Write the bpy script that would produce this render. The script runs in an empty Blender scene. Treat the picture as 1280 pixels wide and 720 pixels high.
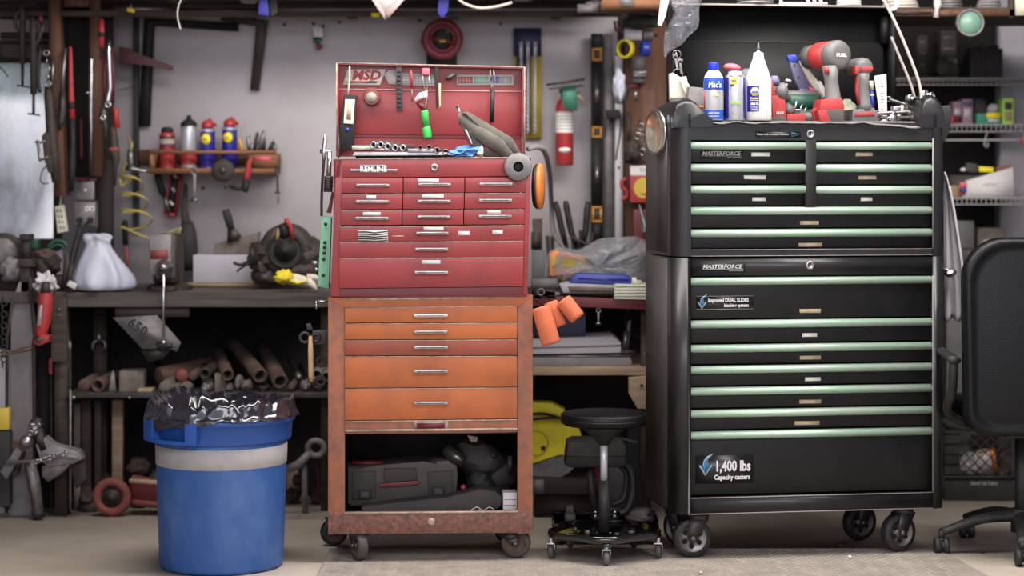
import bpy, bmesh, math, random
from mathutils import Vector, Matrix, noise
random.seed(7)
R = math.radians
F = 2590.0; CAMZ = 1.305; HY = 222.0
S = bpy.context.scene
COL = S.collection

# ------------------------------------------------------------------ materials
def lin(c):
    return tuple(((v/255)/12.92 if v/255 <= .04045 else ((v/255+.055)/1.055)**2.4) for v in c)
MATS = {}
def mat(name, c, rough=.6, metal=0., c2=None, scale=8., amt=.5, bump=0., bscale=60., coat=0., emit=0., alpha=1., trans=0., stretch=None, detail=6., spec=None):
    if name in MATS: return MATS[name]
    m = bpy.data.materials.new(name); m.use_nodes = True
    nt = m.node_tree; N = nt.nodes; L = nt.links
    b = N['Principled BSDF']
    b.inputs['Base Color'].default_value = (*lin(c), 1)
    b.inputs['Roughness'].default_value = rough
    b.inputs['Metallic'].default_value = metal
    if spec is not None: b.inputs['Specular IOR Level'].default_value = spec
    if coat: b.inputs['Coat Weight'].default_value = coat; b.inputs['Coat Roughness'].default_value = .12
    if trans: b.inputs['Transmission Weight'].default_value = trans
    if alpha < 1: b.inputs['Alpha'].default_value = alpha
    if emit:
        b.inputs['Emission Color'].default_value = (*lin(c), 1); b.inputs['Emission Strength'].default_value = emit
    tc = N.new('ShaderNodeTexCoord'); mp = N.new('ShaderNodeMapping')
    L.new(tc.outputs['Object'], mp.inputs['Vector'])
    if stretch: mp.inputs['Scale'].default_value = stretch
    if c2 is not None:
        n = N.new('ShaderNodeTexNoise'); n.inputs['Scale'].default_value = scale; n.inputs['Detail'].default_value = detail
        n.inputs['Roughness'].default_value = .65
        L.new(mp.outputs[0], n.inputs['Vector'])
        r = N.new('ShaderNodeValToRGB'); w = .18
        r.color_ramp.elements[0].position = max(0, 1-amt-w); r.color_ramp.elements[1].position = min(1, 1-amt+w)
        r.color_ramp.elements[0].color = (*lin(c), 1); r.color_ramp.elements[1].color = (*lin(c2), 1)
        L.new(n.outputs['Fac'], r.inputs['Fac']); L.new(r.outputs['Color'], b.inputs['Base Color'])
        mr = N.new('ShaderNodeMapRange'); mr.inputs['To Min'].default_value = max(.05, rough-.08); mr.inputs['To Max'].default_value = min(1, rough+.15)
        L.new(n.outputs['Fac'], mr.inputs['Value']); L.new(mr.outputs[0], b.inputs['Roughness'])
    if bump:
        n2 = N.new('ShaderNodeTexNoise'); n2.inputs['Scale'].default_value = bscale; n2.inputs['Detail'].default_value = 4
        L.new(mp.outputs[0], n2.inputs['Vector'])
        bp = N.new('ShaderNodeBump'); bp.inputs['Strength'].default_value = bump; bp.inputs['Distance'].default_value = .004
        L.new(n2.outputs['Fac'], bp.inputs['Height']); L.new(bp.outputs[0], b.inputs['Normal'])
    MATS[name] = m
    return m

mat('red', (138,35,38), .45, c2=(110,33,35), scale=5, amt=.38, coat=.2)
mat('red_lid', (130,36,39), .5, c2=(112,33,36), scale=4, amt=.4, coat=.15)
mat('red_dark', (98,28,34), .5)
mat('orange', (170,88,36), .5, c2=(134,70,42), scale=6, amt=.4, coat=.15)
mat('orange_red', (142,66,42), .45, c2=(110,50,42), scale=6, amt=.42)
mat('orange_worn', (152,88,60), .62, c2=(104,76,66), scale=22, amt=.46)
mat('rusty_rail', (132,84,70), .75, c2=(72,56,52), scale=55, amt=.5, bump=.3)
mat('bare_edge', (176,160,146), .5, c2=(120,88,74), scale=30, amt=.45)
mat('black', (13,13,14), .42, c2=(26,25,24), scale=9, amt=.36, spec=.3)
mat('black_body', (20,20,23), .36, c2=(32,31,31), scale=5, amt=.42, coat=.12, spec=.4)
mat('black_lid', (13,13,14), .6, spec=.25)
mat('reel_red', (104,30,40), .6)
mat('silver_paint', (186,186,194), .35, metal=.3)
mat('galv', (158,154,156), .4, metal=.35, c2=(110,104,102), scale=16)
mat('black_side', (44,41,39), .6, c2=(64,59,55), scale=4, amt=.42, coat=.1)
mat('black_matte', (18,18,18), .7)
mat('black_dusty', (32,31,31), .75, c2=(60,56,53), scale=14, amt=.4)
mat('black_rubber', (20,20,21), .55, c2=(52,48,45), scale=16, amt=.38)
mat('maroon', (66,24,26), .6)
mat('dusty_grey', (104,100,92), .75, c2=(76,73,67), scale=14, amt=.45)
mat('black_leather', (5,5,8), .42, bump=.25, bscale=150, spec=.25)
mat('black_gloss', (10,10,11), .12, coat=.6)
mat('void', (9,8,8), .9)
mat('pull_green', (152,180,160), .3, metal=.3, c2=(170,176,166), scale=9, amt=.4, stretch=(.4,4,4))
mat('chrome', (190,190,194), .3, metal=1.)
mat('chrome_dull', (168,166,166), .35, metal=1., c2=(120,112,106), scale=30, amt=.4)
mat('steel', (140,136,134), .42, metal=.9, c2=(92,84,80), scale=24, amt=.45)
mat('steel_dark', (78,74,74), .5, metal=.7, c2=(46,42,40), scale=24, amt=.45)
mat('iron', (52,48,46), .65, metal=.4, c2=(80,66,58), scale=26, amt=.42, bump=.3)
mat('grey_metal', (128,124,124), .55, metal=.3, c2=(92,88,86), scale=18, amt=.45)
mat('rust', (98,74,62), .85, c2=(64,50,44), scale=28, amt=.5, bump=.4)
mat('rust_red', (128,62,54), .7, c2=(92,56,50), scale=20, amt=.45)
mat('cream', (196,190,172), .6); mat('label_white', (224,222,214), .65); mat('label_tan', (196,178,150), .7, c2=(168,148,122), scale=40)
mat('white_paint', (216,212,214), .45); mat('white_plastic', (206,204,200), .4)
mat('ink', (28,28,30), .6); mat('ink_grey', (150,150,150), .5); mat('ink_silver', (178,178,180), .4)
mat('blue_cap', (24,46,182), .35); mat('blue_can', (30,72,168), .35, coat=.3); mat('wd_blue', (38,38,130), .35); mat('wd_yellow', (234,214,30), .4)
mat('red_cap', (160,44,50), .45); mat('red_plastic', (158,44,44), .5, c2=(132,40,40), scale=20, amt=.4)
mat('pink_plastic', (214,96,112), .45)
mat('silver_can', (186,186,192), .3, metal=.5)
mat('bin_blue', (40,80,142), .5, c2=(82,110,158), scale=6, amt=.36, bump=.1, stretch=(1,1,.6))
mat('bin_rim', (34,76,150), .42)
mat('bin_grey', (160,156,156), .6, c2=(132,128,128), scale=10, amt=.4)
mat('trash_bag', (34,32,40), .16, coat=.8)
mat('grey_plastic', (98,96,96), .5, c2=(72,70,70), scale=10, amt=.4)
mat('case_grey', (58,54,52), .65, c2=(80,72,66), scale=12, amt=.42)
mat('wood_dark', (72,60,52), .85, c2=(46,38,34), scale=10, amt=.5, stretch=(.3,3,6), bump=.3)
mat('wood_bench', (88,80,76), .85, c2=(56,50,48), scale=9, amt=.5, stretch=(.3,3,5), bump=.3)
mat('wood_brown', (104,70,52), .7, c2=(72,48,38), scale=8, amt=.45, stretch=(4,4,.4), bump=.2)
mat('wood_orange', (136,94,64), .65, c2=(116,72,48), scale=9, amt=.45, stretch=(.4,4,4), bump=.15)
mat('wood_tan', (170,146,120), .75, c2=(128,106,86), scale=10, amt=.45, stretch=(.5,4,4), bump=.2)
mat('wood_handle', (196,162,120), .55, c2=(160,124,90), scale=12, amt=.4)
mat('bulb_shade', (146,138,128), .6, c2=(96,90,84), scale=20, amt=.4)
mat('green_frame', (124,186,150), .5, c2=(104,160,128), scale=18, amt=.4)
mat('green_tag', (64,120,98), .55); mat('green_bright', (60,186,84), .4); mat('green_dark', (28,72,58), .5)
mat('green_glass', (108,142,126), .4)
mat('yellow', (238,220,34), .5, c2=(206,188,38), scale=12, amt=.38)
mat('yellow_tape', (214,196,40), .5); mat('gold', (186,160,52), .5); mat('amber', (196,140,60), .5)
mat('glove_yellow', (226,206,52), .8, bump=.4, bscale=200); mat('glove_white', (220,210,194), .85, bump=.4, bscale=200)
mat('orange_foam', (192,100,64), .8, c2=(168,88,62), scale=14, amt=.4, bump=.3)
mat('orange_bag', (236,142,70), .45)
mat('blue_bright', (44,60,150), .35); mat('blue_rag', (88,138,196), .9, bump=.5, bscale=90); mat('blue_hang', (44,44,140), .6)
mat('purple_grey', (96,92,122), .55); mat('navy', (42,44,72), .6)
mat('paper', (204,198,198), .8); mat('paper_pink', (204,178,176), .8)
mat('cardboard', (166,138,106), .85, c2=(140,114,88), scale=9)
mat('cloth_grey', (142,137,138), .9, bump=.5, bscale=120, c2=(116,111,112), scale=6); mat('cloth_white', (186,182,186), .9, bump=.4, bscale=90)
mat('stone', (120,110,102), .9, c2=(86,76,70), scale=14, amt=.5, bump=.6)
mat('plastic_bag_white', (172,174,188), .45, bump=.7, bscale=24)
mat('hose', (138,130,126), .6); mat('hose_yellow', (176,160,84), .5); mat('cable', (22,22,22), .5); mat('cable_white', (196,190,180), .5)
mat('lime', (150,196,70), .5); mat('teal_box', (50,130,110), .5); mat('pinkish', (150,120,138), .6)
mat('lens', (236,236,226), .25, emit=0.0, c2=(208,204,170), scale=30)
mat('disc_orange', (206,122,56), .4); mat('ply_box', (196,200,176), .6)
mat('sandpaper', (40,38,40), .95)
mat('mirror_amber', (206,198,180), .15, metal=.8)
MATS['clear_bag'] = None
def clear_mat(name, c, alpha, rough=.2):
    m = bpy.data.materials.new(name); m.use_nodes = True; N = m.node_tree.nodes; L = m.node_tree.links
    N.remove(N['Principled BSDF']); o = N['Material Output']
    t = N.new('ShaderNodeBsdfTransparent'); p = N.new('ShaderNodeBsdfPrincipled'); x = N.new('ShaderNodeMixShader')
    p.inputs['Base Color'].default_value = (*lin(c), 1); p.inputs['Roughness'].default_value = rough; p.inputs['Coat Weight'].default_value = .5
    n = N.new('ShaderNodeTexNoise'); n.inputs['Scale'].default_value = 30; n.inputs['Detail'].default_value = 5
    b = N.new('ShaderNodeBump'); b.inputs['Strength'].default_value = .8; b.inputs['Distance'].default_value = .05
    L.new(n.outputs['Fac'], b.inputs['Height']); L.new(b.outputs[0], p.inputs['Normal'])
    x.inputs[0].default_value = alpha
    L.new(t.outputs[0], x.inputs[1]); L.new(p.outputs[0], x.inputs[2]); L.new(x.outputs[0], o.inputs['Surface'])
    MATS[name] = m
clear_mat('clear_bag', (206,206,212), .52)
clear_mat('smoky_bag', (150,150,160), .42)

# ------------------------------------------------------------------ frames and pixel rays
class Frame:
    def __init__(s, ox=0, oy=0, ang=0, oz=0):
        s.M = Matrix.Translation((ox, oy, oz)) @ Matrix.Rotation(ang, 4, 'Z'); s.I = s.M.inverted(); s.ang = ang; s.loc = (ox, oy, oz)
    def p(s, px, py, dy):            # the point on the local plane y = dy seen at that place of the photograph
        c = s.I @ Vector((0, 0, CAMZ)); d = s.I.to_3x3() @ Vector(((px-640)/F, 1, -(py-HY)/F))
        return c + d*((dy-c.y)/d.y)
WF = Frame()
def P(px, py, Y): return WF.p(px, py, Y)
def px2m(n, Y): return n*Y/F

# ------------------------------------------------------------------ mesh builder
class MB:
    def __init__(s, m='steel'):
        s.bm = bmesh.new(); s.mats = []; s.cur = 0; s.m(m)
    def m(s, name):
        if name not in s.mats: s.mats.append(name)
        s.cur = s.mats.index(name); return s
    def _mark(s, faces):
        for f in faces: f.material_index = s.cur
    def _add(s, vs, fs):
        V = [s.bm.verts.new(v) for v in vs]; out = []
        for f in fs:
            try: out.append(s.bm.faces.new([V[i] for i in f]))
            except ValueError: pass
        s._mark(out); return V, out
    def hull8(s, c, bev=0):          # 8 corners: bottom 4, top 4
        V, fs = s._add(c, [(3,2,1,0),(4,5,6,7),(0,1,5,4),(1,2,6,5),(2,3,7,6),(3,0,4,7)])
        if bev:
            es = list({e for f in fs for e in f.edges})
            r = bmesh.ops.bevel(s.bm, geom=es, offset=bev, segments=2, affect='EDGES', profile=.5, clamp_overlap=True)
            s._mark(r['faces'])
        return s
    def box(s, x0, x1, y0, y1, z0, z1, bev=0):
        return s.hull8([(x0,y0,z0),(x1,y0,z0),(x1,y1,z0),(x0,y1,z0),(x0,y0,z1),(x1,y0,z1),(x1,y1,z1),(x0,y1,z1)], bev)
    def obox(s, c, size, rot=(0,0,0), bev=0):
        M = Matrix.Translation(c) @ (Matrix.Rotation(rot[2],4,'Z') @ Matrix.Rotation(rot[1],4,'Y') @ Matrix.Rotation(rot[0],4,'X'))
        a, b, d = size[0]/2, size[1]/2, size[2]/2
        return s.hull8([M @ Vector(v) for v in [(-a,-b,-d),(a,-b,-d),(a,b,-d),(-a,b,-d),(-a,-b,d),(a,-b,d),(a,b,d),(-a,b,d)]], bev)
    def beam(s, a, b, w, t, up=(0,0,1), bev=0):   # box of section w x t from a to b
        a = Vector(a); b = Vector(b); d = (b-a).normalized(); u = Vector(up)
        x = d.cross(u)
        if x.length < 1e-4: x = d.cross(Vector((0,1,0)))
        x.normalize(); u = x.cross(d).normalized()
        c = []
        for q in (a, b):
            for i, j in ((-1,-1),(1,-1),(1,1),(-1,1)): c.append(q + x*i*w/2 + u*j*t/2)
        return s.hull8(c, bev)
    def prism(s, poly, w, bev=0):     # poly: 3-D points of an outline, extruded by vector w
        w = Vector(w); poly = [Vector(p) for p in poly]
        nrm = Vector((0,0,0))
        for i in range(len(poly)): nrm += (poly[i]-poly[0]).cross(poly[(i+1) % len(poly)]-poly[0])
        if nrm.dot(w) > 0: poly = poly[::-1]
        n = len(poly)
        V, fs = s._add(poly+[p+w for p in poly], [tuple(range(n)), tuple(range(2*n-1, n-1, -1))]+[((i+1) % n, i, i+n, (i+1) % n+n) for i in range(n)])
        if bev:
            es = list({e for f in fs[:2] for e in f.edges})
            r = bmesh.ops.bevel(s.bm, geom=es, offset=bev, segments=2, affect='EDGES', profile=.5, clamp_overlap=True); s._mark(r['faces'])
        return s
    def pp(s, pts, d0, d1, fr=None, bev=0):       # outline on local plane y=d0, thickness to d1
        fr = fr or WF                # vertices come out in world coordinates
        return s.prism([fr.M @ fr.p(x, y, d0) for x, y in pts], fr.M.to_3x3() @ Vector((0, d1-d0, 0)), bev)
    def fbox(s, fr, x0, x1, y0, y1, z0, z1, bev=0):
        return s.hull8([fr.M @ Vector(v) for v in [(x0,y0,z0),(x1,y0,z0),(x1,y1,z0),(x0,y1,z0),(x0,y0,z1),(x1,y0,z1),(x1,y1,z1),(x0,y1,z1)]], bev)
    def rect(s, x0, y0, x1, y1, d0, d1, fr=None, bev=0): return s.pp([(x0,y0),(x1,y0),(x1,y1),(x0,y1)], d0, d1, fr, bev)
    def cyl(s, a, b, r, r2=None, seg=20, caps=True):
        return s.rings([a, b], [r, r if r2 is None else r2], seg, caps)
    def rings(s, pts, rad, seg=10, caps=True, closed=False, flat=None):
        pts = [Vector(p) for p in pts]; n = len(pts)
        if not hasattr(rad, '__len__'): rad = [rad]*n
        rg = []; u = None
        for i in range(n):
            if closed: d = pts[(i+1) % n]-pts[i-1]
            else: d = pts[min(i+1, n-1)]-pts[max(i-1, 0)]
            if d.length < 1e-9: d = Vector((0,0,1))
            d.normalize()
            if u is None:
                u = d.cross(Vector((0,0,1)));
                if u.length < 1e-3: u = d.cross(Vector((0,1,0)))
            u = (u - d*u.dot(d)).normalized(); v = d.cross(u)
            fl = flat or 1
            rg.append([s.bm.verts.new(pts[i]+(u*math.cos(t)+v*fl*math.sin(t))*rad[i]) for t in [2*math.pi*k/seg for k in range(seg)]])
        fs = []
        for i in range(n if closed else n-1):
            A, B = rg[i], rg[(i+1) % n]
            for k in range(seg): fs.append(s.bm.faces.new((A[k], A[(k+1) % seg], B[(k+1) % seg], B[k])))
        if caps and not closed:
            if rad[0] > 1e-5: fs.append(s.bm.faces.new(rg[0][::-1]))
            if rad[-1] > 1e-5: fs.append(s.bm.faces.new(rg[-1]))
        s._mark(fs); return s
    def lathe(s, o, axis, prof, seg=28, caps=True):   # prof: (radius, distance along axis)
        o = Vector(o); a = Vector(axis).normalized()
        u = a.cross(Vector((0,0,1)))
        if u.length < 1e-3: u = Vector((1,0,0))
        u.normalize(); v = a.cross(u); rg = []
        for r, h in prof:
            rg.append([s.bm.verts.new(o+a*h+(u*math.cos(t)+v*math.sin(t))*max(r, 1e-4)) for t in [2*math.pi*k/seg for k in range(seg)]])
        fs = []
        for A, B in zip(rg, rg[1:]):
            for k in range(seg): fs.append(s.bm.faces.new((A[k], A[(k+1) % seg], B[(k+1) % seg], B[k])))
        if caps:
            fs.append(s.bm.faces.new(rg[0][::-1])); fs.append(s.bm.faces.new(rg[-1]))
        s._mark(fs); return s
    def tube(s, pts, r, seg=8, smooth=4, closed=False):
        return s.rings(spline(pts, smooth, closed), r, seg, closed=closed)
    def torus(s, c, axis, R_, r, seg=28, rs=10):
        a = Vector(axis).normalized(); u = a.cross(Vector((0,0,1)))
        if u.length < 1e-3: u = Vector((1,0,0))
        u.normalize(); v = a.cross(u); c = Vector(c)
        return s.rings([c+(u*math.cos(t)+v*math.sin(t))*R_ for t in [2*math.pi*k/seg for k in range(seg)]], r, rs, closed=True)
    def blob(s, c, rad, amp=.15, sc=3., sub=3, seed=0., rot=None):
        r = bmesh.ops.create_icosphere(s.bm, subdivisions=sub, radius=1)
        Mr = Matrix.Rotation(rot[2],3,'Z') @ Matrix.Rotation(rot[1],3,'Y') @ Matrix.Rotation(rot[0],3,'X') if rot else Matrix.Identity(3)
        fs = set()
        for v in r['verts']:
            k = 1+amp*noise.noise(v.co*sc+Vector((seed, seed*1.7, 3)))*2
            v.co = Vector(c)+Mr @ Vector((v.co.x*rad[0]*k, v.co.y*rad[1]*k, v.co.z*rad[2]*k))
            fs.update(v.link_faces)
        s._mark(fs); return s
    def text(s, string, o, h, u=(1,0,0), up=(0,0,1), shear=0., bold=0., depth=.0006, width=None, align='LEFT', space=1.):
        cu = bpy.data.curves.new('lettering', 'FONT'); cu.body = string; cu.size = 1; cu.shear = shear; cu.offset = bold
        cu.space_character = space; cu.align_x = align; cu.resolution_u = 2; cu.extrude = .01
        ob = bpy.data.objects.new('lettering', cu); COL.objects.link(ob); bpy.context.view_layer.update()
        me = bpy.data.meshes.new_from_object(ob.evaluated_get(bpy.context.evaluated_depsgraph_get()))
        xs = [v.co.x for v in me.vertices]; w0 = max(xs)-min(xs)
        k = h/.70; kx = (width/w0) if width else k
        u = Vector(u).normalized(); up = Vector(up).normalized(); n = u.cross(up)
        V = [s.bm.verts.new(Vector(o)+u*(v.co.x*kx)+up*(v.co.y*k)+n*((v.co.z/.01)*depth/2)) for v in me.vertices]
        fs = []
        for p in me.polygons:
            try: fs.append(s.bm.faces.new([V[i] for i in p.vertices]))
            except ValueError: pass
        s._mark(fs); bpy.data.objects.remove(ob); bpy.data.curves.remove(cu); bpy.data.meshes.remove(me)
        return s
    def build(s, name, parent=None, world=True, smooth=True, ang=38, solid=0, sub=0):
        bm = s.bm
        if smooth:
            ca = R(ang)
            for f in bm.faces: f.smooth = True
            for e in bm.edges:
                if len(e.link_faces) == 2: e.smooth = e.calc_face_angle(0) < ca
        me = bpy.data.meshes.new(name)
        if parent is not None and world: bm.transform(mw(parent).inverted())
        loc = None
        if parent is None:
            xs = [v.co for v in bm.verts]
            loc = Vector(((min(v.x for v in xs)+max(v.x for v in xs))/2, (min(v.y for v in xs)+max(v.y for v in xs))/2, min(v.z for v in xs)))
            bm.transform(Matrix.Translation(-loc))
        bm.to_mesh(me); bm.free()
        for n in s.mats: me.materials.append(MATS[n])
        o = bpy.data.objects.new(name, me); COL.objects.link(o)
        if parent is not None: o.parent = parent
        if loc is not None: o.location = loc
        if solid: q = o.modifiers.new('thick', 'SOLIDIFY'); q.thickness = solid; q.offset = 0
        if sub: q = o.modifiers.new('sub', 'SUBSURF'); q.levels = sub; q.render_levels = sub
        return o

def mw(o):
    M = Matrix.LocRotScale(o.location, o.rotation_euler, o.scale)
    return mw(o.parent) @ M if o.parent else M
def spline(pts, k=4, closed=False):
    pts = [Vector(p) for p in pts]
    if k <= 1 or len(pts) < 3: return pts
    n = len(pts); out = []
    for i in range(n if closed else n-1):
        g = lambda j: pts[j % n] if closed else pts[max(0, min(n-1, j))]
        a, b, c, d = g(i-1), g(i), g(i+1), g(i+2)
        for t in [q/k for q in range(k)]:
            out.append(.5*((2*b)+(c-a)*t+(2*a-5*b+4*c-d)*t*t+(3*b-a-3*c+d)*t**3))
    if not closed: out.append(pts[-1])
    return out
def tag(o, label, cat, group=None, kind=None):
    o['label'] = label; o['category'] = cat
    if group: o['group'] = group
    if kind: o['kind'] = kind
    return o
def thing(name, label, cat, loc=(0,0,0), rotz=0, group=None):
    o = bpy.data.objects.new(name, None); COL.objects.link(o); o.location = loc; o.rotation_euler = (0,0,rotz); o.empty_display_size = .05
    return tag(o, label, cat, group)
def struct(o): o['kind'] = 'structure'; return o
def dup(root, loc, rot=None, label=None):
    kids = [c for c in bpy.data.objects if c.parent == root]
    r = root.copy(); COL.objects.link(r); r.location = loc
    if rot: r.rotation_euler = rot
    if label: r['label'] = label
    for ch in kids:
        c = ch.copy(); COL.objects.link(c); c.parent = r
        for g in [g for g in bpy.data.objects if g.parent == ch]:
            d = g.copy(); COL.objects.link(d); d.parent = c
    return r
# ------------------------------------------------------------------ camera, light
cam = bpy.data.cameras.new('camera'); co = bpy.data.objects.new('camera', cam); COL.objects.link(co)
co.location = (0, 0, CAMZ); co.rotation_euler = (R(90), 0, 0)
cam.sensor_width = 36; cam.lens = F/1280*36; cam.shift_y = -(360-HY)/1280; cam.clip_end = 200
cam.dof.use_dof = True; cam.dof.focus_distance = 7.05; cam.dof.aperture_fstop = 1.35
S.camera = co
S.view_settings.view_transform = 'Standard'; S.view_settings.look = 'None'; S.view_settings.gamma = 1; S.view_settings.use_curve_mapping = False
S.view_settings.exposure = 0.12
w = bpy.data.worlds.new('sky'); S.world = w; w.use_nodes = True
wn = w.node_tree; bg = wn.nodes['Background']
tc = wn.nodes.new('ShaderNodeTexCoord'); sp = wn.nodes.new('ShaderNodeSeparateXYZ'); rp = wn.nodes.new('ShaderNodeValToRGB')
wn.links.new(tc.outputs['Generated'], sp.inputs[0]); wn.links.new(sp.outputs['Z'], rp.inputs['Fac']); wn.links.new(rp.outputs[0], bg.inputs[0])
rp.color_ramp.elements[0].position = .0; rp.color_ramp.elements[0].color = (.62,.60,.62,1)
rp.color_ramp.elements[1].position = .4; rp.color_ramp.elements[1].color = (.82,.84,.96,1)
bg.inputs[1].default_value = 1.5
def area(name, loc, rot, sx, sy, power, color):
    l = bpy.data.lights.new(name, 'AREA'); l.shape = 'RECTANGLE'; l.size = sx; l.size_y = sy; l.energy = power; l.color = color
    o = bpy.data.objects.new(name, l); COL.objects.link(o); o.location = loc; o.rotation_euler = rot; return o
area('door_daylight', (.1, 3.6, 2.55), (R(62), 0, R(-6)), 3.6, 1.5, 98, (.93,.93,1))
area('ceiling_tube_light', (.3, 6.7, 2.68), (R(12), 0, 0), 3.4, .6, 100, (1,.95,.9))
area('ceiling_tube_light', (1.8, 6.2, 2.68), (R(10), 0, 0), 1.6, .4, 34, (1,.95,.9))

# ------------------------------------------------------------------ setting
mat('wall_paint', (184,178,184), .75, c2=(168,158,158), scale=2.2, amt=.42, bump=.05)
mat('wall_white', (170,168,176), .7, c2=(146,142,148), scale=3, amt=.42)
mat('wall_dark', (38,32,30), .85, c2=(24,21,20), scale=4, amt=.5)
mat('concrete', (236,222,205), .85, c2=(202,189,173), scale=2.6, amt=.45, bump=.25, bscale=45, detail=12)
mat('tread_plate', (164,154,144), .5, metal=.15, c2=(132,124,116), scale=9, amt=.5)
WY = 8.65
m = MB('wall_paint')
wx0, wx1 = P(-62,0,WY).x, P(78,0,WY).x
zt, zb = P(0,66,WY).z, P(0,302,WY).z
xr = P(772,0,WY).x
m.box(-3.4, wx0, WY, WY+.14, 0, 2.75).box(wx0, wx1, WY, WY+.14, 0, zb).box(wx0, wx1, WY, WY+.14, zt, 2.75).box(wx1, xr, WY, WY+.14, 0, 2.75)
struct(m.build('wall_back'))
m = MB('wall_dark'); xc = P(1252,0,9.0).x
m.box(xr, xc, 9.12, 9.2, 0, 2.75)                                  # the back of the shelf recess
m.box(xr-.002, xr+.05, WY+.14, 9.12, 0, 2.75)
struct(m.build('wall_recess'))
m = MB('wall_white'); m.box(xc, 3.4, 9.0, 9.12, 0, 2.75); struct(m.build('wall_right_back'))
m = MB('wall_white'); m.box(-3.5, -3.4, 3.5, 9.2, 0, 2.75); struct(m.build('wall_left'))
m = MB('wall_white'); m.box(3.4, 3.5, 3.5, 9.2, 0, 2.75); struct(m.build('wall_right'))
m = MB('wood_dark'); m.box(-3.5, 3.5, 3.6, 9.2, 2.75, 2.85); struct(m.build('ceiling'))
m = MB('concrete'); m.box(-3.5, 3.5, -6, 9.2, -.1, 0); struct(m.build('floor'))
# yard outside the window
mat('yard', (120,124,118), .9, c2=(150,150,146), scale=1); mat('leaf_out', (66,92,72), .8, c2=(120,140,128), scale=14, amt=.5); mat('fence_out', (150,150,158), .8, c2=(126,126,132), scale=3, stretch=(6,1,.4))
m = MB('yard'); m.box(-14, 6, 9.25, 26, -.12, -.02); struct(m.build('ground_yard'))
m = MB('fence_out')
for i in range(26): m.box(-8+i*.3, -8+i*.3+.28, 14.0, 14.03, 0, 1.05+.03*math.sin(i*2.1), .004)
m.box(-8, -.2, 14.03, 14.08, .3, .4)
tag(m.build('board_fence'), 'pale grey board fence outside behind the window', 'fence')
for i, (x, y, z, r, lb) in enumerate([(-4.25,17,2.25,.55,'hazy green tree outside, behind the left side of the window'), (-4.5,20.5,2.7,.6,'hazy green tree outside, behind the upper right corner of the window')]):
    m = MB('leaf_out')
    for k in range(26):
        a = random.uniform(0, 6.28); q = r*math.sqrt(random.random())
        m.blob((x+q*math.cos(a), y+random.uniform(-.4,.4), z+q*math.sin(a)*.8), (.2,.2,.15), .35, 4, 2, k)
    t = thing('tree', lb, 'tree', (x, y, -.02), group='trees outside the window')
    m.build('foliage', t); n = MB('wood_dark'); n.rings([(x,y,-.02),(x+.05,y,z*.6),(x,y,z)], [.14,.1,.05]); n.build('trunk', t)
# window
m = MB('wood_dark')
m.box(wx1-.035, wx1, WY-.015, WY+.1, zb, zt).box(wx0, wx1, WY-.03, WY+.1, zt-.04, zt+.05).box(wx0, wx1, WY-.05, WY+.1, zb-.03, zb+.012).box(wx0, wx0+.04, WY, WY+.1, zb, zt)
wf = struct(m.build('window_1'))
g = bpy.data.materials.new('dusty_glass'); g.use_nodes = True; N = g.node_tree.nodes; L = g.node_tree.links
N.remove(N['Principled BSDF']); o_ = N['Material Output']
ga = N.new('ShaderNodeBsdfTransparent'); gb = N.new('ShaderNodeBsdfTranslucent'); gc = N.new('ShaderNodeBsdfRefraction') ; mx = N.new('ShaderNodeMixShader'); nz = N.new('ShaderNodeTexNoise')
gc.inputs['Roughness'].default_value = .06; gc.inputs['IOR'].default_value = 1.02
gb.inputs[0].default_value = (.9,.92,.98,1); nz.inputs['Scale'].default_value = 5
r_ = N.new('ShaderNodeMapRange'); r_.inputs['From Min'].default_value = .3; r_.inputs['From Max'].default_value = .7; r_.inputs['To Min'].default_value = .06; r_.inputs['To Max'].default_value = .42
L.new(nz.outputs['Fac'], r_.inputs['Value']); L.new(r_.outputs[0], mx.inputs[0]); L.new(gc.outputs[0], mx.inputs[1]); L.new(gb.outputs[0], mx.inputs[2]); L.new(mx.outputs[0], o_.inputs['Surface'])
MATS['dusty_glass'] = g
m = MB('dusty_glass'); m.box(wx0+.03, wx1-.03, WY+.05, WY+.054, zb, zt-.03); m.build('window_pane', wf)
# tread plates on the floor
def tread(name, x0, x1, y0, y1, label, z=0.0, skew=0):
    m = MB('tread_plate'); m.hull8([(x0,y0,z),(x1+skew,y0,z),(x1,y1,z),(x0,y1,z),(x0,y0,z+.004),(x1+skew,y0,z+.004),(x1,y1,z+.004),(x0,y1,z+.004)])
    p = .03; j = 0; y = y0+p/2
    while y < y1-.01:
        x = x0+p/2+(0 if j % 2 else p/2); i = 0
        while x < x1-.012:
            a = R(45) if (i+j) % 2 else R(-45); u = Vector((math.cos(a), math.sin(a), 0))*.0125; v = Vector((-math.sin(a), math.cos(a), 0))*.0042; c = Vector((x, y, z+.004))
            q = [c-u, c-v, c+u, c+v]
            V = [m.bm.verts.new(k) for k in q]; T = m.bm.verts.new(c+Vector((0,0,.0022)))
            m._mark([m.bm.faces.new((V[k], V[(k+1) % 4], T)) for k in range(4)])
            x += p; i += 1
        y += p*.75; j += 1
    return tag(m.build(name, smooth=False), label, 'floor plate')
tread('tread_plate_sheet', -.64, 1.50, 6.45, 7.27, 'large worn diamond tread plate lying on the floor under the front castors', skew=.09)
tread('tread_plate_sheet', P(352,0,8.15).x, -.16, 7.9, 8.42, 'small diamond tread plate on the floor behind the orange cart')
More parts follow.
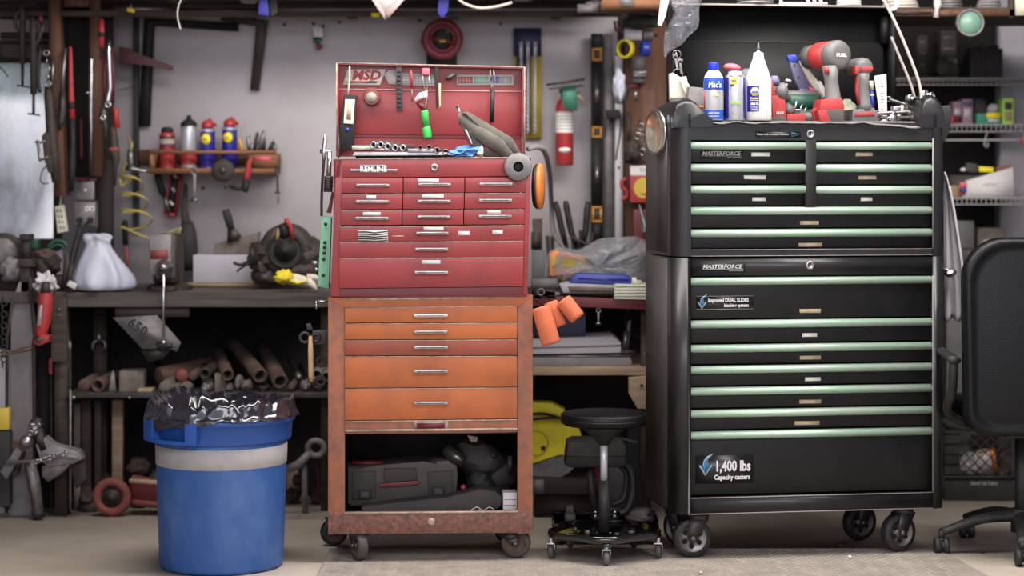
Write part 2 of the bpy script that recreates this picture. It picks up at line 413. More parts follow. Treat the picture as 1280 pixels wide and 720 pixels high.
# overhead shelf
oz = P(0,21,8.3).z
m = MB('wood_dark'); m.box(-3.4, P(772,0,8.3).x, 8.26, 8.31, oz, oz+.022).box(-3.4, P(772,0,8.3).x, 8.0, 8.65, oz+.085, oz+.11)
m.box(-3.4, P(134,0,7.95).x, 7.55, 7.999, oz+.085, oz+.11)  # unseen board added in front to shade the left tool column
m.box(-3.4, P(772,0,8.3).x, 8.6, 8.65, oz+.045, oz+.085)
for i in range(9): m.box(-3.2+i*.42, -3.16+i*.42, 8.31, 8.6, oz+.013, oz+.022)
struct(m.build('trim_1'))
# ------------------------------------------------------------------ black tool chest
th = R(9)
c0 = P(850, 640, 7.04)
BF = Frame(c0.x, c0.y, th)
BD = .41
def bt(px, py, dy=0): return BF.p(px, py, dy)
def bx_(px, dy=0): return BF.p(px, 400, dy).x
def bz(px, py, dy=0): return BF.p(px, py, dy).z
def shell_plan(xl, xr, il, ir, d, rad=.062):
    pts = [(xl, d)]
    for k in range(7):
        a = R(180+15*k); pts.append((xl+rad+rad*math.cos(a), rad-.012+rad*math.sin(a)))
    pts += [(il, -.012), (il, .03), (il+.0, d-.02), (ir, d-.02), (ir, .03), (ir, -.012)]
    for k in range(7):
        a = R(270+15*k); pts.append((xr-rad*.5+rad*.5*math.cos(a), rad*.5-.012+rad*.5*math.sin(a)))
    pts.append((xr, d))
    return pts
XL = bx_(840.5); XR = bx_(1180); IL = bx_(859); IR = bx_(1165)
def caster(parent, x, y, ztop, r, wd, yaw, name='caster', wm='black_rubber', hub='steel_dark', plate=.05, spokes=0, zf=.004):
    """x, y in the frame of the parent; r wheel radius; the wheel stands on z = zf"""
    M = Matrix.Translation((x, y, 0)) @ Matrix.Rotation(yaw, 4, 'Z')
    c = M @ Vector((r*.35, 0, r+zf)); ax = (M.to_3x3() @ Vector((0,1,0)))
    f = MB('steel_dark'); tp = M @ Vector((0,0,ztop))
    f.obox(tp-Vector((0,0,.003)), (plate*1.6, plate*1.4, .006), (0,0,yaw)); f.cyl(tp-Vector((0,0,.006)), tp-Vector((0,0,.024)), plate*.6)
    for sg in (-1, 1):
        o = ax*(wd/2+.004)*sg; e = M.to_3x3() @ Vector((1,0,0))
        q = [tp-Vector((0,0,.02))-e*plate*.55, tp-Vector((0,0,.02))+e*plate*.55, c+e*r*.32+Vector((0,0,r*.2)), c+e*r*.16-Vector((0,0,r*.2)), c-e*r*.2-Vector((0,0,r*.15))]
        f.prism([p_+o for p_ in q], ax*.003*sg)
    f.m('steel').cyl(c-ax*(wd/2+.012), c+ax*(wd/2+.012), r*.13, seg=10)
    o = f.build(name, parent, world=False)
    w_ = MB(wm); h = wd/2
    w_.lathe(c-ax*h, ax, [(r*.72,.0),(r*.93,.0),(r,h*.4),(r,h*1.6),(r*.93,wd),(r*.72,wd)], 28, caps=False).m(hub)
    w_.lathe(c-ax*h, ax, [(.001,h*.25),(r*.2,h*.2),(r*.22,h*.5),(r*.6,h*.55),(r*.72,.002),(r*.78,.001)], 28, caps=False)
    w_.lathe(c+ax*h, -ax, [(.001,h*.25),(r*.2,h*.2),(r*.22,h*.5),(r*.6,h*.55),(r*.72,.002),(r*.78,.001)], 28, caps=False)
    if spokes:
        w_.m('void')
        for sg in (-1, 1):
            for k in range(spokes):
                a = 2*math.pi*k/spokes; e = (M.to_3x3() @ Vector((1,0,0)))*math.cos(a+.6)+Vector((0,0,1))*math.sin(a+.6)
                w_.lathe(c+e*r*.44+ax*sg*h*.50, ax*sg, [(.001,0),(r*.125,0),(r*.125,h*.16),(.001,h*.16)], 14, caps=False)
    w_.build('wheel', o, world=True) if False else w_.build('wheel', o, world=False)
    return o
def pull(parent, x0, x1, z, h, dr, pm='pull_green'):
    m = MB(pm); pr = []
    for k in range(8):
        a = R(-80+170*k/7); pr.append((dr-.004-.020*math.cos(a*.95), z+h/2*math.sin(a)))
    pr += [(dr, z+h/2*.9), (dr, z-h/2*.9)]
    m.prism([(x0, y, zz) for y, zz in pr], (x1-x0, 0, 0)); return m.build('drawer_pull', parent, world=False)
def sticker(parent, x0, x1, z0, z1, y, m_='label_tan', name='label_strip'):
    m = MB(m_); k = random.uniform(-.002, .002)
    m.hull8([(x0,y-.0008,z0),(x1+k,y-.0008,z0+k*.5),(x1+k,y+.0004,z0+k*.5),(x0,y+.0004,z0),(x0+k,y-.0008,z1),(x1,y-.0008,z1),(x1,y+.0004,z1),(x0+k,y+.0004,z1)]); return m.build(name, parent, world=False)
def bdrawer(parent, px0, px1, py0, py1, lab=None, lm='label_tan', lw=24):
    xa, xb = bx_(px0), bx_(px1); zt_ = (bz(px0, py0)+bz(px1, py0))/2; zb_ = (bz(px0, py1)+bz(px1, py1))/2
    if px0 < 870: zt_, zb_ = bz(862, py0), bz(862, py1)
    m = MB('black'); m.box(xa+.002, xb-.002, .012, .03, zb_+.003, zt_-.002, .002); m.m('black_matte').box(xa+.008, xb-.008, .03, BD-.05, zb_+.006, zt_-.006)
    d = m.build('drawer', parent, world=False)
    pull(d, xa+.001, xb-.001, zt_-.016, .028, .012)
    if lab:
        lx, ly = lab; q = BF.p(lx, ly, .011); hw = lw/2*7.15/F
        zz = min(max(q.z, zb_+.012), zt_-.04)
        l = sticker(d, q.x-hw, q.x+hw, zz-.0065, zz+.0065, .0115, lm)
    return d
# everything of the chest is built in its own frame
chest = thing('tool_chest', 'tall black two-section tool chest with pale green drawer pulls, right of the stool', 'tool chest', BF.loc, th)
# lower shell
zs = bz(850, 321); zbot = bz(850, 643)
plan = shell_plan(XL, XR, IL, IR, BD)
m = MB('black_body'); m.prism([(x, y, zbot) for x, y in plan], (0, 0, zs-.004-zbot))
zr0 = bz(862, 622)                                                  # bottom rail
m.box(IL-.002, IR+.002, -.008, .03, zbot, zr0).box(IL-.002, IR+.002, .03, BD-.02, zbot, zbot+.01)
m.box(IL-.002, IR+.002, .0, BD-.02, zs-.012, zs-.005)
zh = bz(862, 345); m.box(IL-.002, IR+.002, -.004, .03, zh, zs-.005)
m.m('black_matte').box(IL, IR, BD-.045, BD-.02, zbot+.01, zs-.02)
m.m('hose').box(IL, IR, -.0095, -.006, zr0-.003, zr0).box(XL+.06, XR-.03, -.0095, -.006, zbot-.001, zbot+.002).box(IR-.003, IR, -.0135, -.011, zr0, zs-.07)
m.m('black_side').box(XL-.0015, XL+.001, .075, BD-.01, zbot+.01, zs-.01)
m.build('lower_cabinet', chest, world=False)
# upper shell
zu = zs+.001; ztop = bz(862, 152.5)
m = MB('black_body'); m.prism([(x, y, zu) for x, y in plan], (0, 0, bz(850, 142)-zu))
m.box(IL-.002, IR+.002, -.006, .03, zu, bz(862, 312)).box(IL-.002, IR+.002, .03, BD-.02, zu, zu+.01)
m.box(IL-.002, IR+.002, -.006, .03, bz(862, 175), ztop).box(IL-.002, IR+.002, .03, BD-.02, ztop-.012, ztop-.004)
xm0, xm1 = bx_(1006), bx_(1020); m.box(xm0, xm1, -.008, .03, bz(1012, 257), bz(1012, 175), .002)
m.m('black_matte').box(IL, IR, BD-.045, BD-.02, zu+.01, ztop-.02)
m.m('hose').box(IL, IR, -.0075, -.004, bz(862, 312)-.002, bz(862, 312)).box(XL+.06, XR-.03, -.0075, -.004, zu, zu+.002).box(IR-.003, IR, -.0135, -.011, bz(862, 312), bz(862, 172))
m.m('black_side').box(XL-.0015, XL+.001, .075, BD-.01, zu+.01, bz(850, 160))
m.build('upper_cabinet', chest, world=False)
# rounded end caps of the top, each a hump rising above the deck
def endcap(pxs, side, thick):
    m = MB('black_body')
    x0 = XL if side < 0 else XR
    prof = pxs                                                     # front outline in pixels
    f = [BF.p(x, y, 0) for x, y in prof]
    rows = []
    for dy, sc, dz in [(.0,.80,-.012),(-.012+.02,.93,-.004),(.03,1,0),(.12,1,0),(.24,.96,-.012),(.34,.8,-.035),(.42,.5,-.06),(BD,.15,-.07)]:
        rows.append([Vector((x0+(p_.x-x0), dy-.012, (bz(850,150)-.02)+(p_.z-(bz(850,150)-.02))*sc+0)) for p_ in f])
    for A, B in zip(rows, rows[1:]):
        Va = [m.bm.verts.new(v) for v in A]; Vb = [m.bm.verts.new(v) for v in B]; n = len(Va)
        m._mark([m.bm.faces.new((Va[i], Va[(i+1) % n], Vb[(i+1) % n], Vb[i])) for i in range(n)])
    m._mark([m.bm.faces.new([m.bm.verts.new(v) for v in rows[0]][::-1])]); m._mark([m.bm.faces.new([m.bm.verts.new(v) for v in rows[-1]])])
    bmesh.ops.remove_doubles(m.bm, verts=m.bm.verts, dist=.0002); bmesh.ops.recalc_face_normals(m.bm, faces=m.bm.faces)
    m.build('end_cap', chest, world=False, ang=50)
endcap([(841.5,160),(841.5,138),(846,128),(855,123.5),(862,123),(870,127),(877,135),(884,143),(892,151),(892,160)], -1, .04)
endcap([(1146,160),(1148,142),(1151,131),(1156,122),(1162,118),(1169,119),(1175,126),(1179,138),(1180,160)], 1, .04)
# drawers
ups = [(176,204,(951,193),'label_white',24),(204,231,(944,221.5),'label_white',28),(231,258,(948.7,249),'label_white',17)]
for a, b, l, lm, lw in ups: bdrawer(chest, 859.5, 1007, a, b, l, lm, lw)
for (a, b), l, lm, lw in zip([(176,204),(204,231),(231,258)], [(1080,193),(1084,222),(1083,249)], ['label_tan','label_tan','label_white'], [22,23,15]): bdrawer(chest, 1019, 1164.5, a+.5, b+.5, l, lm, lw)
bdrawer(chest, 859.5, 1164.5, 258, 286, (1012,278.5), 'label_tan', 24); bdrawer(chest, 859.5, 1164.5, 286, 312, (1013,306), 'label_tan', 30)
for (a, b), l, lw in zip([(346,400),(400,430.5),(430.5,457),(457,484),(484,512),(512,539),(539,621)], [(1013,388.7),(1012,418.7),(1013,447),(1016,474),(1013,502),(1009,528.7),None], [27,19,27,20,28,32,0]):
    bdrawer(chest, 859.5, 1164.5, a, b, l, 'label_tan' if l and l[1] not in (418.7, 474) else 'label_white', lw)
# locks
for px, py, y in ((1013,167.5,-.006),(1012.5,331.5,-.004)):
    q = bt(px, py, y); m = MB('chrome_dull'); m.lathe(q, (0,-1,0), [(.0155,0),(.0155,.003),(.013,.006),(.008,.006),(.0075,.003),(.001,.003)], 24, caps=False).m('black_matte').box(q.x-.0015, q.x+.0015, q.y-.0045, q.y-.003, q.z-.005, q.z+.005); m.build('lock', chest, world=False)
# logo plates and stickers
def logo(px0, px1, py0, py1, y, dim=False):
    a = bt(px0, py1, y); b = bt(px1, py0, y); m = MB('black_matte')
    m.box(a.x, b.x, y-.001, y+.0006, a.z, b.z); m.m('ink_grey' if dim else 'ink_silver'); h = (b.z-a.z)
    m.text('MASTERFORCE', (a.x+.006, y-.0014, a.z+h*.36), h*.42, shear=.25, bold=.02, width=(b.x-a.x)*.9)
    m.box(a.x+.004, b.x-.005, y-.0016, y-.001, a.z+h*.28, a.z+h*.31)
    m.text('TOOL STORAGE', (a.x+(b.x-a.x)*.62, y-.0014, a.z+h*.08), h*.12, shear=.2, width=(b.x-a.x)*.34); m.build('badge', chest, world=False)
logo(875, 929, 186.5, 198.5, .0115, True); logo(876, 931, 328, 340, -.0045)
def arrow(m, o, s, y, mats=('ink_silver','arrow_blue'), down=True):
    for k, mm, dy in ((1.0, mats[0], 0), (.78, mats[1], -.0006)):
        m.m(mm)
        pts = [(-.5,.10),(-.22,.10),(-.16,.42),(.05,.68),(.5,.86),(.2,.60),(.12,.34),(.12,.10),(.42,.10),(-.06,-.62)]
        cx, cz = 0., .1
        m.prism([(o[0]+(cx+(x-cx)*k)*s, y+dy, o[1]+(cz+(z-cz)*k)*s) for x, z in pts], (0, -.0004, 0))
mat('arrow_blue', (40,110,150), .45); mat('sticker_black', (26,27,30), .35)
a = bt(869, 605, .012); b = bt(942, 568, .012); yy = .0115
m = MB('sticker_black'); m.box(a.x, b.x, yy-.0008, yy+.0004, a.z, b.z)
arrow(m, (a.x+.038, a.z+.058), .052, yy-.0012); m.m('white_paint'); h = b.z-a.z
m.text('1,400 lbs', (a.x+.068, yy-.0012, a.z+h*.44), h*.36, width=.120, bold=.03); m.text('Capacity casters', (a.x+.066, yy-.0012, a.z+h*.14), h*.17, width=.126, bold=.03)
m.build('sticker', chest, world=False)
a = bt(870, 387, .012); b = bt(942, 369.5, .012)
m = MB('sticker_black'); m.box(a.x, b.x, yy-.0008, yy+.0004, a.z, b.z); m.m('ink_grey').box(a.x, b.x, yy-.0012, yy-.0008, a.z, a.z+.0012).box(a.x, b.x, yy-.0012, yy-.0008, b.z-.0012, b.z)
h = b.z-a.z; arrow(m, (a.x+.022, a.z+.022), .034, yy-.0012)
m.m('white_paint').text('Improved DUAL SLIDES', (a.x+.042, yy-.0012, a.z+h*.56), h*.27, width=.142, bold=.03); m.text('latching system', (a.x+.098, yy-.0012, a.z+h*.18), h*.24, width=.086, bold=.03)
m.build('sticker', chest, world=False)
a = bt(944, 172, -.006); b = bt(1001, 164, -.006); yy = -.0062
m = MB('sticker_black'); m.box(a.x, b.x, yy-.0008, yy+.0004, a.z, b.z); h = b.z-a.z
m.m('ink_silver').text('Please lock to secure drawers', (a.x+.005, yy-.0012, a.z+h*.4), h*.26, width=.112, bold=.02)
m.m('arrow_blue').prism([(b.x-.034, yy-.001, a.z+.002),(b.x-.006, yy-.001, a.z+h*.5),(b.x-.034, yy-.001, b.z-.002)], (0,-.0005,0)); m.m('sticker_black').prism([(b.x-.032, yy-.0016, a.z+.006),(b.x-.013, yy-.0016, a.z+h*.5),(b.x-.032, yy-.0016, b.z-.006)], (0,-.0003,0)); m.build('sticker', chest, world=False)
# open lid: a shallow tray standing up at the back, its hollow side to the front
yl = BD-.03
def lp(px, py, dy): return BF.p(px, py, dy)
L0, L1 = lp(838, 140, yl).x, lp(1116, 140, yl).x; lz0, lz1 = ztop, lp(980, 8, yl).z
m = MB('black_lid'); m.box(L0, L1, yl+.05, yl+.06, lz0-.01, lz1)          # back skin
m.box(L0, L1, yl-.045, yl+.06, lz1-.004, lz1+.002).box(L0, L0+.01, yl-.03, yl+.06, lz0, lz1).box(L1-.01, L1, yl-.03, yl+.06, lz0, lz1)
m.box(L0+.02, L1-.03, yl+.02, yl+.05, lz0, lp(980, 52, yl).z)        # stepped inner pan
for q in (L0+.015, L1-.035): m.cyl((q+.01, yl+.02, lz1-.13), (q+.01, yl+.02, lz1-.03), .018)
m.m('hose').box(L0, L1, yl-.0475, yl-.0445, lz1-.004, lz1+.003); m.m('steel_dark').box(L0+.02, L1-.03, yl+.0185, yl+.0205, lp(980, 52, yl).z-.002, lp(980, 52, yl).z)
m.build('lid', chest, world=False)
# top liner
m = MB('grey_plastic'); zt2 = ztop+.001
n = 40; xa, xb = bx_(890), bx_(1148)
rowf = [(xa+(xb-xa)*i/n, -.022, zt2-.004-.008*noise.noise(Vector((i*.33, 1, 0)))-(0.016 if i > n*.72 else 0)*((i/n-.72)/.28)) for i in range(n+1)]
rb = [(x, .03, zt2+.004) for x, y, z in rowf]; rc = [(x, BD-.06, zt2+.004) for x, y, z in rowf]
V = [[m.bm.verts.new(v) for v in r] for r in (rowf, rb, rc)]
for A, B in zip(V, V[1:]): m._mark([m.bm.faces.new((A[i], A[i+1], B[i+1], B[i])) for i in range(n)])
m.build('top_liner', chest, world=False, solid=.003)
# headlamp-like mirror on the left side
cc = Vector((XL-.012, .15, bz(838, 164)))
lamp = thing('round_lamp', 'round chrome-rimmed lamp fixed on the left side of the black tool chest', 'lamp', BF.M @ cc)
ax = BF.M.to_3x3() @ Vector((-1,-.25,0)); cw = BF.M @ cc
m = MB('chrome'); m.lathe(cw+ax*-.02, ax, [(.03,0),(.062,.004),(.078,.03),(.080,.036),(.076,.040),(.070,.036)], 36, caps=False); m.build('rim', lamp)
m = MB('mirror_amber'); m.lathe(cw+ax*-.02, ax, [(.001,.012),(.03,.016),(.055,.026),(.071,.036)], 36, caps=False); m.build('lens', lamp)
m = MB('black_matte'); m.lathe(cw+ax*-.028, ax, [(.02,-.006),(.05,0),(.062,.012),(.03,.012)], 30); m.build('housing', lamp)
# castors
wr = .066
for x, y, yw in ((bx_(878), .055, R(176)), (bx_(1136), .055, R(-160))): caster(chest, x, y, zbot-.0, wr, .04, yw, spokes=6, plate=.06, zf=.0065, hub='steel')
for x, y, yw in ((bx_(871), BD-.09, R(-60)), (bx_(1118), BD-.09, R(200))): caster(chest, x, y, zbot-.0, wr, .04, yw, spokes=6, plate=.06, zf=.0002, hub='steel')
# ------------------------------------------------------------------ orange cart and red chest
RA = R(3.5)
o0 = P(410, 668, 7.0)
OF = Frame(o0.x, o0.y, RA); OD = .44
cart = thing('tool_cart', 'orange rolling tool cart with an open bottom bay, under the red chest', 'tool cart', OF.loc, RA)
def o_(px, py, dy=0): return OF.p(px, py, dy)
m = MB('orange_worn')
for a, b in ((410, 431), (647, 666)):
    m.pp([(a, 372), (b, 384), (b, 668), (a, 668)] if a < 500 else [(a, 384), (b, 369), (b, 666), (a, 668)], 0, .035, OF, .002)
zt_c = o_(500, 372).z; zb_c = o_(500, 668).z; xl_c = o_(411, 500).x; xr_c = o_(665, 500).x
m.fbox(OF, xl_c+.001, xl_c+.006, .03, OD, zb_c, zt_c).fbox(OF, xr_c-.006, xr_c-.001, .03, OD, zb_c, zt_c)
m.m('orange').pp([(410,372),(666,369),(648,383),(430,384)], .001, .03, OF)
m.m('rusty_rail').pp([(410,641),(666,639),(666,666),(410,668)], -.002, .03, OF, .002).fbox(OF, xl_c, xr_c, .03, OD, zb_c, zb_c+.008)
m.m('black_dusty').fbox(OF, xl_c+.006, xr_c-.006, OD-.006, OD, zb_c, zt_c).m('orange_worn').fbox(OF, xl_c+.003, xr_c-.003, .02, OD, zt_c-.012, zt_c-.006)
m.m('bare_edge').pp([(424,373.2),(653,370.5),(648,373),(430,376)], -.001, .002, OF).pp([(431,640.5),(647,638.5),(647,641),(431,643)], -.0035, 0, OF)
m.fbox(OF, xl_c+.005, xr_c-.005, .004, OD-.004, zt_c-.006, zt_c-.003)
m.build('body', cart)
z540 = o_(500, 543).z
m = MB('orange_worn'); m.fbox(OF, o_(431,500).x, o_(647,500).x, .03, OD-.01, z540-.002, z540+.004); m.build('bay_ceiling', cart)
def bar_handle(parent, fr, x0, x1, y, dy, dr=.022, r=.0035, mm='chrome_dull', flat=True, y2=None):
    y2 = y if y2 is None else y2
    a = fr.p(x0, y, dy-dr); b = fr.p(x1, y2, dy-dr); m = MB(mm)
    A = fr.M @ a; B = fr.M @ b; u = (B-A).normalized(); back = fr.M.to_3x3() @ Vector((0, dr, 0))
    m.beam(A, B, .010, .011, bev=.003)
    for q in (A+u*.006, B-u*.006): m.beam(q, q+back, .008, .009, bev=.0015)
    m.m('steel_dark').beam(A+u*.012-back*.23, B-u*.012-back*.23, .0015, .0025)
    return m.build('handle', parent)
def drawer(parent, fr, pts, mm, dy=-.004, deep=.38, edge=True):
    m = MB(mm); m.pp(pts, dy, dy+.02, fr, .0015)
    if edge: m.m('bare_edge').pp([pts[0], pts[1], (pts[1][0], pts[1][1]+1.0), (pts[0][0], pts[0][1]+1.0)], dy-.0006, dy+.001, fr)
    a = fr.p(*pts[3], dy); b = fr.p(*pts[1], dy); m.m('black_dusty')
    c = [(a.x+.01, dy+.02, a.z+.004), (b.x-.01, dy+.02, a.z+.004), (b.x-.01, dy+deep, a.z+.004), (a.x+.01, dy+deep, a.z+.004)]
    c += [(x, y, b.z-.006) for x, y, z in c]; m.hull8([fr.M @ Vector(v) for v in c])
    return m.build('drawer', parent)

rows = [(383,403,404,397),(404,425,424,413.5),(425,445,444.5,433),(446,485,484,463.5),(486,525.5,523,503)]
tops = [384.5, 404.5, 425.5, 445.5, 486]; bots = [403.5, 424.5, 444.5, 485, 525.5]; topr = [382.5, 403.5, 424.5, 445, 484.5]; botr = [402.5, 423.5, 443.8, 483.5, 523]
hy = [394.7, 415, 434.5, 464.5, 504]
for i in range(5):
    d = drawer(cart, OF, [(431, tops[i]), (646.5, topr[i]), (646.5, botr[i]), (431, bots[i])], 'orange_red' if i == 2 else 'orange')
    bar_handle(d, OF, 517, 560, hy[i], -.004, y2=hy[i]-.3, mm='chrome' if i == 0 else 'chrome_dull')
m = MB('orange_worn'); m.pp([(431,526.5),(646.5,524),(646.5,540),(431,542)], -.002, .02, OF, .001); m.m('bare_edge').pp([(431,537.5),(647,535),(647,538),(431,540)], -.008, 0, OF); m.pp([(431,526.5),(647,524),(647,525.5),(431,528)], -.004, 0, OF)
m.m('bare_edge').pp([(517,527),(560,526.5),(560,536),(517,536.5)], -.005, -.001, OF).m('red_dark').pp([(521,529),(556,528.6),(556,535.5),(521,535.9)], -.006, -.001, OF)
m.build('door_panel', cart)
q = OF.M @ o_(539, 652, -.002); m = MB('bare_edge'); m.lathe(q, (0,-1,0), [(.012,0),(.012,.003),(.007,.004),(.001,.004)], 20, caps=False); m.build('lock', cart)
for x, y, yw, r in ((o_(447,668).x, .055, R(-72), .050), (o_(640,668).x, .055, R(-10), .050), (o_(420,668).x, .36, R(200), .048), (o_(648,668).x, .37, R(160), .048)):
    caster(cart, x, y, zb_c, r, .034, yw, hub='rust', wm='case_grey' if r > .049 else 'black_rubber', zf=.0065 if y < .1 else .0002)
# red chest on the cart
CF = OF; zc = o_(500, 371).z
red = thing('tool_chest', 'red tool chest with twelve drawers and open red lid, on the orange cart', 'tool chest', (OF.M @ Vector((.2, .02, zc))), RA)
def lx(y, side):                                                     # the chest leans a little: left and right edges at a height
    return (420.5-(y-195)*7/166) if side < 0 else (664-(y-195)*4.5/166)
yb_, yt_ = 369.5, 197
RD = .40
m = MB('red')
za, zb2 = CF.p(500, 370, 0).z, CF.p(500, 198, 0).z
PL = [CF.p(lx(yt_,-1), yt_, -.02), CF.p(lx(yb_,-1), yb_, -.02)]; PR = [CF.p(lx(yt_,1), yt_-1, -.02), CF.p(lx(yb_,1), yb_-2, -.02)]
DY = -.02
def side(xa_, xb_, sgn):                                             # leaning side wall
    t = .004*sgn; c = [(xb_, DY+.004, zc+.001), (xb_+t, DY+.004, zc+.001), (xb_+t, DY+RD, zc+.001), (xb_, DY+RD, zc+.001), (xa_, DY+.004, zb2), (xa_+t, DY+.004, zb2), (xa_+t, DY+RD, zb2), (xa_, DY+RD, zb2)]
    m.hull8([CF.M @ Vector(v) for v in c])
side(PL[0].x, PL[1].x, 1); side(PR[0].x, PR[1].x, -1)
m.fbox(CF, PL[1].x, PR[1].x, DY+RD-.005, DY+RD, zc+.001, zb2); m.fbox(CF, PL[1].x, PR[1].x, DY+.01, DY+RD, zc+.001, zc+.006)
m.pp([(lx(197,-1),199.5),(lx(197,1),197.5),(lx(220,1),220),(lx(222,-1),222)], DY, DY+.02, CF, .001)    # header
m.pp([(lx(197,-1),199.5),(428,199.5),(424.5,361),(424,370),(lx(370,-1),370)], DY, DY+.02, CF, .001)
m.pp([(657,198),(lx(197,1),197.5),(lx(368,1),368),(654,368)], DY, DY+.02, CF, .001)
m.m('red_dark').pp([(424,361),(655,358.5),(lx(368,1),368.5),(lx(370,-1),370.5)], DY+.003, DY+.02, CF, .001)
m.m('black_matte').fbox(CF, PL[1].x+.02, PR[1].x-.02, DY+.365, DY+.37, zc+.01, zb2-.03)
m.m('bare_edge').pp([(lx(197,-1),198.2),(lx(197,1),196.2),(lx(197,1),197.6),(lx(197,-1),199.6)], DY-.0015, DY+.004, CF)
m.m('red_dark').fbox(CF, PL[0].x+.004, PR[0].x-.004, DY+.004, DY+RD, zb2-.05, zb2-.046)
m.build('body', red)
colx = [(427.5, 503.5), (504.5, 580.5), (581.5, 657)]
rowy = [(222.5, 241.3), (242.3, 261.7), (262.7, 281.5)]
hys = [(231.5, 230.5, 230), (251.8, 251.5, 250.3), (272.8, 271, 270.3)]; hxs = [(445,487),(522.5,564),(599,641)]
labs = {(0,1):(535.5,225.7,26), (1,0):(464,246.5,12), (1,1):(541,245.7,27), (2,0):(464.5,267.3,22), (2,2):(617.5,265.3,17)}
for r in range(3):
    for c in range(3):
        x0, x1 = colx[c]; k = r*.7; y0, y1 = rowy[r]; s0 = -(c*.35)
        d = drawer(red, CF, [(x0-k, y0+s0), (x1-k, y0+s0-.3), (x1-k, y1+s0-.3), (x0-k, y1+s0)], 'red', DY-.004, .34, edge=(r > 0))
        bar_handle(d, CF, hxs[c][0]-k*.7, hxs[c][1]-k*.7, hys[r][c]-.0, DY-.004, .02)
        if (r, c) in labs:
            a_, b_, w_ = labs[(r, c)]; m = MB('label_white'); m.rect(a_-w_/2, b_-2.3, a_+w_/2, b_+2.0, DY-.0052, DY-.003, CF)
            m.build('label_strip', d)
big = [((424.8,283.5),(655.5,281.5),(655,300.5),(424.5,302.5)), ((424.5,303),(655,301),(654.5,321.2),(424.2,323)), ((424.2,323.2),(654.5,321.4),(654,358),(424,360.5))]
for i, (pts, hyy, hx) in enumerate(zip(big, (291.5, 311.5, 340.5), ((520,561),(519,560.5),(518,560.5)))):
    d = drawer(red, CF, list(pts), 'red', DY-.004, .34)
    bar_handle(d, CF, hx[0], hx[1], hyy, DY-.004, .02)
    for a_, b_, w_, h_ in {0: [(542,286,25,4.5),(580,291.5,14,5),(622,290,13,5)], 1: [], 2: [(539,327.5,23,4.5)]}[i]:
        m = MB('label_white'); m.rect(a_-w_/2, b_-h_/2, a_+w_/2, b_+h_/2, DY-.0052, DY-.003, CF); m.build('label_strip', d)
    if i == 0:
        m = MB('label_white'); m.pp([(448,288),(484.5,287.5),(485,302),(448,302.5)], DY-.0055, DY-.003, CF); m.m('ink')
        for j in range(5): m.pp([(448,289.2+j*2.8),(458,289+j*2.8),(468,290.2+j*2.7),(484.5,288.4+j*2.8),(484.5,290+j*2.8),(468,291.8+j*2.7),(458,290.8+j*2.8),(448,290.7+j*2.8)], DY-.006, DY-.005, CF)
        m.build('sticker', d)
        m = MB('label_tan'); m.rect(490, 294.5, 505, 295.8, DY-.0046, DY-.003, CF); m.build('scratch_mark', d)
# badge and lock
m = MB('chrome_dull'); m.rect(438, 211.3, 496.5, 214, DY-.004, DY, CF, .0008); m.rect(450, 206, 482, 215.5, DY-.003, DY, CF, .001); m.m('black_matte').rect(451, 206.8, 481, 214.8, DY-.0034, DY-.002, CF)
m.m('label_white').text('REMLINE', CF.M @ CF.p(450, 214.2, DY-.0052), .0165, u=(math.cos(RA), math.sin(RA), 0), width=.089, bold=.025); m.build('badge', red)
q = CF.M @ CF.p(543, 209.5, DY); m = MB('chrome_dull'); m.lathe(q, (0,-1,0), [(.0135,0),(.0135,.003),(.010,.006),(.006,.006),(.0055,.003),(.001,.003)], 22, caps=False).m('black_matte').obox(q+Vector((0,-.005,0)), (.0016,.002,.007)); m.build('lock', red)
# lid standing open at the back
LY = DY+RD
lidp = [(421,79),(655,84.5),(655.5,196),(421,196)]
m = MB('red_lid'); m.pp(lidp, LY, LY+.006, CF)
m.pp([(421,79),(423.2,79),(423.5,196),(421,196)], LY-.05, LY, CF).pp([(653,84.5),(655.5,84.5),(655.5,196),(653,196)], LY-.05, LY, CF).pp([(421,78.5),(655.5,84),(655.5,86),(421,80.5)], LY-.05, LY, CF)
m.m('red_dark').pp([(423,169.5),(653,171.5),(653,173),(423,171)], LY-.006, LY, CF).m('red_lid').pp([(423,173),(653,173),(653,196),(423,196)], LY-.003, LY, CF).pp([(423,112),(653,115),(653,169),(423,168)], LY-.004, LY, CF, .001)
m.m('paper_pink').pp([(423,110.8),(653,114),(653,115),(423,111.8)], LY-.0065, LY-.002, CF)
m.m('bare_edge').pp([(421,77.8),(655.5,83.3),(655.5,84.6),(421,79.1)], LY-.052, LY-.048, CF).pp([(655,84),(656.5,84),(656.5,196),(655,196)], LY-.052, LY-.046, CF).pp([(420,79),(421.4,79),(421.4,196),(420,196)], LY-.052, LY-.046, CF)
lid = m.build('lid', red)
uR = (math.cos(RA), math.sin(RA), 0)
m = MB('label_white'); m.pp([(434,87),(482.5,86.5),(475,106.5),(428.5,106)], LY-.008, LY-.0035, CF); m.m('red_plastic')
m.text('MSD', CF.M @ CF.p(439.5, 99.5, LY-.0085), .033, u=uR, shear=.2, width=.104, bold=.045)
m.pp([(435,101.3),(466,101.3),(464,103.6),(434,103.6)], LY-.009, LY-.007, CF).m('ink').pp([(462,100.8),(473,101.8),(470,103.8),(455,103.8)], LY-.0095, LY-.007, CF); m.build('sticker', lid)
m = MB('paper'); m.pp([(480,93),(486,88),(493,86.5),(498,91),(543,92.5),(543,107.5),(494,106),(486,105)], LY-.006, LY-.003, CF); m.m('ink_grey')
for j in range(10): m.rect(503+j*4, 94.5, 503.6+j*4, 105.5, LY-.0066, LY-.005, CF)
for j in range(4): m.rect(502, 95+j*3, 542, 95.4+j*3, LY-.0066, LY-.005, CF)
m.build('chart_sticker', lid)
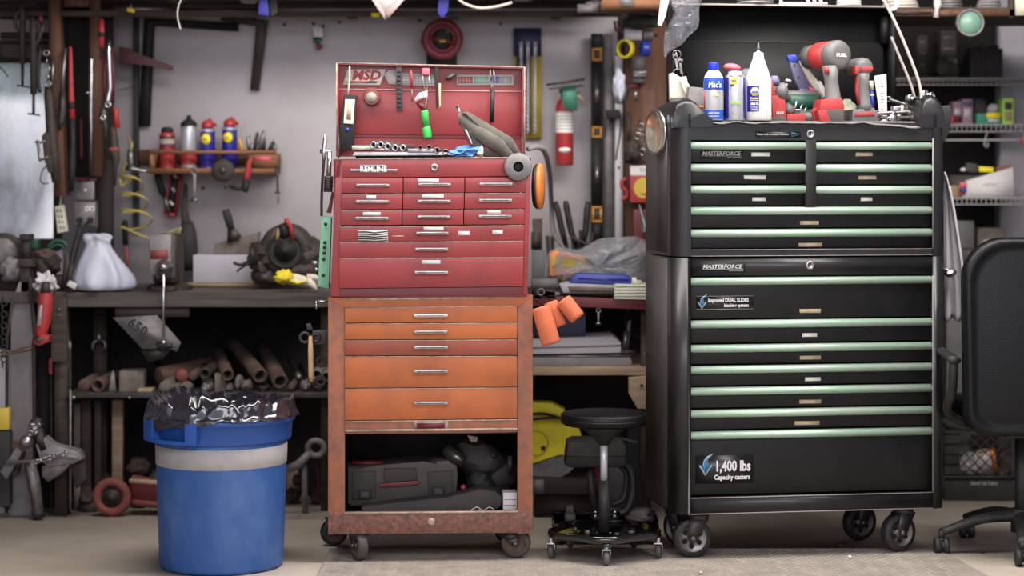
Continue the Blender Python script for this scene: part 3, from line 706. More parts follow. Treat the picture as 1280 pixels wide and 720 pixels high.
m = MB('paper'); m.rect(571, 93.5, 642, 106.5, LY-.006, LY-.003, CF)
for a_, b_, mm in ((573,592,'red_plastic'),(592,611,'green_frame'),(611,625,'blue_bright'),(625,640,'ink_grey')):
    m.m(mm).rect(a_, 96, b_-.5, 104, LY-.0066, LY-.005, CF)
m.m('paper')
for j in range(16): m.rect(575+j*4, 95.5, 575.5+j*4, 104.5, LY-.0072, LY-.006, CF)
for j in range(3): m.rect(573, 97.8+j*2.2, 640, 98.2+j*2.2, LY-.0072, LY-.006, CF)
m.build('chart_sticker', lid)
for sx in (423.5, 652.5):
    m = MB('steel_dark'); m.beam(CF.M @ CF.p(sx, 150, LY-.03), CF.M @ CF.p(sx, 196, LY-.15), .004, .012); m.build('stay', lid)
# ------------------------------------------------------------------ small helpers for outlines traced at a depth
def flat_(name, label, cat, pts, Y, th, mm, group=None, bev=0.0, kind=None):
    m = MB(mm); m.pp(pts, Y, Y+th, bev=bev); return tag(m.build(name), label, cat, group, kind)
def rc(x0, y0, x1, y1): return [(x0,y0),(x1,y0),(x1,y1),(x0,y1)]
def rod(m, pts, Y, r, k=3, seg=8):                                    # tube through photo points, r in photo pixels
    q = [P(p[0], p[1], p[2] if len(p) > 2 else Y) for p in pts]; return m.rings(spline(q, k), px2m(r, Y), seg)
def rodv(m, prof, Y, seg=12):                                         # straight-ish body: list of (px, py, radius px)
    return m.rings([P(a, b, Y) for a, b, c in prof], [px2m(c, Y) for a, b, c in prof], seg)
W2 = WY-.01
def base_at(px, py, Y): return P(px, py, Y)

# wall shelf with its four cans
SY = 8.50
sh = thing('wall_shelf', 'narrow orange-brown wooden shelf on the wall holding four spray cans', 'shelf', P(265, 215, 8.6))
m = MB('wood_orange'); z1 = P(265, 210.5, SY).z
m.box(P(188,0,SY).x, P(345,0,SY).x, 8.44, WY, z1-.022, z1); m.build('shelf_board', sh)
m = MB('wood_orange'); m.rect(187, 188, 345, 192, 8.435, 8.45); m.build('rail', sh)
m = MB('wood_brown'); m.rect(160, 187, 345, 207, 8.63, WY); m.build('back_board', sh)
m = MB('wood_orange'); m.pp(rc(311,191.5,345,209.5), 8.44, 8.62); m.m('pink_plastic').rect(319, 196, 338, 201, 8.4385, 8.441); m.build('end_block', sh)
m = MB('wood_orange'); m.rect(187, 192, 191, 209.5, 8.44, 8.62); m.build('end_board', sh)
def can(name, label, pxc, pyt, pyb, rpx, Y, body, cap, parts, group=None, zb=None):
    """parts: extra bands (py0, py1, mat); cap: (py0 of shoulder, mat, kind)"""
    b = P(pxc, pyb, Y); z0 = zb if zb is not None else b.z; zt_ = P(pxc, pyt, Y).z; r = px2m(rpx, Y)
    t = thing(name, label, 'spray can', (b.x, Y, z0), group=group)
    zs_ = P(pxc, cap[0], Y).z
    m = MB(body); m.lathe((b.x,Y,z0), (0,0,1), [(r*.94,0),(r,.003),(r,zs_-z0-.012),(r*.97,zs_-z0-.006),(r*.62,zs_-z0+r*.28)], 28)
    m.m('chrome_dull').torus((b.x,Y,z0+.003), (0,0,1), r*.99, .0016).torus((b.x,Y,zs_-.012), (0,0,1), r*.99, .0016)
    for y0, y1, mm in parts:
        m.m(mm); m.lathe((b.x,Y,P(0,y1,Y).z), (0,0,1), [(r*1.008,0),(r*1.008,P(0,y0,Y).z-P(0,y1,Y).z)], 28, caps=False)
    m.build('can_body', t)
    return t, b.x, z0, zs_, zt_, r
CY = 8.52
t, x, z0, zs_, zt_, r = can('spray_can', 'red spray can with a dark cap, first from the left on the wall shelf', 209, 157, 210, 9.5, CY, 'red_plastic', (166,), [(170,186,'red_dark'),(174,180,'label_white')], 'spray cans on the wall shelf', z1)
m = MB('black_matte'); m.lathe((x,CY,zs_), (0,0,1), [(r*.8,0),(r*.8,.016),(r*.55,.022),(r*.3,.024)], 24); m.build('cap', t)
t, x, z0, zs_, zt_, r = can('spray_can', 'silver spray can with black collar, second from the left on the wall shelf', 236, 142, 210, 10, CY, 'silver_can', (156,), [(192,206,'red_plastic')], 'spray cans on the wall shelf', z1)
m = MB('black_matte'); m.lathe((x,CY,zs_-.006), (0,0,1), [(r*1.03,0),(r*1.03,.012),(r*.6,.026),(r*.3,.03),(r*.3,.044),(r*.1,.046)], 24); m.build('nozzle', t)
for xx, yt, lb in ((259.5, 147, 'blue yellow spray can with red cap beside the silver can on the shelf'), (287, 145, 'blue and yellow spray can with red cap, rightmost on the wall shelf')):
    t, x, z0, zs_, zt_, r = can('spray_can', lb, xx, yt, 210, 9.5, CY, 'wd_blue', (yt+14,), [(yt+14.5,yt+18,'silver_can')], 'spray cans on the wall shelf', z1)
    m = MB('wd_yellow'); zc_ = P(0, yt+27, CY).z; m.prism([(x+r*.62*math.cos(a)-r*.1, CY-r*1.02, zc_+r*.7*math.sin(a)) for a in [k*math.pi/8 for k in range(16)]], (0, r*.35, 0)); m.m('wd_blue').text('WD', (x-r*.55, CY-r*1.03, zc_-.004), .008, bold=.03); m.build('emblem', t)
    m = MB('red_cap'); m.lathe((x,CY,zs_), (0,0,1), [(r*.75,0),(r*.8,.012),(r*.72,.026),(r*.4,.034)], 20); m.rings([(x-r*.2,CY,zs_+.022),(x+r*.2,CY,zs_+.034),(x+r*1.1,CY,zs_+.012)], [.008,.012,.007]); m.build('cap', t)
# odds at the right end of the shelf
z2 = P(0, 190, 8.52).z
for i, (a, b, c, d, mm) in enumerate([(303,190,299,172,'amber'),(312,190,310,170,'steel'),(318,190,322,165,'steel_dark'),(324,190,330,163,'steel'),(330,190,329,168,'steel_dark'),(336,190,342,176,'steel_dark'),(341,190,345,180,'steel')]):
    m = MB(mm); rodv(m, [(a,b,2.6),((a+c)/2,(b+d)/2,3.0),(c,d+2,2.2),(c,d,1)], 8.53); tag(m.build('drill_bit'), 'small %s bit standing in the end block of the wall shelf, %s' % ('brass' if mm == 'amber' else 'steel', ['leftmost','second from the left','third from the left','tallest, in the middle','third from the right','second from the right','rightmost'][i]), 'drill bit', 'bits standing in the shelf end block')
# things hanging under the shelf
t = thing('wire_brush', 'round dark wire wheel hanging from the wall shelf', 'wire wheel', P(279, 227, 8.41))
m = MB('iron'); c = P(279, 213, 8.42); m.lathe(c, (0,-1,0), [(.012,0),(px2m(13.5,8.42),.002),(px2m(14.5,8.42),.008),(px2m(13,8.42),.014),(.016,.016)], 32); m.build('bristles', t)
m = MB('steel_dark'); m.lathe(c, (0,-1,0), [(.014,.014),(.014,.02),(.005,.021)], 20); m.build('hub', t)
t = thing('angle_drill', 'small red air tool with black head pointing left, hanging at the wall shelf', 'air tool', P(300, 238, 8.4))
m = MB('red_plastic'); rodv(m, [(314,196,2.2),(311,205,3.6),(309,220,4),(307,226,3.4)], 8.40); m.build('grip', t)
m = MB('black_matte'); rodv(m, [(308,225,4.6),(306,238,4.8),(305,240,3)], 8.40); rodv(m, [(307,235,3.2),(296,236,2.8),(288,233,2)], 8.40); m.build('head', t)
m = MB('steel_dark'); rodv(m, [(288,233,1.2),(284,232,1.4),(283,232,4.2),(281,232,4.4)], 8.40); m.build('chuck', t)
def wrench(label, x0, y0, x1, y1, Y, w=2.2, mm='steel', name='wrench', group=None, head=2.1):
    m = MB(mm); a = P(x0,y0,Y); b = P(x1,y1,Y); d = (b-a).normalized(); s_ = px2m(1, Y); n = Vector((d.z,0,-d.x))
    m.beam(a+d*s_*w, b-d*s_*w, s_*w*1.5, .006, up=(0,1,0), bev=.0015)
    m.torus(a, (0,1,0), s_*w*head*.7, s_*w*.45, 16, 8)
    o = b-d*s_*w*.8
    q = [o-n*s_*w*.7, o-n*s_*w*head*.95+d*s_*w*1.2, o-n*s_*w*head*.75+d*s_*w*2.6, o-n*s_*w*.5+d*s_*w*1.3, o+n*s_*w*.5+d*s_*w*1.3, o+n*s_*w*head*.75+d*s_*w*2.6, o+n*s_*w*head*.95+d*s_*w*1.2, o+n*s_*w*.7]
    m.prism([v+Vector((0,-.0035,0)) for v in q], (0,.007,0))
    return tag(m.build(name), label, 'wrench', group)
wrench('steel wrench hanging straight down from the wall shelf beside the wire wheel', 243, 214, 243, 249, 8.41, 2.6)
wrench('thin dark wrench hanging at the right end of the wall shelf', 347, 211, 347, 240, 8.41, 1.8, 'steel_dark')
m = MB('steel_dark'); m.rings([P(348,236,8.6),P(348,255,8.6)], .0022, 6); tag(m.build('nail_punch'), 'thin steel rod hanging on the wall below the dark thin wrench', 'rod')
t = thing('caulking_scraper', 'black-handled steel scraper hanging between the red level and the air hose', 'scraper', P(205, 268, 8.58))
m = MB('black_matte'); rodv(m, [(194,213,3),(197,220,4.4),(203,240,4.6),(205,244,3)], 8.58); m.build('handle', t)
m = MB('steel'); m.pp([(203,244),(207,243),(213,266),(210,268),(207,262)], 8.578, 8.584); m.build('blade', t); m = MB('steel'); rodv(m, [(195,214,5),(194,209,5)], 8.58); m.build('end_cap', t)
# red torpedo level
t = thing('torpedo_level', 'short red framed level hanging tilted on the wall beside the brush', 'level', P(210, 270, 8.6))
m = MB('red_plastic'); q = [(214,205),(228,207),(220,271),(204,268)]; qi = [(216.5,209),(225,210.5),(217.5,267),(207,265)]
for i in range(4): m.pp([q[i], q[(i+1)%4], qi[(i+1)%4], qi[i]], 8.585, 8.61)
m.build('frame', t)
m = MB('black_matte'); m.pp(qi, 8.592, 8.608); m.m('paper')
for k in (.2,.5,.8): m.cyl(P(216.5+(207-216.5)*k+3, 209+56*k-2, 8.59), P(225+(217.5-225)*k-2.5, 210.5+56*k+1, 8.59), .006)
m.build('body', t)
# long brush
t = thing('bench_brush', 'dark bench brush hanging bristles down on the wall above the vise', 'brush', P(237, 338, 8.56))
m = MB('wood_dark'); rodv(m, [(231,229,2),(232,234,3.2),(230,262,4.2),(233,280,6.5),(236,286,8)], 8.57); m.build('handle', t)
m = MB('black_dusty'); m.rings([P(a,b,8.56) for a, b in ((235,276),(234,290),(235,310),(236,326),(237,338))], [px2m(v,8.56) for v in (6,11,12.5,11.5,7)], 18); m.build('bristles', t)
# framing squares
m = MB('black_matte'); m.pp([(180,22),(298,29),(298,39.5),(193,32.5),(188,158),(173,158)], 8.62, 8.626); tag(m.build('framing_square'), 'large black framing square hung high on the wall with a long upright leg', 'framing square')
m = MB('case_grey'); m.pp([(276,19),(335,26),(324,114),(312.5,112),(320,33),(276,26)], 8.62, 8.625); tag(m.build('framing_square'), 'dull grey framing square hanging crooked below the overhead shelf', 'framing square')
m = MB('black_matte'); m.rect(166, 20, 172.5, 285, 8.6, 8.635, bev=.002); tag(m.build('straight_edge'), 'long narrow black bar hanging upright on the wall by the yellow hose', 'bar')
m = MB('maroon'); m.pp([(148,58),(160,60),(176,69),(215,82),(215,88),(178,80),(150,79)], 8.5, 8.53, bev=.003); tag(m.build('pointed_bracket'), 'dark red pointed metal arm sticking out sideways across the black framing square', 'bracket')
m = MB('cable_white'); rod(m, [(228,-4),(223,8),(222,22),(226,37)], 8.0, .9, 5, 6); tag(m.build('string'), 'thin white cord hanging from the overhead shelf above the framing square', 'cord')
m = MB('cable'); rod(m, [(148,112),(158,111),(170,106)], 8.6, .6, 4, 6); tag(m.build('wire'), 'thin dark wire bending out beside the upright black bar', 'wire')
# yellow coil hose
m = MB('hose_yellow'); pts = []
for k in range(60):
    t_ = k/59; a = t_*2*math.pi*3.4+1.2
    pts.append(P(163+22*math.cos(a)*(.55+.45*t_)+8*t_, 215+72*t_+6*math.sin(a), 8.52+.05*math.sin(a)))
pts += [P(190,300,8.5),P(214,290,8.5),P(226,284,8.5),P(222,300,8.5),P(205,292,8.5)]
m.rings(pts, px2m(1.3,8.5), 7); pts2 = [P(163,190,8.5),P(158,205,8.5),P(150,222,8.5)]; m.rings(pts2, px2m(2,8.5), 7)
m.tube([pts2[-1], P(152,232,8.5), pts[0]], px2m(1.3,8.5), 7); m.tube([P(163,190,8.5),P(165,180,8.5),P(160,172,8.55)], px2m(1.3,8.5), 7)
tag(m.build('air_hose'), 'coiled dirty yellow air hose hanging on the wall above the vise', 'hose')
t = thing('air_fitting', 'brass and steel air fitting at the top of the yellow coil hose', 'fitting', P(163, 212, 8.5))
m = MB('steel'); rodv(m, [(163,187,3),(163,196,4),(164,204,3.5),(164,213,2.5)], 8.47); m.build('coupler', t); m = MB('chrome_dull'); rodv(m, [(157,210,3.2),(166,211,3.2),(176,213,2),(194,216,1.5)], 8.47); m.build('nipple', t)
# pry bar with red grip
t = thing('file', 'black handled tool with orange-brown shaft standing against the wall beside the white bag', 'hand tool', P(157, 340, 8.5))
m = MB('black_matte'); rodv(m, [(157,275,3),(156,279,4.2),(157,306,3.6)], 8.55); m.build('handle', t); m = MB('rust_red'); rodv(m, [(157,306,2.6),(161,346,2.4)], 8.55); m.build('shaft', t)

# ------------------------------------------------------------------ left tool column
m = MB('wood_brown'); m.pp([(60,-3),(73,-3),(76,130),(82,245),(68,245),(62,130)], 8.2, 8.3); tag(m.build('wooden_post'), 'reddish brown wooden post beside the window carrying hanging clamps', 'post')
m = MB('wood_brown'); m.pp([(112,-3),(124,-3),(125,100),(126,220),(112,220)], 8.28, 8.36); tag(m.build('wooden_post'), 'brown wooden post to the right of the dark tool panel', 'post')
m = MB('wood_brown'); m.rect(73.5, -3, 111.5, 8.5, 8.3, 8.34); tag(m.build('wooden_beam'), 'short brown wooden rail joining the two posts at the very top', 'rail')
m = MB('wall_dark'); m.rect(76, 9, 140, 222, 8.42, 8.46); m.m('wall_dark').rect(121, 200, 139, 352, 8.4, 8.46); tag(m.build('tool_board'), 'dark wooden board behind the hanging tools between the two posts', 'panel')
m = MB('iron'); m.rect(0, 55, 64, 69, 8.3, 8.4, bev=.006); m.m('black_dusty').rect(0, 40, 58, 48, 8.34, 8.4); m.m('steel_dark').rect(0, 20, 55, 24, 8.32, 8.36).rect(0,3,60,6,8.32,8.36); tag(m.build('clamp_rack'), 'dark iron rack with cross rails above the window, hung with clamps', 'rack')
def cclamp(label, x, y0, y1, ysc, xt, Y, mm='iron', w=4., bow=9, lean=0):
    t = thing('bar_clamp', label, 'clamp', P(x, ysc, Y), group='clamps hanging beside the window')
    m = MB(mm); m.rings([P(x-w*.3,y0,Y),P(x,y0+10,Y),P(x+lean*.5,(y0+y1)/2,Y),P(x+lean,y1,Y)], [px2m(v,Y) for v in (w*.7,w,w*.95,w)], 8)
    m.rings(spline([P(x,y0+6,Y),P(x+bow,y0+10,Y),P(x+bow,y0+26,Y),P(x+w*.4,y0+34,Y)],3), px2m(w*.6,Y), 8); m.build('frame', t)
    m = MB('steel_dark'); m.rings([P(x+lean,y1-2,Y),P(x+lean,ysc,Y)], px2m(2,Y), 8); m.build('screw', t)
    m = MB('steel_dark'); m.rings([P(x+lean-7,ysc-1,Y),P(x+lean+xt,ysc+1,Y-.01)], px2m(1.2,Y), 6); m.build('handle', t)
    return t
cclamp('slim iron clamp with a T handle, leftmost of those hanging beside the window', 28, 8, 80, 108, 9, 8.18, bow=-8)
cclamp('iron clamp with bent T handle, hanging second from left beside the window', 41, 22, 118, 143, 8, 8.14, bow=8, w=4.4, lean=1)
t = thing('bar_clamp', 'long dark pipe clamp with side crank hanging in front of the brown post', 'clamp', P(67, 225, 8.12), group='clamps hanging beside the window')
m = MB('iron'); m.rings([P(59,108,8.12),P(61,120,8.12),P(64,160,8.12),P(66,190,8.12),P(70,228,8.12)], [px2m(v,8.12) for v in (3.5,6,6.5,7,5)], 10); m.build('bar', t)
m = MB('iron'); m.pp([(52,170),(57,164),(62,170),(66,215),(60,216),(57,200),(55,198)], 8.1, 8.15, bev=.004); m.build('jaw', t)
m = MB('steel'); rodv(m, [(46,176,3),(48,180,2.2),(50,197,2.2),(52,201,3)], 8.1); rodv(m, [(48,179,1.4),(57,176,1.4)], 8.1); rodv(m, [(52,200,1.4),(60,196,1.4)], 8.1); m.build('crank', t)
m = MB('cable'); rod(m, [(62,205),(54,212),(51,224),(54,229),(61,229)], 8.14, .8, 5, 6); tag(m.build('wire_loop'), 'thin wire loop hanging off the long pipe clamp', 'wire')
m = MB('chrome_dull')
for k, (a, b, v) in enumerate([(58,66,0),(58,76,1),(59,86,0),(60,96,1),(60,105,0)]): m.torus(P(a,b,8.1), (0,1,0) if v == 0 else (1,.3,0), px2m(3.4,8.1), px2m(1.1,8.1), 14, 6)
m.rings([P(66,72,8.12),P(66,108,8.12)], px2m(1.6,8.12), 8); tag(m.build('chain'), 'short steel chain with shackle hanging above the long pipe clamp', 'chain')
m = MB('steel_dark'); rod(m, [(44,118),(44,110),(47,85),(44,62),(41,20)], 8.16, 2.2, 3); rod(m, [(50,60),(48,100),(50,116)], 8.16, 2.4, 3); tag(m.build('tongs'), 'dark blacksmith tongs hanging among the clamps beside the window', 'tongs')
m = MB('red_dark'); rodv(m, [(50,18,2),(51,24,3.2),(50,30,1)], 8.14); m.m('steel_dark'); rodv(m, [(54,28,3),(52,40,2.5),(50,48,1.5)], 8.14); tag(m.build('red_hook'), 'small red and grey hook hanging near the top of the brown post', 'hook')
m = MB('steel_dark'); rod(m, [(0,84),(4,88),(10,96)], 8.2, .9, 3, 6); tag(m.build('bent_rod'), 'thin bent rod sticking in at the left edge before the window', 'rod')
t = thing('tin_snips', 'dull grey long handled snips hanging left of the red bolt cutter', 'snips', P(77, 165, 8.16))
m = MB('steel'); m.rings([P(82,60,8.16),P(79,90,8.16),P(78,115,8.16)], [px2m(v,8.16) for v in (2.2,3,3.4)], 8); m.build('handle', t)
m = MB('steel_dark'); m.rings([P(78,113,8.16),P(78,135,8.16),P(77,150,8.16),P(74,163,8.16)], [px2m(v,8.16) for v in (4,5.2,4.8,1.8)], 8); m.torus(P(72,140,8.16),(0,1,0),px2m(3,8.16),px2m(.8,8.16),16,6); m.build('jaw', t)
t = thing('bolt_cutter', 'bolt cutter with bright red upper handle and black lower arm on the tool panel', 'bolt cutter', P(90, 240, 8.18))
m = MB('red_plastic'); rodv(m, [(87.5,58,2),(88,64,2.6),(89,120,3.6),(90,148,4.2)], 8.2); m.build('grip', t)
m = MB('black_matte'); rodv(m, [(89,128,4.6),(90,136,4.6)], 8.2); rodv(m, [(90,147,4),(91,180,3.6),(90,205,5),(89,239,3.4)], 8.2); m.build('arm', t)
m = MB('red_dark'); rodv(m, [(101,148,1.6),(101.5,152,2.2),(102,195,2.2),(102,200,1.4)], 8.38); tag(m.build('screwdriver'), 'dark red handled screwdriver hanging between bolt cutter and silver bar', 'screwdriver')
m = MB('chrome_dull'); rodv(m, [(113,72,2.2),(114,74,3.1),(113.5,140,2.6),(114,160,2.2),(113.5,215,2)], 8.24); m.m('chrome_dull').cyl(P(107,116,8.24),P(112,116,8.24),.006); tag(m.build('breaker_bar'), 'long polished silver bar hanging down the brown post', 'bar')
t = thing('pliers', 'orange-red handled tool hanging highest at the right of the second post', 'hand tool', P(127, 72, 8.22))
m = MB('red_plastic'); rodv(m, [(127,24,2.8),(127,38,3.6),(127,60,3)], 8.24); m.build('grip', t); m = MB('black_matte'); rodv(m, [(126.5,40,4),(126.5,46,4)], 8.24); rodv(m, [(126,60,1.6),(126,74,1.2)], 8.24); m.build('shaft', t)
t = thing('riveter', 'long lever tool with red and chrome arms and two eyelets, hanging right of the posts', 'lever tool', P(132, 160, 8.2))
m = MB('chrome'); rodv(m, [(137,50,1.6),(136,64,3),(138,110,2.6),(135,124,3.2),(135,134,3.4)], 8.2); m.torus(P(135,131,8.18),(0,1,0),px2m(3,8.2),px2m(1.2,8.2),16,8); m.build('arm', t)
m = MB('red_dark'); rodv(m, [(131.5,70,1.8),(131,128,2.4)], 8.22); rodv(m, [(141,60,1.2),(142,128,1.6)], 8.22); m.build('handle', t)
m = MB('steel_dark'); rodv(m, [(131,126,3),(129,145,5),(132,160,3),(131,178,2.2)], 8.2); m.m('chrome').torus(P(129,147,8.17),(0,1,0),px2m(2.8,8.2),px2m(1.2,8.2),16,8); m.build('jaw', t)
t = thing('die_grinder', 'slim air tool with red grip and dark nose hanging lowest beside the yellow hose', 'air tool', P(143, 232, 8.2))
m = MB('red_plastic'); rodv(m, [(143,134,2.4),(145,140,3.6),(146,160,4)], 8.22); m.build('grip', t)
m = MB('iron'); rodv(m, [(141,158,4),(142,170,5),(143,190,6.4),(145,200,5),(144,210,3),(143,232,1.8)], 8.22); m.build('body', t)
m = MB('rust_red'); rodv(m, [(142,184,6.6),(143,190,6.7)], 8.22); m.build('ring', t)
# electric boxes, power strip
t = thing('outlet_box', 'grey metal outlet box with a round twin socket and black plugs beside the window', 'outlet box', P(107, 284, 8.36))
m = MB('grey_plastic'); m.rect(92, 252, 120, 284, 8.36, 8.46, bev=.004); m.build('box', t)
m = MB('steel'); m.rect(93, 253, 119, 282, 8.352, 8.362, bev=.002); m.m('white_paint').torus(P(109,261,8.35),(0,1,0),px2m(2.4,8.35),px2m(.9,8.35),16,6).torus(P(115,261,8.35),(0,1,0),px2m(2.4,8.35),px2m(.9,8.35),16,6); m.build('cover', t)
m = MB('black_matte'); m.obox(P(99,275,8.34), (.02,.03,.022), (0,0,0), .003); m.build('plug', t); m = MB('black_matte'); m.obox(P(113,275,8.34), (.02,.03,.022), (0,0,0), .003); m.build('plug', t)
m = MB('cable'); rod(m, [(99,277),(96,290),(90,312),(84,345)], 8.33, 1.4, 5); rod(m, [(113,277),(106,282),(98,305),(92,330)], 8.33, 1.2, 5); m.build('cable', t)
t = thing('switch_box', 'grey metal switch box with a red strip, mounted directly above the outlet box', 'switch box', P(107, 251, 8.36))
m = MB('steel'); m.rect(94, 226, 118, 250, 8.37, 8.46, bev=.004); m.build('box', t); m = MB('red_dark'); m.rect(95, 223, 111, 227, 8.365, 8.4); m.build('strip', t); m = MB('white_paint'); m.rect(104, 236, 108, 240, 8.362, 8.372); m.build('switch', t)
t = thing('power_strip', 'cream power strip dangling on its cord beside the window', 'power strip', P(76, 292, 8.3))
m = MB('cream'); m.pp([(68,258),(79,256),(84,289),(72,292)], 8.3, 8.33, bev=.003); m.build('housing', t)
m = MB('ink')
for k in range(4):
    for j in (0, 1): m.rect(71+j*4+k*1.3, 262+k*7, 72.5+j*4+k*1.3, 265+k*7, 8.2985, 8.301)
m.build('sockets', t); m = MB('cable_white'); rod(m, [(75,257),(78,235),(80,205)], 8.31, .9, 4); m.build('cord', t)
# extinguisher, tag, drill index, level and reel on the middle of the wall
t = thing('fire_extinguisher', 'red fire extinguisher with white label band hanging on the wall behind the red chest', 'fire extinguisher', P(705.5, 207, 8.56))
EY = 8.56; x = P(705.5,0,EY).x; r = px2m(11, EY); zb_ = P(0,207,EY).z; zt_ = P(0,122,EY).z
m = MB('red_plastic'); m.lathe((x,EY,zb_), (0,0,1), [(r*.9,0),(r,.006),(r,zt_-zb_-.04),(r*.85,zt_-zb_-.02),(r*.4,zt_-zb_)], 28); m.build('cylinder', t)
m = MB('label_white'); m.lathe((x,EY,P(0,166,EY).z), (0,0,1), [(r*1.01,0),(r*1.01,px2m(26,EY))], 28, caps=False); m.m('ink_grey')
for k in range(6): m.lathe((x,EY,P(0,162-k*4,EY).z), (0,0,1), [(r*1.02,0),(r*1.02,px2m(1.2,EY))], 28, caps=False)
m.build('label_band', t); m = MB('label_white'); m.prism([(x+r*.7*math.cos(a), EY-r*1.01, P(0,187.5,EY).z+.010*math.sin(a)) for a in [k*math.pi/8 for k in range(16)]], (0,.02,0)); m.build('emblem', t)
m = MB('black_matte'); m.lathe((x,EY,zt_-.004), (0,0,1), [(r*.4,0),(r*.35,.03),(r*.2,.035)], 16); m.beam((x-.02,EY,zt_+.03),(x+.07,EY-.01,zt_+.05),.018,.008); m.beam((x-.02,EY,zt_+.022),(x+.06,EY-.01,zt_+.02),.018,.006); m.build('valve', t)
m = MB('green_tag'); m.pp([(702,108),(720,106),(722,139),(709,137),(704,135)], 8.44, 8.443); tag(m.build('green_cloth_tag'), 'green fabric tag hanging in front of the fire extinguisher top', 'tag')
m = MB('steel_dark'); rod(m, [(683,106),(705,103),(731,99)], 8.4, 1.5, 1); rod(m, [(686,111),(730,107)], 8.42, .8, 1); m.m('wood_tan'); rod(m, [(723,119),(731,127)], 8.42, 1.2, 1); m.m('steel_dark').cyl(P(709,102,8.4), P(709,102,WY), .004, seg=8); tag(m.build('wall_hook'), 'thin steel hook bar sticking from the wall above the fire extinguisher', 'hook')
t = thing('drill_bit_card', 'yellow and blue wall card with three long silver auger bits', 'drill bit set', P(660, 172, 8.6))
m = MB('gold'); m.rect(643, 35, 677, 172.5, 8.62, 8.64); m.m('navy').rect(642, 35, 676.5, 70, 8.612, 8.625); m.m('case_grey').rect(645, 52, 664, 168, 8.615, 8.621); m.build('card', t)
for xx in (651.5, 660, 669):
    m = MB('silver_paint'); a = P(xx, 52, 8.59); b = P(xx, 167, 8.59); m.rings([a, b], px2m(1.5,8.59), 8)
    n = 70; m.rings([a+(b-a)*(.25+.75*k/n)+Vector((math.cos(k*1.4)*.0055, math.sin(k*1.4)*.0055, 0)) for k in range(n+1)], .0035, 6); m.rings([P(xx,52,8.59),P(xx,72,8.59)], px2m(2.4,8.59), 10); m.build('auger_bit', t)
t = thing('spirit_level', 'long black spirit level with amber windows hanging upright on the wall', 'level', P(746, 300, 8.58))
m = MB('black_matte'); 
for a, b in ((42,60),(76,158),(172,258),(278,303)): m.rect(739, a, 753, b, 8.58, 8.61)
m.rect(739, 42, 741, 303, 8.578, 8.612); m.rect(751.5, 42, 753, 303, 8.578, 8.612); m.build('beam', t)
for a, b in ((60,76),(158,172),(258,278)):
    m = MB('amber'); 
    for q in (rc(740,a,752.5,a+2.5), rc(740,b-2.5,752.5,b), rc(740,a+2.5,742.5,b-2.5), rc(750,a+2.5,752.5,b-2.5)): m.pp(q, 8.575, 8.6)
    m.m('case_grey').rect(742.5, a+2.5, 750, b-2.5, 8.585, 8.6); m.build('vial', t)
m = MB('steel'); m.rect(743.5, 105, 749, 130, 8.574, 8.58); m.rect(744,208,749,232,8.574,8.58); m.build('rule_plate', t)
m = MB('grey_metal'); m.rect(755, 42, 766, 361, 8.6, 8.64); tag(m.build('steel_strip'), 'grey metal strip standing upright against the wall right of the spirit level', 'strip')
m = MB('white_paint'); m.rect(769, 70, 779, 361, 8.58, 8.62); m.m('ink').rect(772,208,775,211,8.578,8.59); tag(m.build('white_board'), 'narrow white upright strip right of the grey metal strip', 'strip')
t = thing('hose_reel', 'dark red round cord reel hanging above the red chest lid', 'reel', P(552, 80, 8.5))
m = MB('black_matte'); m.rect(533, 55, 571, 90, 8.56, 8.6); m.build('back_plate', t)
m = MB('reel_red'); m.torus(P(553,49,8.5), (0,1,0), px2m(21,8.5), px2m(5,8.5), 32, 12); m.torus(P(553,49,8.5), (0,1,0), px2m(15,8.5), px2m(2.2,8.5), 28, 8); m.build('rim', t)
m = MB('red_dark'); m.pp([(536,44),(570,52),(570,57),(536,49)], 8.49, 8.52); m.pp([(525,52),(533,36),(536,44),(530,58)], 8.49, 8.52); m.build('crossbar', t)
m = MB('black_matte'); m.lathe(P(553,49,8.54), (0,-1,0), [(px2m(18,8.5),0),(px2m(15,8.5),.02),(px2m(5,8.5),.025)], 26); m.m('green_dark').rect(556, 36, 563, 42, 8.5, 8.52); m.m('gold').rect(549, 50, 557, 53, 8.48, 8.5); m.build('core', t)
m = MB('hose'); rod(m, [(660,186,7.55),(672,184,7.6),(681,190,7.7),(687,215,8.0),(689,250,8.3),(692,290,8.35),(706,310,8.3)], 8.0, 3.2, 5, 10); tag(m.build('bent_pipe'), 'grey bent pipe arching down behind the right side of the red chest', 'pipe')
for i, (pts, lb) in enumerate([([(694,252),(697,262),(703,290),(708,308)], 'black plier handle, leftmost of the handles standing on the bench'), ([(707,251),(708,258),(714,290),(722,310)], 'longest black plier handle, second of those standing on the bench'), ([(735,252),(734,262),(732,290),(728,308)], 'black plier handle standing apart to the right, beside the level')]):
    m = MB('black_rubber'); m.rings([P(a,b,8.3) for a, b in pts], [px2m(v,8.3) for v in (3,4.2,4,3)], 10); m.rings([P(pts[-1][0],pts[-1][1]-2,8.3),P(pts[-1][0]+3,pts[-1][1]+50,8.3)], px2m(3,8.3), 8); tag(m.build('pliers'), lb, 'pliers', 'black plier handles behind the plastic bag')
m = MB('rust'); m.rect(666, 274, 678, 312, 8.2, 8.28, bev=.004); m.m('iron').rect(664, 290, 676, 312, 8.15, 8.2); m.rect(668,312,676,372,8.2,8.26); tag(m.build('brown_block'), 'rusty brown iron bar standing between red chest and black plier handles', 'bar')
m = MB('iron')
for x in (684, 690, 716, 726, 740): m.rings([P(x,285+random.uniform(0,12),8.4),P(x+random.uniform(-6,6),372,8.4)], px2m(2.4,8.4), 8)
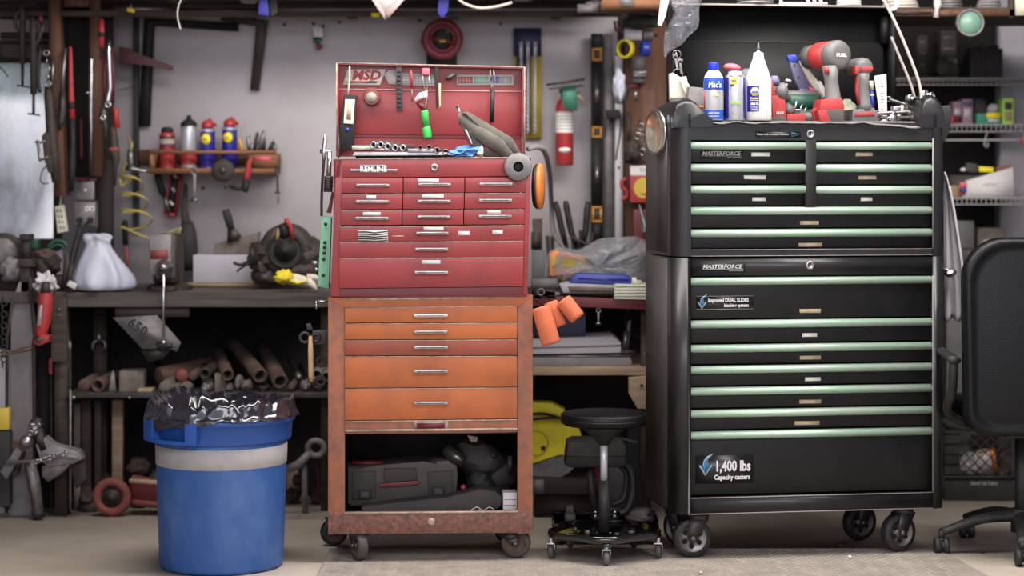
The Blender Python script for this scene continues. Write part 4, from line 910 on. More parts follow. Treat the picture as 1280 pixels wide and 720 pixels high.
m.rings([P(712,296,8.28),P(748,312,8.28)], px2m(2,8.3), 8); tag(m.build('tool_jumble'), 'jumble of dark steel rods standing in the dimness behind the plastic bag', 'steel rods', kind='stuff')
for x, y, mm in ((356,31,'ink'),(424,28,'ink'),(525,26,'ink'),(626,30,'ink'),(392,30,'ink'),(404,33,'ink'),(463,132,'ink'),(254,235,'ink')):
    m = MB('iron'); c = P(x,y,WY); m.cyl(c, c+Vector((0,-.02,0)), .006, seg=8).cyl(c, c+Vector((0,.004,0)), .004, seg=8); tag(m.build('nail'), 'dark nail head in the bare upper part of the wall', 'nail', 'nail heads in the wall')
m = MB('paper'); m.pp([(391,34),(403,35),(404,46),(393,46)], 8.6, 8.602); m.m('green_dark').blob(P(397,50,8.6), (.018,.012,.014), .3, 3, 2); m.m('rust_red').blob(P(399,58,8.6), (.014,.012,.013), .3, 3, 2); tag(m.build('ornament'), 'small green and red trinket in a clear packet pinned high on the wall', 'trinket')
# under the ceiling shelf: things lying on or hanging from it
oy = oz+.0225
for i, (x0, x1, rpx, Y, mm, lb) in enumerate([(128, 215, 4, 8.36, 'steel', 'thick light grey tube on the overhead shelf above the black square'), (340, 768, 3.4, 8.42, 'hose', 'very long grey tube lying along the overhead shelf'), (215, 345, 3, 8.40, 'steel_dark', 'dark steel tube on the overhead shelf between the two lighter tubes')]):
    m = MB(mm); r = px2m(rpx, Y); m.cyl((P(x0,0,Y).x, Y, oy+r+(.0 if i < 3 else 0)), (P(x1,0,Y).x, Y, oy+r), r, seg=14); tag(m.build('metal_tube'), lb, 'tube', 'tubes on the overhead shelf')
m = MB('paper'); a = P(463,-6,8.0)
m.prism([P(460,-16,8.01),P(512,-16,8.01),P(493,10,8.01),P(482,25,8.01)], (0,.004,0)); m.m('paper_pink').prism([P(460,-8,7.996),P(466,-8,7.996),P(482,16,7.996),P(481,25,7.996)], (0,.003,0)).prism([P(505,-8,7.996),P(512,-8,7.996),P(486,22,7.996),P(480,16,7.996)], (0,.003,0))
tag(m.build('paper_pennant'), 'pale folded paper hanging point down from the overhead shelf', 'paper')
m = MB('blue_hang'); m.pp([(324,-13),(334,-13),(336,20),(323,18)], 8.1, 8.12, bev=.003); tag(m.build('blue_strap'), 'blue strap hanging from the overhead shelf beside the grey square', 'strap')
m = MB('black_dusty'); m.pp([(337,-13),(345,-13),(347,15),(340,21),(336,12)], 8.12, 8.15, bev=.003); tag(m.build('dark_bundle'), 'dark rubber bundle hanging right beside the blue strap', 'bundle')
m = MB('blue_hang'); m.pp([(549,-13),(562,-13),(560,14),(553,23),(547,16)], 8.1, 8.12, bev=.003); tag(m.build('blue_strap'), 'blue strap end hanging directly above the dark red reel', 'strap')
m = MB('yellow_tape'); m.rect(464, 16, 474, 21, 8.23, 8.262); tag(m.build('yellow_clip'), 'small yellow clip on the overhead shelf beam beside the paper', 'clip')
m = MB('gold'); m.obox(P(164,13,8.2), (.03,.03,.018), (0,.2,0), .004); m.m('steel').cyl(P(164,13,8.2), P(164,4,8.2), .004, seg=8); tag(m.build('brass_hook'), 'small brass hook under the overhead shelf above the upright black bar', 'hook')
m = MB('cable_white'); rod(m, [(572,-2),(582,5),(600,10),(622,8),(640,3)], 8.05, 1.8, 4); tag(m.build('white_cable'), 'pale cable sagging off the overhead shelf right of the reel', 'cable')
for x0, x1, y0, y1, mm, lb in ((205,235,-6,5,'iron','dark iron lump'), (300,322,-6,6,'grey_metal','grey metal block'), (640,668,-6,3,'cloth_grey','pale cloth roll'), (730,752,2,16,'cloth_grey','grey cloth wad')):
    m = MB(mm); m.blob(P((x0+x1)/2, (y0+y1)/2-2, 8.15), (px2m((x1-x0)/2,8.15), .05, px2m((y1-y0)/2+1,8.15)), .15, 2, 3, x0); tag(m.build('bundle'), lb+' at the very top edge on the overhead shelf', 'bundle')
# ------------------------------------------------------------------ left workbench
BY = 7.95; bzt = P(0, 366, BY).z
BX0, BX1 = P(66,0,BY).x, P(430,0,BY).x
def lz(z, Y): return HY+(CAMZ-z)*F/Y                                    # photo row of a height at a depth
wb = thing('workbench', 'long grey weathered wooden workbench against the wall left of the orange cart', 'workbench', (P(240,0,BY).x, 8.3, 0))
m = MB('wood_bench'); m.box(P(-70,0,BY).x, BX1, BY+.03, WY-.002, bzt-.04, bzt, .003); m.build('top_board', wb)
m = MB('wood_bench'); m.rect(82, 365.5, 430, 384, BY, BY+.03, bev=.003); m.build('front_board', wb)
for x0, x1, Y in ((66,81,BY+.0),(115,130,BY+.28),(400,414,BY+.1)):
    m = MB('wood_dark'); m.box(P(x0,0,Y).x, P(x1,0,Y).x, Y+.031, Y+.11, 0, bzt-.041); m.build('leg', wb)
m = MB('wood_dark'); m.pp(rc(64,372,83,452), BY-.02, BY+.0, bev=.002); m.m('steel').cyl(P(73.5,387,BY-.02),P(73.5,387,BY-.026),.006,seg=10); m.cyl(P(73.5,394,BY-.02),P(73.5,394,BY-.026),.004,seg=10); m.build('corner_plate', wb)
zs1 = P(0, 491, BY).z
m = MB('wood_dark'); m.box(P(84,0,BY).x, BX1, BY+.02, WY-.03, zs1-.02, zs1); m.build('lower_shelf', wb)
m = MB('steel_dark'); m.rect(84, 490.5, 430, 497.5, BY, BY+.02, bev=.002); m.m('chrome_dull').cyl(P(92,497,BY),P(92,497,BY-.01),.008,seg=10); m.cyl(P(162,497,BY),P(162,497,BY-.01),.006,seg=10); m.build('shelf_edge', wb)
m = MB('wall_dark'); m.box(P(-60,0,WY).x, P(800,0,8.6).x, WY-.022, WY-.003, 0, bzt-.05); struct(m.build('shade_panel'))  # dark panel added to stand in for the deep shade under the benches
m = MB('wood_bench'); m.rect(144, 384.2, 236, 396, BY+.035, BY+.06); tag(m.build('wood_cleat'), 'short wooden board fixed under the bench top below the vise', 'board')
# hanging plate with digits
t = thing('number_plate', 'dented grey number plate hanging tilted below the vise', 'number plate', P(190, 452, BY+.01))
m = MB('grey_metal'); m.pp([(141,397),(196,394),(226,428),(221,440),(212,436),(178,436)], BY+.0, BY+.004); m.m('steel_dark').pp([(176,438),(214,437),(203,449),(186,453)], BY+.008, BY+.012); m.build('plate', t)
m = MB('ink'); u = Vector((.82,0,-.57)); m.text('650', P(158,402,BY-.002)-Vector((0,0,.012)), .038, u=u, up=(.57,0,.82), bold=.02); m.build('digits', t); m = MB('ink'); m.blob(P(206,432,BY-.001), (.03,.006,.018), .4, 3, 2); m.build('stain', t)
t = thing('gear_puller', 'small two-legged steel puller hanging on the bench leg', 'puller', P(124, 440, BY+.26))
m = MB('steel'); rodv(m, [(124,415,2),(124,422,3),(124,428,2.4)], BY+.27); m.build('screw', t)
for s_ in (-1, 1): m = MB('steel'); rodv(m, [(124,424,1.6),(124+s_*7,428,2),(124+s_*8,433,2),(124+s_*6-2,440,1.4)], BY+.27); m.build('leg', t)
# the vise
VY = 7.93; t = thing('bench_vise', 'grey bench vise with long hanging silver handle rod on the workbench', 'vise', P(200, 366, 8.05))
vz = bzt+.001
m = MB('grey_metal'); x0, x1 = P(185,0,VY).x, P(213,0,VY).x; zt_ = P(0,293,VY).z
m.box(x0, x1, VY+.02, VY+.1, P(0,345,VY).z, zt_, .008); m.box(x0+.01, x1-.01, VY+.1, VY+.24, bzt+.05, zt_-.03, .01); m.build('front_jaw', t)
m = MB('iron'); m.box(x0-.01, x1, VY+.16, VY+.34, bzt+.03, zt_-.004, .01); m.lathe((P(199,0,VY).x, VY+.25, vz), (0,0,1), [(.09,0),(.09,.015),(.05,.03),(.05,.06)], 24); m.box(x0+.0,x1-.0,VY+.06,VY+.2,vz,vz+.02,.004); m.build('base', t)
m = MB('rust_red'); m.rect(188, 312, 210, 324, VY+.0195, VY+.03); m.build('plate', t)
c = P(204, 336, VY); m = MB('chrome_dull'); m.lathe(c+Vector((0,.03,0)), (0,-1,0), [(.033,0),(.036,.012),(.028,.03),(.02,.045),(.019,.06)], 24).m('steel_dark').lathe(c+Vector((0,-.03,0)), (0,-1,0), [(.012,0),(.012,.004)], 16); m.build('screw', t)
m = MB('chrome'); m.rings([P(204.5,330,VY-.022),P(204.5,427,VY-.022)], px2m(1.8,VY), 10); m.rings([P(204.5,426,VY-.022),P(204.5,430,VY-.022)], px2m(3.2,VY), 10); m.build('handle', t)
# white plastic bag
m = MB('plastic_bag_white'); Yb = 8.02
prof = [(0,.108),(.02,.122),(.05,.118),(.09,.098),(.13,.078),(.165,.058),(.19,.046),(.20,.058),(.212,.060),(.222,.035)]
cx = P(127,0,Yb).x; V = []
for h, r in prof:
    row = []
    for k in range(36):
        a = 2*math.pi*k/36; q = r*(1+.03*math.sin(11*a+h*60))*(1+.24*noise.noise(Vector((math.cos(a)*2.2, math.sin(a)*2.2, h*9))))*(1+.05*math.sin(7*a+h*20))
        row.append(m.bm.verts.new((cx+q*math.cos(a)-(.25*max(0,h-.08)*.5 if h < .215 else .03), Yb+q*math.sin(a)*.75, bzt+.001+h+.008*math.sin(3*a)*(h > .15))))
    V.append(row)
for A, B in zip(V, V[1:]): m._mark([m.bm.faces.new((A[k], A[(k+1) % 36], B[(k+1) % 36], B[k])) for k in range(36)])
m._mark([m.bm.faces.new(V[0][::-1]), m.bm.faces.new(V[-1])]); tag(m.build('plastic_bag', sub=1, ang=80), 'full white plastic bag standing on the workbench', 'bag')
# boxes at the back of the bench
m = MB('wood_tan'); m.box(P(232,0,8.35).x, P(398,0,8.35).x, 8.33, 8.5, bzt+.001, bzt+.018); tag(m.build('tan_plank'), 'thin tan plank lying along the back of the workbench', 'plank')
m = MB('wall_white'); a = bzt+.019; m.box(P(243,0,8.4).x, P(368,0,8.4).x, 8.36, 8.49, a, P(0,318,8.4).z, .004); tag(m.build('long_grey_box'), 'long pale grey box lying on the tan plank against the wall', 'box')
m = MB('stone'); zq = P(0,318,8.4).z+.001; m.prism([(P(267,0,8.38).x,8.38,zq),(P(323,0,8.38).x,8.38,zq),(P(322,0,8.38).x,8.38,P(0,290,8.38).z),(P(302,0,8.38).x,8.38,P(0,296,8.38).z),(P(268,0,8.38).x,8.38,P(0,304,8.38).z)], (0,.1,0), .003); tag(m.build('wood_block'), 'rough grey-brown wood block on top of the long pale box', 'wood block')
t = thing('putty_knife', 'black putty knife standing slanted against the rough wood block', 'putty knife', P(291, 303, 8.36))
m = MB('black_dusty'); m.rings([P(a,b,8.36) for a, b in ((282,262),(285,272),(289,286))], [px2m(v,8.36) for v in (4.6,5.4,4.4)], 12); m.build('handle', t)
m = MB('steel_dark'); m.pp([(285,284),(293,284),(302,296),(298,300),(284,303),(284,296)], 8.356, 8.362); m.build('blade', t)
# black motor
t = thing('electric_motor', 'bulky black electric motor with round end bell lying on the workbench', 'motor', P(350, 356, 8.2))
MY = 8.15; c = P(357, 313, MY); q = bzt
m = MB('iron'); m.lathe(c+Vector((0,.14,0)), (0,-1,0), [(.05,0),(.1,.01),(.105,.03),(.105,.12),(.09,.14),(.06,.145)], 32); m.build('housing', t)
m = MB('black_matte'); m.torus(c+Vector((0,-.005,0)), (0,1,0), px2m(21,MY), .008, 30, 8); m.lathe(c+Vector((0,-.005,0)), (0,-1,0), [(.05,-.01),(.045,.01),(.02,.015),(.018,.03)], 20); m.build('end_bell', t)
m = MB('iron'); m.blob(P(383,318,8.22), (px2m(24,8.2),.08,px2m(24,8.2)), .12, 3, 3, 4); m.blob(P(376,338,8.2), (.09,.07,.045), .15, 3, 3, 5); m.build('gearbox', t)
m = MB('iron'); m.blob(P(327,322,8.2), (px2m(16,8.2),.07,px2m(20,8.2)), .25, 2.5, 3, 9); m.blob(P(333,345,8.2), (.06,.05,.035), .2, 3, 3, 2); m.build('mounting_foot', t)
m = MB('cable'); rod(m, [(318,318),(308,328),(300,331),(292,328)], 8.08, 2, 4); rod(m, [(310,330),(300,336),(296,340)], 8.08, 1.4, 4); m.build('cable', t)
t = thing('spring_clamp', 'red handled clamp lying on top of the black motor', 'clamp', P(360, 302, 8.18))
m = MB('red_plastic'); rodv(m, [(357,273,2.6),(359,277,3.6),(363,283,2.8),(366,298,2.8)], 8.12); m.build('handle', t)
m = MB('black_matte'); m.blob(P(356,288,8.14), (.025,.02,.035), .25, 3, 2, 3); m.build('jaw', t)
m = MB('rust'); m.pp([(337,300),(343,286),(350,282),(346,300)], 8.14, 8.17, bev=.003); m.m('wood_tan').pp([(344,300),(347,286),(350,286),(348,300)],8.13,8.14); tag(m.build('brown_wedge'), 'small brown wedge leaning on the black motor left of the clamp', 'wedge')
t = thing('work_gloves', 'pair of yellow and white work gloves lying at the bench front edge', 'gloves', P(370, 366, 8.0))
gy = 8.0; m = MB('glove_white'); m.blob(P(372,350,gy), (px2m(22,gy),.045,px2m(7,gy)), .15, 2.5, 3, 4, (0,R(8),0)); m.rings([P(a,b,gy-.03) for a, b in ((384,350),(392,357),(396,363))], [px2m(v,gy) for v in (5,4,2)], 10); m.rings([P(a,b,gy-.02) for a, b in ((384,346),(393,346),(402,350))], [px2m(v,gy) for v in (4,3.5,2)], 10); m.build('palm', t)
m = MB('glove_yellow'); m.blob(P(355,346,gy-.012), (px2m(12,gy),.045,px2m(8.5,gy)), .22, 3, 3, 8, (0,R(-10),0)); m.rings([P(a,b,gy-.05) for a, b in ((362,350),(372,354),(384,351))], [px2m(v,gy) for v in (2,2.2,1)], 8); m.build('cuff', t)
# left end of the bench: grinder, big vise, rags
t = thing('bench_grinder', 'dark bench grinder cut off by the left edge below the window', 'grinder', P(8, 356, 8.2))
m = MB('iron'); m.lathe(P(2,320,8.1)+Vector((0,.05,0)), (0,-1,0), [(.08,0),(.09,.01),(.09,.05),(.07,.06)], 28); m.blob(P(22,322,8.2), (.07,.06,.06), .12, 3, 3, 1); m.box(P(-6,0,8.1).x, P(26,0,8.1).x, 8.12, 8.25, bzt+.001, bzt+.06, .006); m.build('housing', t)
m = MB('grey_metal'); m.lathe(P(4,318,8.1)+Vector((0,-.012,0)), (0,-1,0), [(.02,-.01),(.06,-.01),(.065,0),(.06,.012),(.02,.012)], 28); m.build('wheel', t)
t = thing('pipe_vise', 'black upright pipe vise with square head below the window', 'vise', P(32, 366, 8.0))
m = MB('black_dusty'); m.rect(24, 293, 37, 300, 8.0, 8.08, bev=.003).rect(26, 300, 36, 324, 8.01, 8.06); m.build('head', t)
m = MB('iron'); m.rect(22, 324, 40, 334, 7.98, 8.1, bev=.004); m.rect(25, 334, 37, 366, 8.0, 8.08, bev=.004); m.build('jaw', t)
m = MB('iron'); m.blob(P(56,330,8.15), (px2m(20,8.15),.09,px2m(17,8.15)), .16, 2.5, 3, 12); m.m('rust').blob(P(55,318,8.12), (px2m(13,8.1),.05,px2m(7,8.1)), .15, 3, 3, 2); m.m('iron').box(P(42,0,8.1).x,P(80,0,8.1).x,8.08,8.22,bzt+.001,bzt+.06,.01); tag(m.build('casting'), 'heavy brown iron casting on the bench behind the grey rag', 'iron casting')
m = MB('green_dark'); m.rect(38, 299, 47, 311, 8.25, 8.3, bev=.003); m.rect(40,311,45,362,8.26,8.29); tag(m.build('green_bottle'), 'small green container on the window side of the bench', 'container')
m = MB('green_dark'); rod(m, [(60,310),(68,302),(78,302),(84,308)], 8.2, 2.4, 4); rod(m, [(63,311),(72,306),(80,309)], 8.2, 2, 4); tag(m.build('green_strap'), 'dark green strap lying on top of the iron casting', 'strap')
m = MB('iron'); rodv(m, [(84,318,3),(83,340,4),(80,362,3)], 8.02); rodv(m, [(90,330,2),(87,345,3),(88,362,3)], 8.0); tag(m.build('dark_bars'), 'dark iron bars standing on the bench left of the white bag', 'iron bars', kind='stuff')
m = MB('cloth_white'); m.obox(P(90,356,7.94), (.035,.03,.02), (.2,.5,.3), .004); tag(m.build('small_white_box'), 'small whitish box beside the lower left of the white bag', 'box')
m = MB('cloth_white'); m.blob(P(58,355,7.94), (px2m(13,7.94),.05,px2m(12,7.94)), .35, 2.6, 4, 3, (0,R(-35),0)); tag(m.build('rag'), 'crumpled pale grey rag above the red angle grinder', 'rag')
t = thing('angle_grinder', 'red and grey power tool hanging nose down from the bench corner', 'power tool', P(52, 436, 7.88))
gY = 7.86
m = MB('red_plastic'); m.rings([P(a,b,gY) for a, b in ((57,366),(57,372),(55,400),(52,412),(51,420))], [px2m(v,gY) for v in (8.5,9.5,9,8.5,7)], 16); m.pp([(40,428),(52,418),(62,420),(60,428),(48,433)], gY-.03, gY+.03, bev=.006); m.build('body', t)
m = MB('chrome_dull'); m.pp([(49,382),(53,381),(51,407),(46,408)], gY-.029, gY-.02, bev=.001); m.build('name_plate', t)
m = MB('case_grey'); m.pp([(43,426),(50,421),(55,424),(48,430)], gY-.034, gY-.028); m.m('iron').rings([P(a,b,gY) for a, b in ((57,352),(57,366))], [px2m(v,gY) for v in (5,7)], 12); m.build('head', t)
m = MB('rust'); rod(m, [(-4,441,7.86),(18,438,7.86),(38,432,7.86)], gY, 1.6, 4); rod(m, [(-4,446,7.88),(20,441,7.88),(40,437,7.88)], gY, 1.4, 4); tag(m.build('extension_lead'), 'dull orange cord running left from the red power tool', 'cord')
# sheets and rods standing under the left end
def lean(name, label, cat, pts, Y, th, mm, top=.0): 
    m = MB(mm); m.pp(pts, Y, Y+th, bev=min(th*.2,.002)); return tag(m.build(name), label, cat)
zf_ = lambda Y: HY+CAMZ*F/Y
lean('metal_sheet', 'pale lavender sheet standing under the left end of the bench', 'sheet', [(14,380),(24,352),(38,352),(42,440),(42,zf_(8.0)),(12,zf_(8.0))], 8.0, .004, 'cloth_grey')
lean('metal_sheet', 'whiter sheet behind the lavender one, cut off by the left edge', 'sheet', [(-10,435),(30,440),(42,460),(42,515),(42,zf_(8.06)),(-10,zf_(8.06))], 8.06, .006, 'cloth_white')
m = MB('iron'); rodv(m, [(37,346,2.5),(44,420,2.8),(42,430,2.5),(44,640,2.5)], 7.96); rodv(m, [(16,372,2),(9,420,2),(8,641,2)], 7.95); tag(m.build('iron_rods'), 'dark iron rods leaning in front of the pale sheets', 'iron rods', kind='stuff')
m = MB('cloth_grey'); m.blob(P(16,336,8.05), (.05,.05,.045), .25, 2.6, 3, 6); tag(m.build('grey_rag'), 'grey rag draped in front of the bench grinder', 'rag')
m = MB('black_dusty')
for k in range(13): m.torus(P(3+(k % 2)*2, 372+k*7, 7.9), (0,1,0) if k % 2 else (1,.2,0), .011, .0028, 12, 6)
tag(m.build('black_chain'), 'heavy black chain hanging at the left edge of the picture', 'chain')
m = MB('gold'); m.obox(P(3,522,7.95)+Vector((0,0,-.003)), (.06,.06,.085), (0,0,.1), .006); m.m('black_dusty').obox(P(3,585,7.95), (.07,.08,.29), (0,0,.1), .01); tag(m.build('yellow_black_can'), 'black canister with yellow top at the left edge', 'canister')
m = MB('black_matte'); m.rect(62, 452, 65, 636, 8.05, 8.09); m.m('wall_dark').rect(45, 445, 62, 636, 8.1, 8.14); tag(m.build('dark_board'), 'near black board standing left of the workbench leg', 'board')
m = MB('red_plastic'); m.rect(61, 448, 65.3, 468, 8.02, 8.045, bev=.002); m.m('black_dusty').rect(62.5,468,65.5,636,8.03,8.045); tag(m.build('pry_bar'), 'pry bar with a small red end standing before the near black board', 'pry bar')
m = MB('steel_dark'); rodv(m, [(88,425,1.2),(88,487,1.4)], 7.98); m.m('grey_metal').blob(P(87,432,7.98), (.008,.008,.02), .1, 3, 2); rodv(m, [(88,487,1.4),(88,639,1.4)], 7.94) ; tag(m.build('thin_rod'), 'thin grey rod standing upright at the left end of the lower shelf', 'rod')
# ------------------------------------------------------------------ things on the lower shelf
ZS = zs1+.001
grp = 'pipes and blocks on the lower shelf'
def pipe(label, x, y, r, L_, dx, dz, mm='rust', Y0=7.98, hole=True, name='pipe_piece'):
    """a pipe whose open end faces the viewer at photo (x, y), r in pixels; dx,dz tilt back"""
    c = P(x, y, Y0); R_ = px2m(r, Y0); d = Vector((dx, 1, dz)).normalized(); m = MB(mm)
    m.lathe(c, d, [(R_*.62,.03),(R_*.66,0),(R_*.97,0),(R_,.003),(R_,L_),(R_*.6,L_)], 22, caps=False); m.m('void').lathe(c, d, [(.001,.028),(R_*.64,.028)], 18, caps=False)
    return tag(m.build(name), label, 'pipe', grp)
pp_ = [
 ('open rusty pipe, lowest and largest, its round mouth above the bin right side', 350.5, 477, 10, .45, -.30, .24, 'rust'),
 ('open rusty pipe just left of the largest mouth, lying higher', 325.5, 470, 9.5, .45, -.42, .26, 'rust'),
 ('open pipe with a thick brown rim in the middle of the lower shelf', 284.5, 469, 8, .4, -.25, .2, 'rust'),
 ('open dark pipe with a thin rim left of the middle of the lower shelf', 256, 467, 7, .4, .1, .1, 'iron'),
 ('short grey open pipe far left on the lower shelf', 122, 482, 9, .2, .2, .1, 'rust'),
 ('small open pipe near the orange cart on the lower shelf', 396, 468.5, 7, .3, .05, .1, 'grey_metal'),
 ('open pipe half hidden behind the orange cart on the lower shelf', 408, 471, 7, .3, .05, .1, 'stone'),
]
for a in pp_: pipe(*a)
def lump(label, x0, y0, x1, y1, mm, Y=8.0, name='wood_offcut', cat='block', amp=.12, sd=0, dp=.06, form='blob'):
    m = MB(mm); c = P((x0+x1)/2, (y0+y1)/2, Y); a, b = px2m((x1-x0)/2, Y), px2m((y1-y0)/2, Y)
    if form == 'blob': m.blob(c+Vector((0,dp,0)), (a, dp, b), amp, 2.2, 3, sd)
    elif form == 'box': m.obox(c+Vector((0,dp,0)), (a*2, dp*2, b*2), (0,0,R(sd)), .004)
    elif form == 'cyl': m.lathe(c, (math.sin(R(sd)),math.cos(R(sd)),.12), [(.001,.0),(a*.8,.0),(a,.005),(a,dp*3),(a*.6,dp*3)], 18)
    return tag(m.build(name), label, cat, grp)
for a in [
 ('rough brown wooden block standing between the pointed iron and the bin', 147, 464, 178, 491, 'stone', 8.0, 'wood_offcut', 'block', .1, 6, .06, 'box'),
 ('thin yellowish scrap of wood lying right of the brown block', 172, 486, 190, 491, 'wood_tan', 7.97, 'wood_offcut', 'block', .1, 0, .04, 'box'),
 ('round stub leaning, leftmost on the lower shelf', 96, 474, 112, 491, 'rust', 8.0, 'iron_stub', 'stub', .1, 10, .05, 'cyl'),
 ('pale round stub beside the small pile behind the bin left edge', 198, 478, 213, 491, 'stone', 7.98, 'iron_stub', 'stub', .1, 5, .05, 'cyl'),
 ('brown slanted roll behind the pale round stub', 186, 460, 210, 482, 'rust', 8.1, 'iron_stub', 'stub', .1, 50, .08, 'cyl'),
 ('upright grey-brown block left of the small dark pipe', 213, 481, 223, 491, 'stone', 7.98, 'wood_offcut', 'block', .1, 3, .05, 'box'),
 ('squat pale block below the round dark pipe stub', 223, 478, 239, 491, 'stone', 7.98, 'wood_offcut', 'block', .1, -6, .05, 'blob'),
 ('pinkish rusty stub above the squat pale block', 220, 463, 236, 479, 'rust_red', 8.06, 'iron_stub', 'stub', .1, -12, .06, 'cyl'),
 ('round rusty stub between the pinkish one and the dark pipe', 234, 464, 246, 477, 'rust', 8.04, 'iron_stub', 'stub', .1, 8, .06, 'cyl'),
 ('pale crumpled lump under the dark thin-rimmed pipe', 250, 478, 266, 491, 'grey_metal', 7.98, 'scrap_lump', 'scrap', .2, 7, .05, 'blob'),
 ('leaning tan block left of the thick brown rim', 266, 468, 280, 491, 'stone', 8.0, 'wood_offcut', 'block', .1, 8, .05, 'box'),
 ('small tan lump right under the thick brown rim', 280, 480, 290, 491, 'stone', 7.98, 'scrap_lump', 'scrap', .2, 3, .04, 'blob'),
 ('yellowish brown stub right of the thick brown rim', 291, 470, 302, 491, 'stone', 8.0, 'iron_stub', 'stub', .1, -5, .06, 'blob'),
 ('grey lump at the foot of the two large open pipes', 300, 476, 316, 491, 'stone', 7.98, 'scrap_lump', 'scrap', .2, 9, .05, 'blob'),
 ('dark lump between the two largest open pipes', 318, 481, 336, 491, 'iron', 7.98, 'scrap_lump', 'scrap', .2, 5, .05, 'blob'),
 ('rusty rod end right of the largest open pipe', 359, 478, 368, 491, 'rust', 7.98, 'iron_stub', 'stub', .1, 4, .05, 'cyl'),
 ('grey bolt lump nearest the hanging wooden handle', 374, 476, 388, 491, 'grey_metal', 7.98, 'scrap_lump', 'scrap', .25, 2, .05, 'blob'),
 ('dark lump at the orange cart end of the lower shelf', 390, 479, 404, 491, 'iron', 7.98, 'scrap_lump', 'scrap', .2, 8, .05, 'blob')]:
    lump(*a)
m = MB('steel'); m.pp([(135,491),(139,468),(141,462),(143,468),(145,491)], 7.98, 8.0, bev=.002); tag(m.build('spear_point'), 'pointed steel wedge standing on the lower shelf beside the open pipe', 'wedge', grp)
m = MB('iron'); m.pp([(129,491),(132,476),(135,470),(136,491)], 8.02, 8.04, bev=.002); tag(m.build('spear_point'), 'small dark wedge left of the pointed steel wedge', 'wedge', grp)
for i, (a, b, c, d, r, mm, lb) in enumerate([(362,450,374,472,3.4,'steel','thin grey rod sticking up behind the hanging wooden handle'), (270,455,282,472,6,'rust','short brown pipe lying behind the thick brown rim'), (240,456,262,478,5,'stone','brown pipe lying behind the dark thin-rimmed pipe'), (196,452,206,474,4,'iron','dark rod lying slanted behind the pale round stub'), (144,442,150,474,1.6,'iron','thin dark rod leaning behind the brown block'), (378,458,396,480,5,'rust','rusty rod lying slanted near the orange cart')]):
    m = MB(mm); m.rings([P(c,d,8.05),P(a,b,8.5)], px2m(r,8.2), 14); tag(m.build('pipe_piece'), lb, 'pipe', grp)
# standing under the shelf
for x0, y0, x1, y1, mm, lb in ((92,505,100,602,'stone','narrow grey slat, leftmost of those standing under the lower shelf'), (102,500,113,608,'wood_dark','wider grey-brown slat second from left under the lower shelf'), (140,500,153,545,'wood_tan','tan wooden block standing under the lower shelf'), (118,500,126,610,'iron','dark bar standing between slat and tan block')):
    Y = 8.12; yb = zf_(Y); m = MB(mm); m.pp([(x0,y0),(x1,y0),(x1,y1),(x0,y1)], Y, Y+.03, bev=.002) if mm != 'wood_tan' else m.pp([(x0,zf_(Y) if 0 else y0),(x1,y0),(x1,zf_(Y)),(x0,zf_(Y))], Y+.1, Y+.14, bev=.002)
    if mm != 'wood_tan': m.pp([(x0,y1),(x1,y1),(x1,yb),(x0,yb)], Y, Y+.03)
    tag(m.build('wooden_stick'), lb, 'slat', 'slats under the lower shelf')
# ------------------------------------------------------------------ blue bin
t = thing('trash_bin', 'round blue plastic trash bin with grey band and black liner, left of the orange cart', 'trash bin', P(277, 700, 6.98)[0:2]+(0,) if False else (P(277,700,6.98).x, 6.98, 0))
cx, cy = t.location.x, 6.98
r0 = px2m(77, 6.98); r1 = px2m(82.5, 6.98); zr = P(0, 517, 6.98).z; zband0 = P(0, 581, 6.90).z; zband1 = P(0, 557, 6.90).z
m = MB('bin_blue'); rr = lambda z: r0+(r1-r0)*z/zr
m.lathe((cx,cy,0), (0,0,1), [(.05,.012),(r0-.02,.012),(r0-.012,.0),(r0-.003,.004),(r0,.015),(rr(zband1),zband1),(rr(zr),zr),(rr(zr)-.006,zr),(rr(.1)-.006,.1),(r0-.01,.02),(.05,.018)], 64, caps=False); m.build('body', t)
m = MB('bin_grey'); m.lathe((cx,cy,0), (0,0,1), [(rr(zband0)-.001,zband0-.002),(rr(zband0)+.0015,zband0),(rr(zband1)+.0015,zband1),(rr(zband1)-.001,zband1+.002)], 64, caps=False); m.build('band', t)
m = MB('bin_rim'); rz = P(0, 549, 6.90).z; R1 = r1+.012
m.lathe((cx,cy,0), (0,0,1), [(rr(rz)-.001,rz-.006),(R1-.004,rz-.006),(R1,rz),(R1+.004,zr-.02),(R1+.012,zr-.018),(R1+.014,zr),(rr(zr)-.004,zr+.003)], 64, caps=False); m.build('rim', t)
m = MB('bin_rim')                                                    # moulded handle pocket at the front left
def onr(ang, R_, z): return Vector((cx+R_*math.sin(ang), cy-R_*math.cos(ang), z))
def angof(px): return math.asin(max(-1,min(1,(px-277)/84)))
za, zb_ = P(0,525,6.9).z, P(0,547,6.9).z
a0, a1, a2, a3 = angof(206), angof(210), angof(252), angof(258)
for A, B, z0, z1 in ((angof(199), angof(211), zb_-.004, za+.006), (angof(211), angof(250), zb_-.006, zb_+.006), (angof(250), angof(262), zb_-.004, za+.006)):
    n = 6; 
    for k in range(n):
        p0, p1 = A+(B-A)*k/n, A+(B-A)*(k+1)/n
        m.hull8([onr(p0,R1-.001,z0),onr(p0,R1+.030,z0),onr(p1,R1+.030,z0),onr(p1,R1-.001,z0),onr(p0,R1-.001,z1),onr(p0,R1+.030,z1),onr(p1,R1+.030,z1),onr(p1,R1-.001,z1)])
bmesh.ops.remove_doubles(m.bm, verts=m.bm.verts, dist=.0003); m.build('handle', t)
m = MB('trash_bag'); V = []; NK = 150
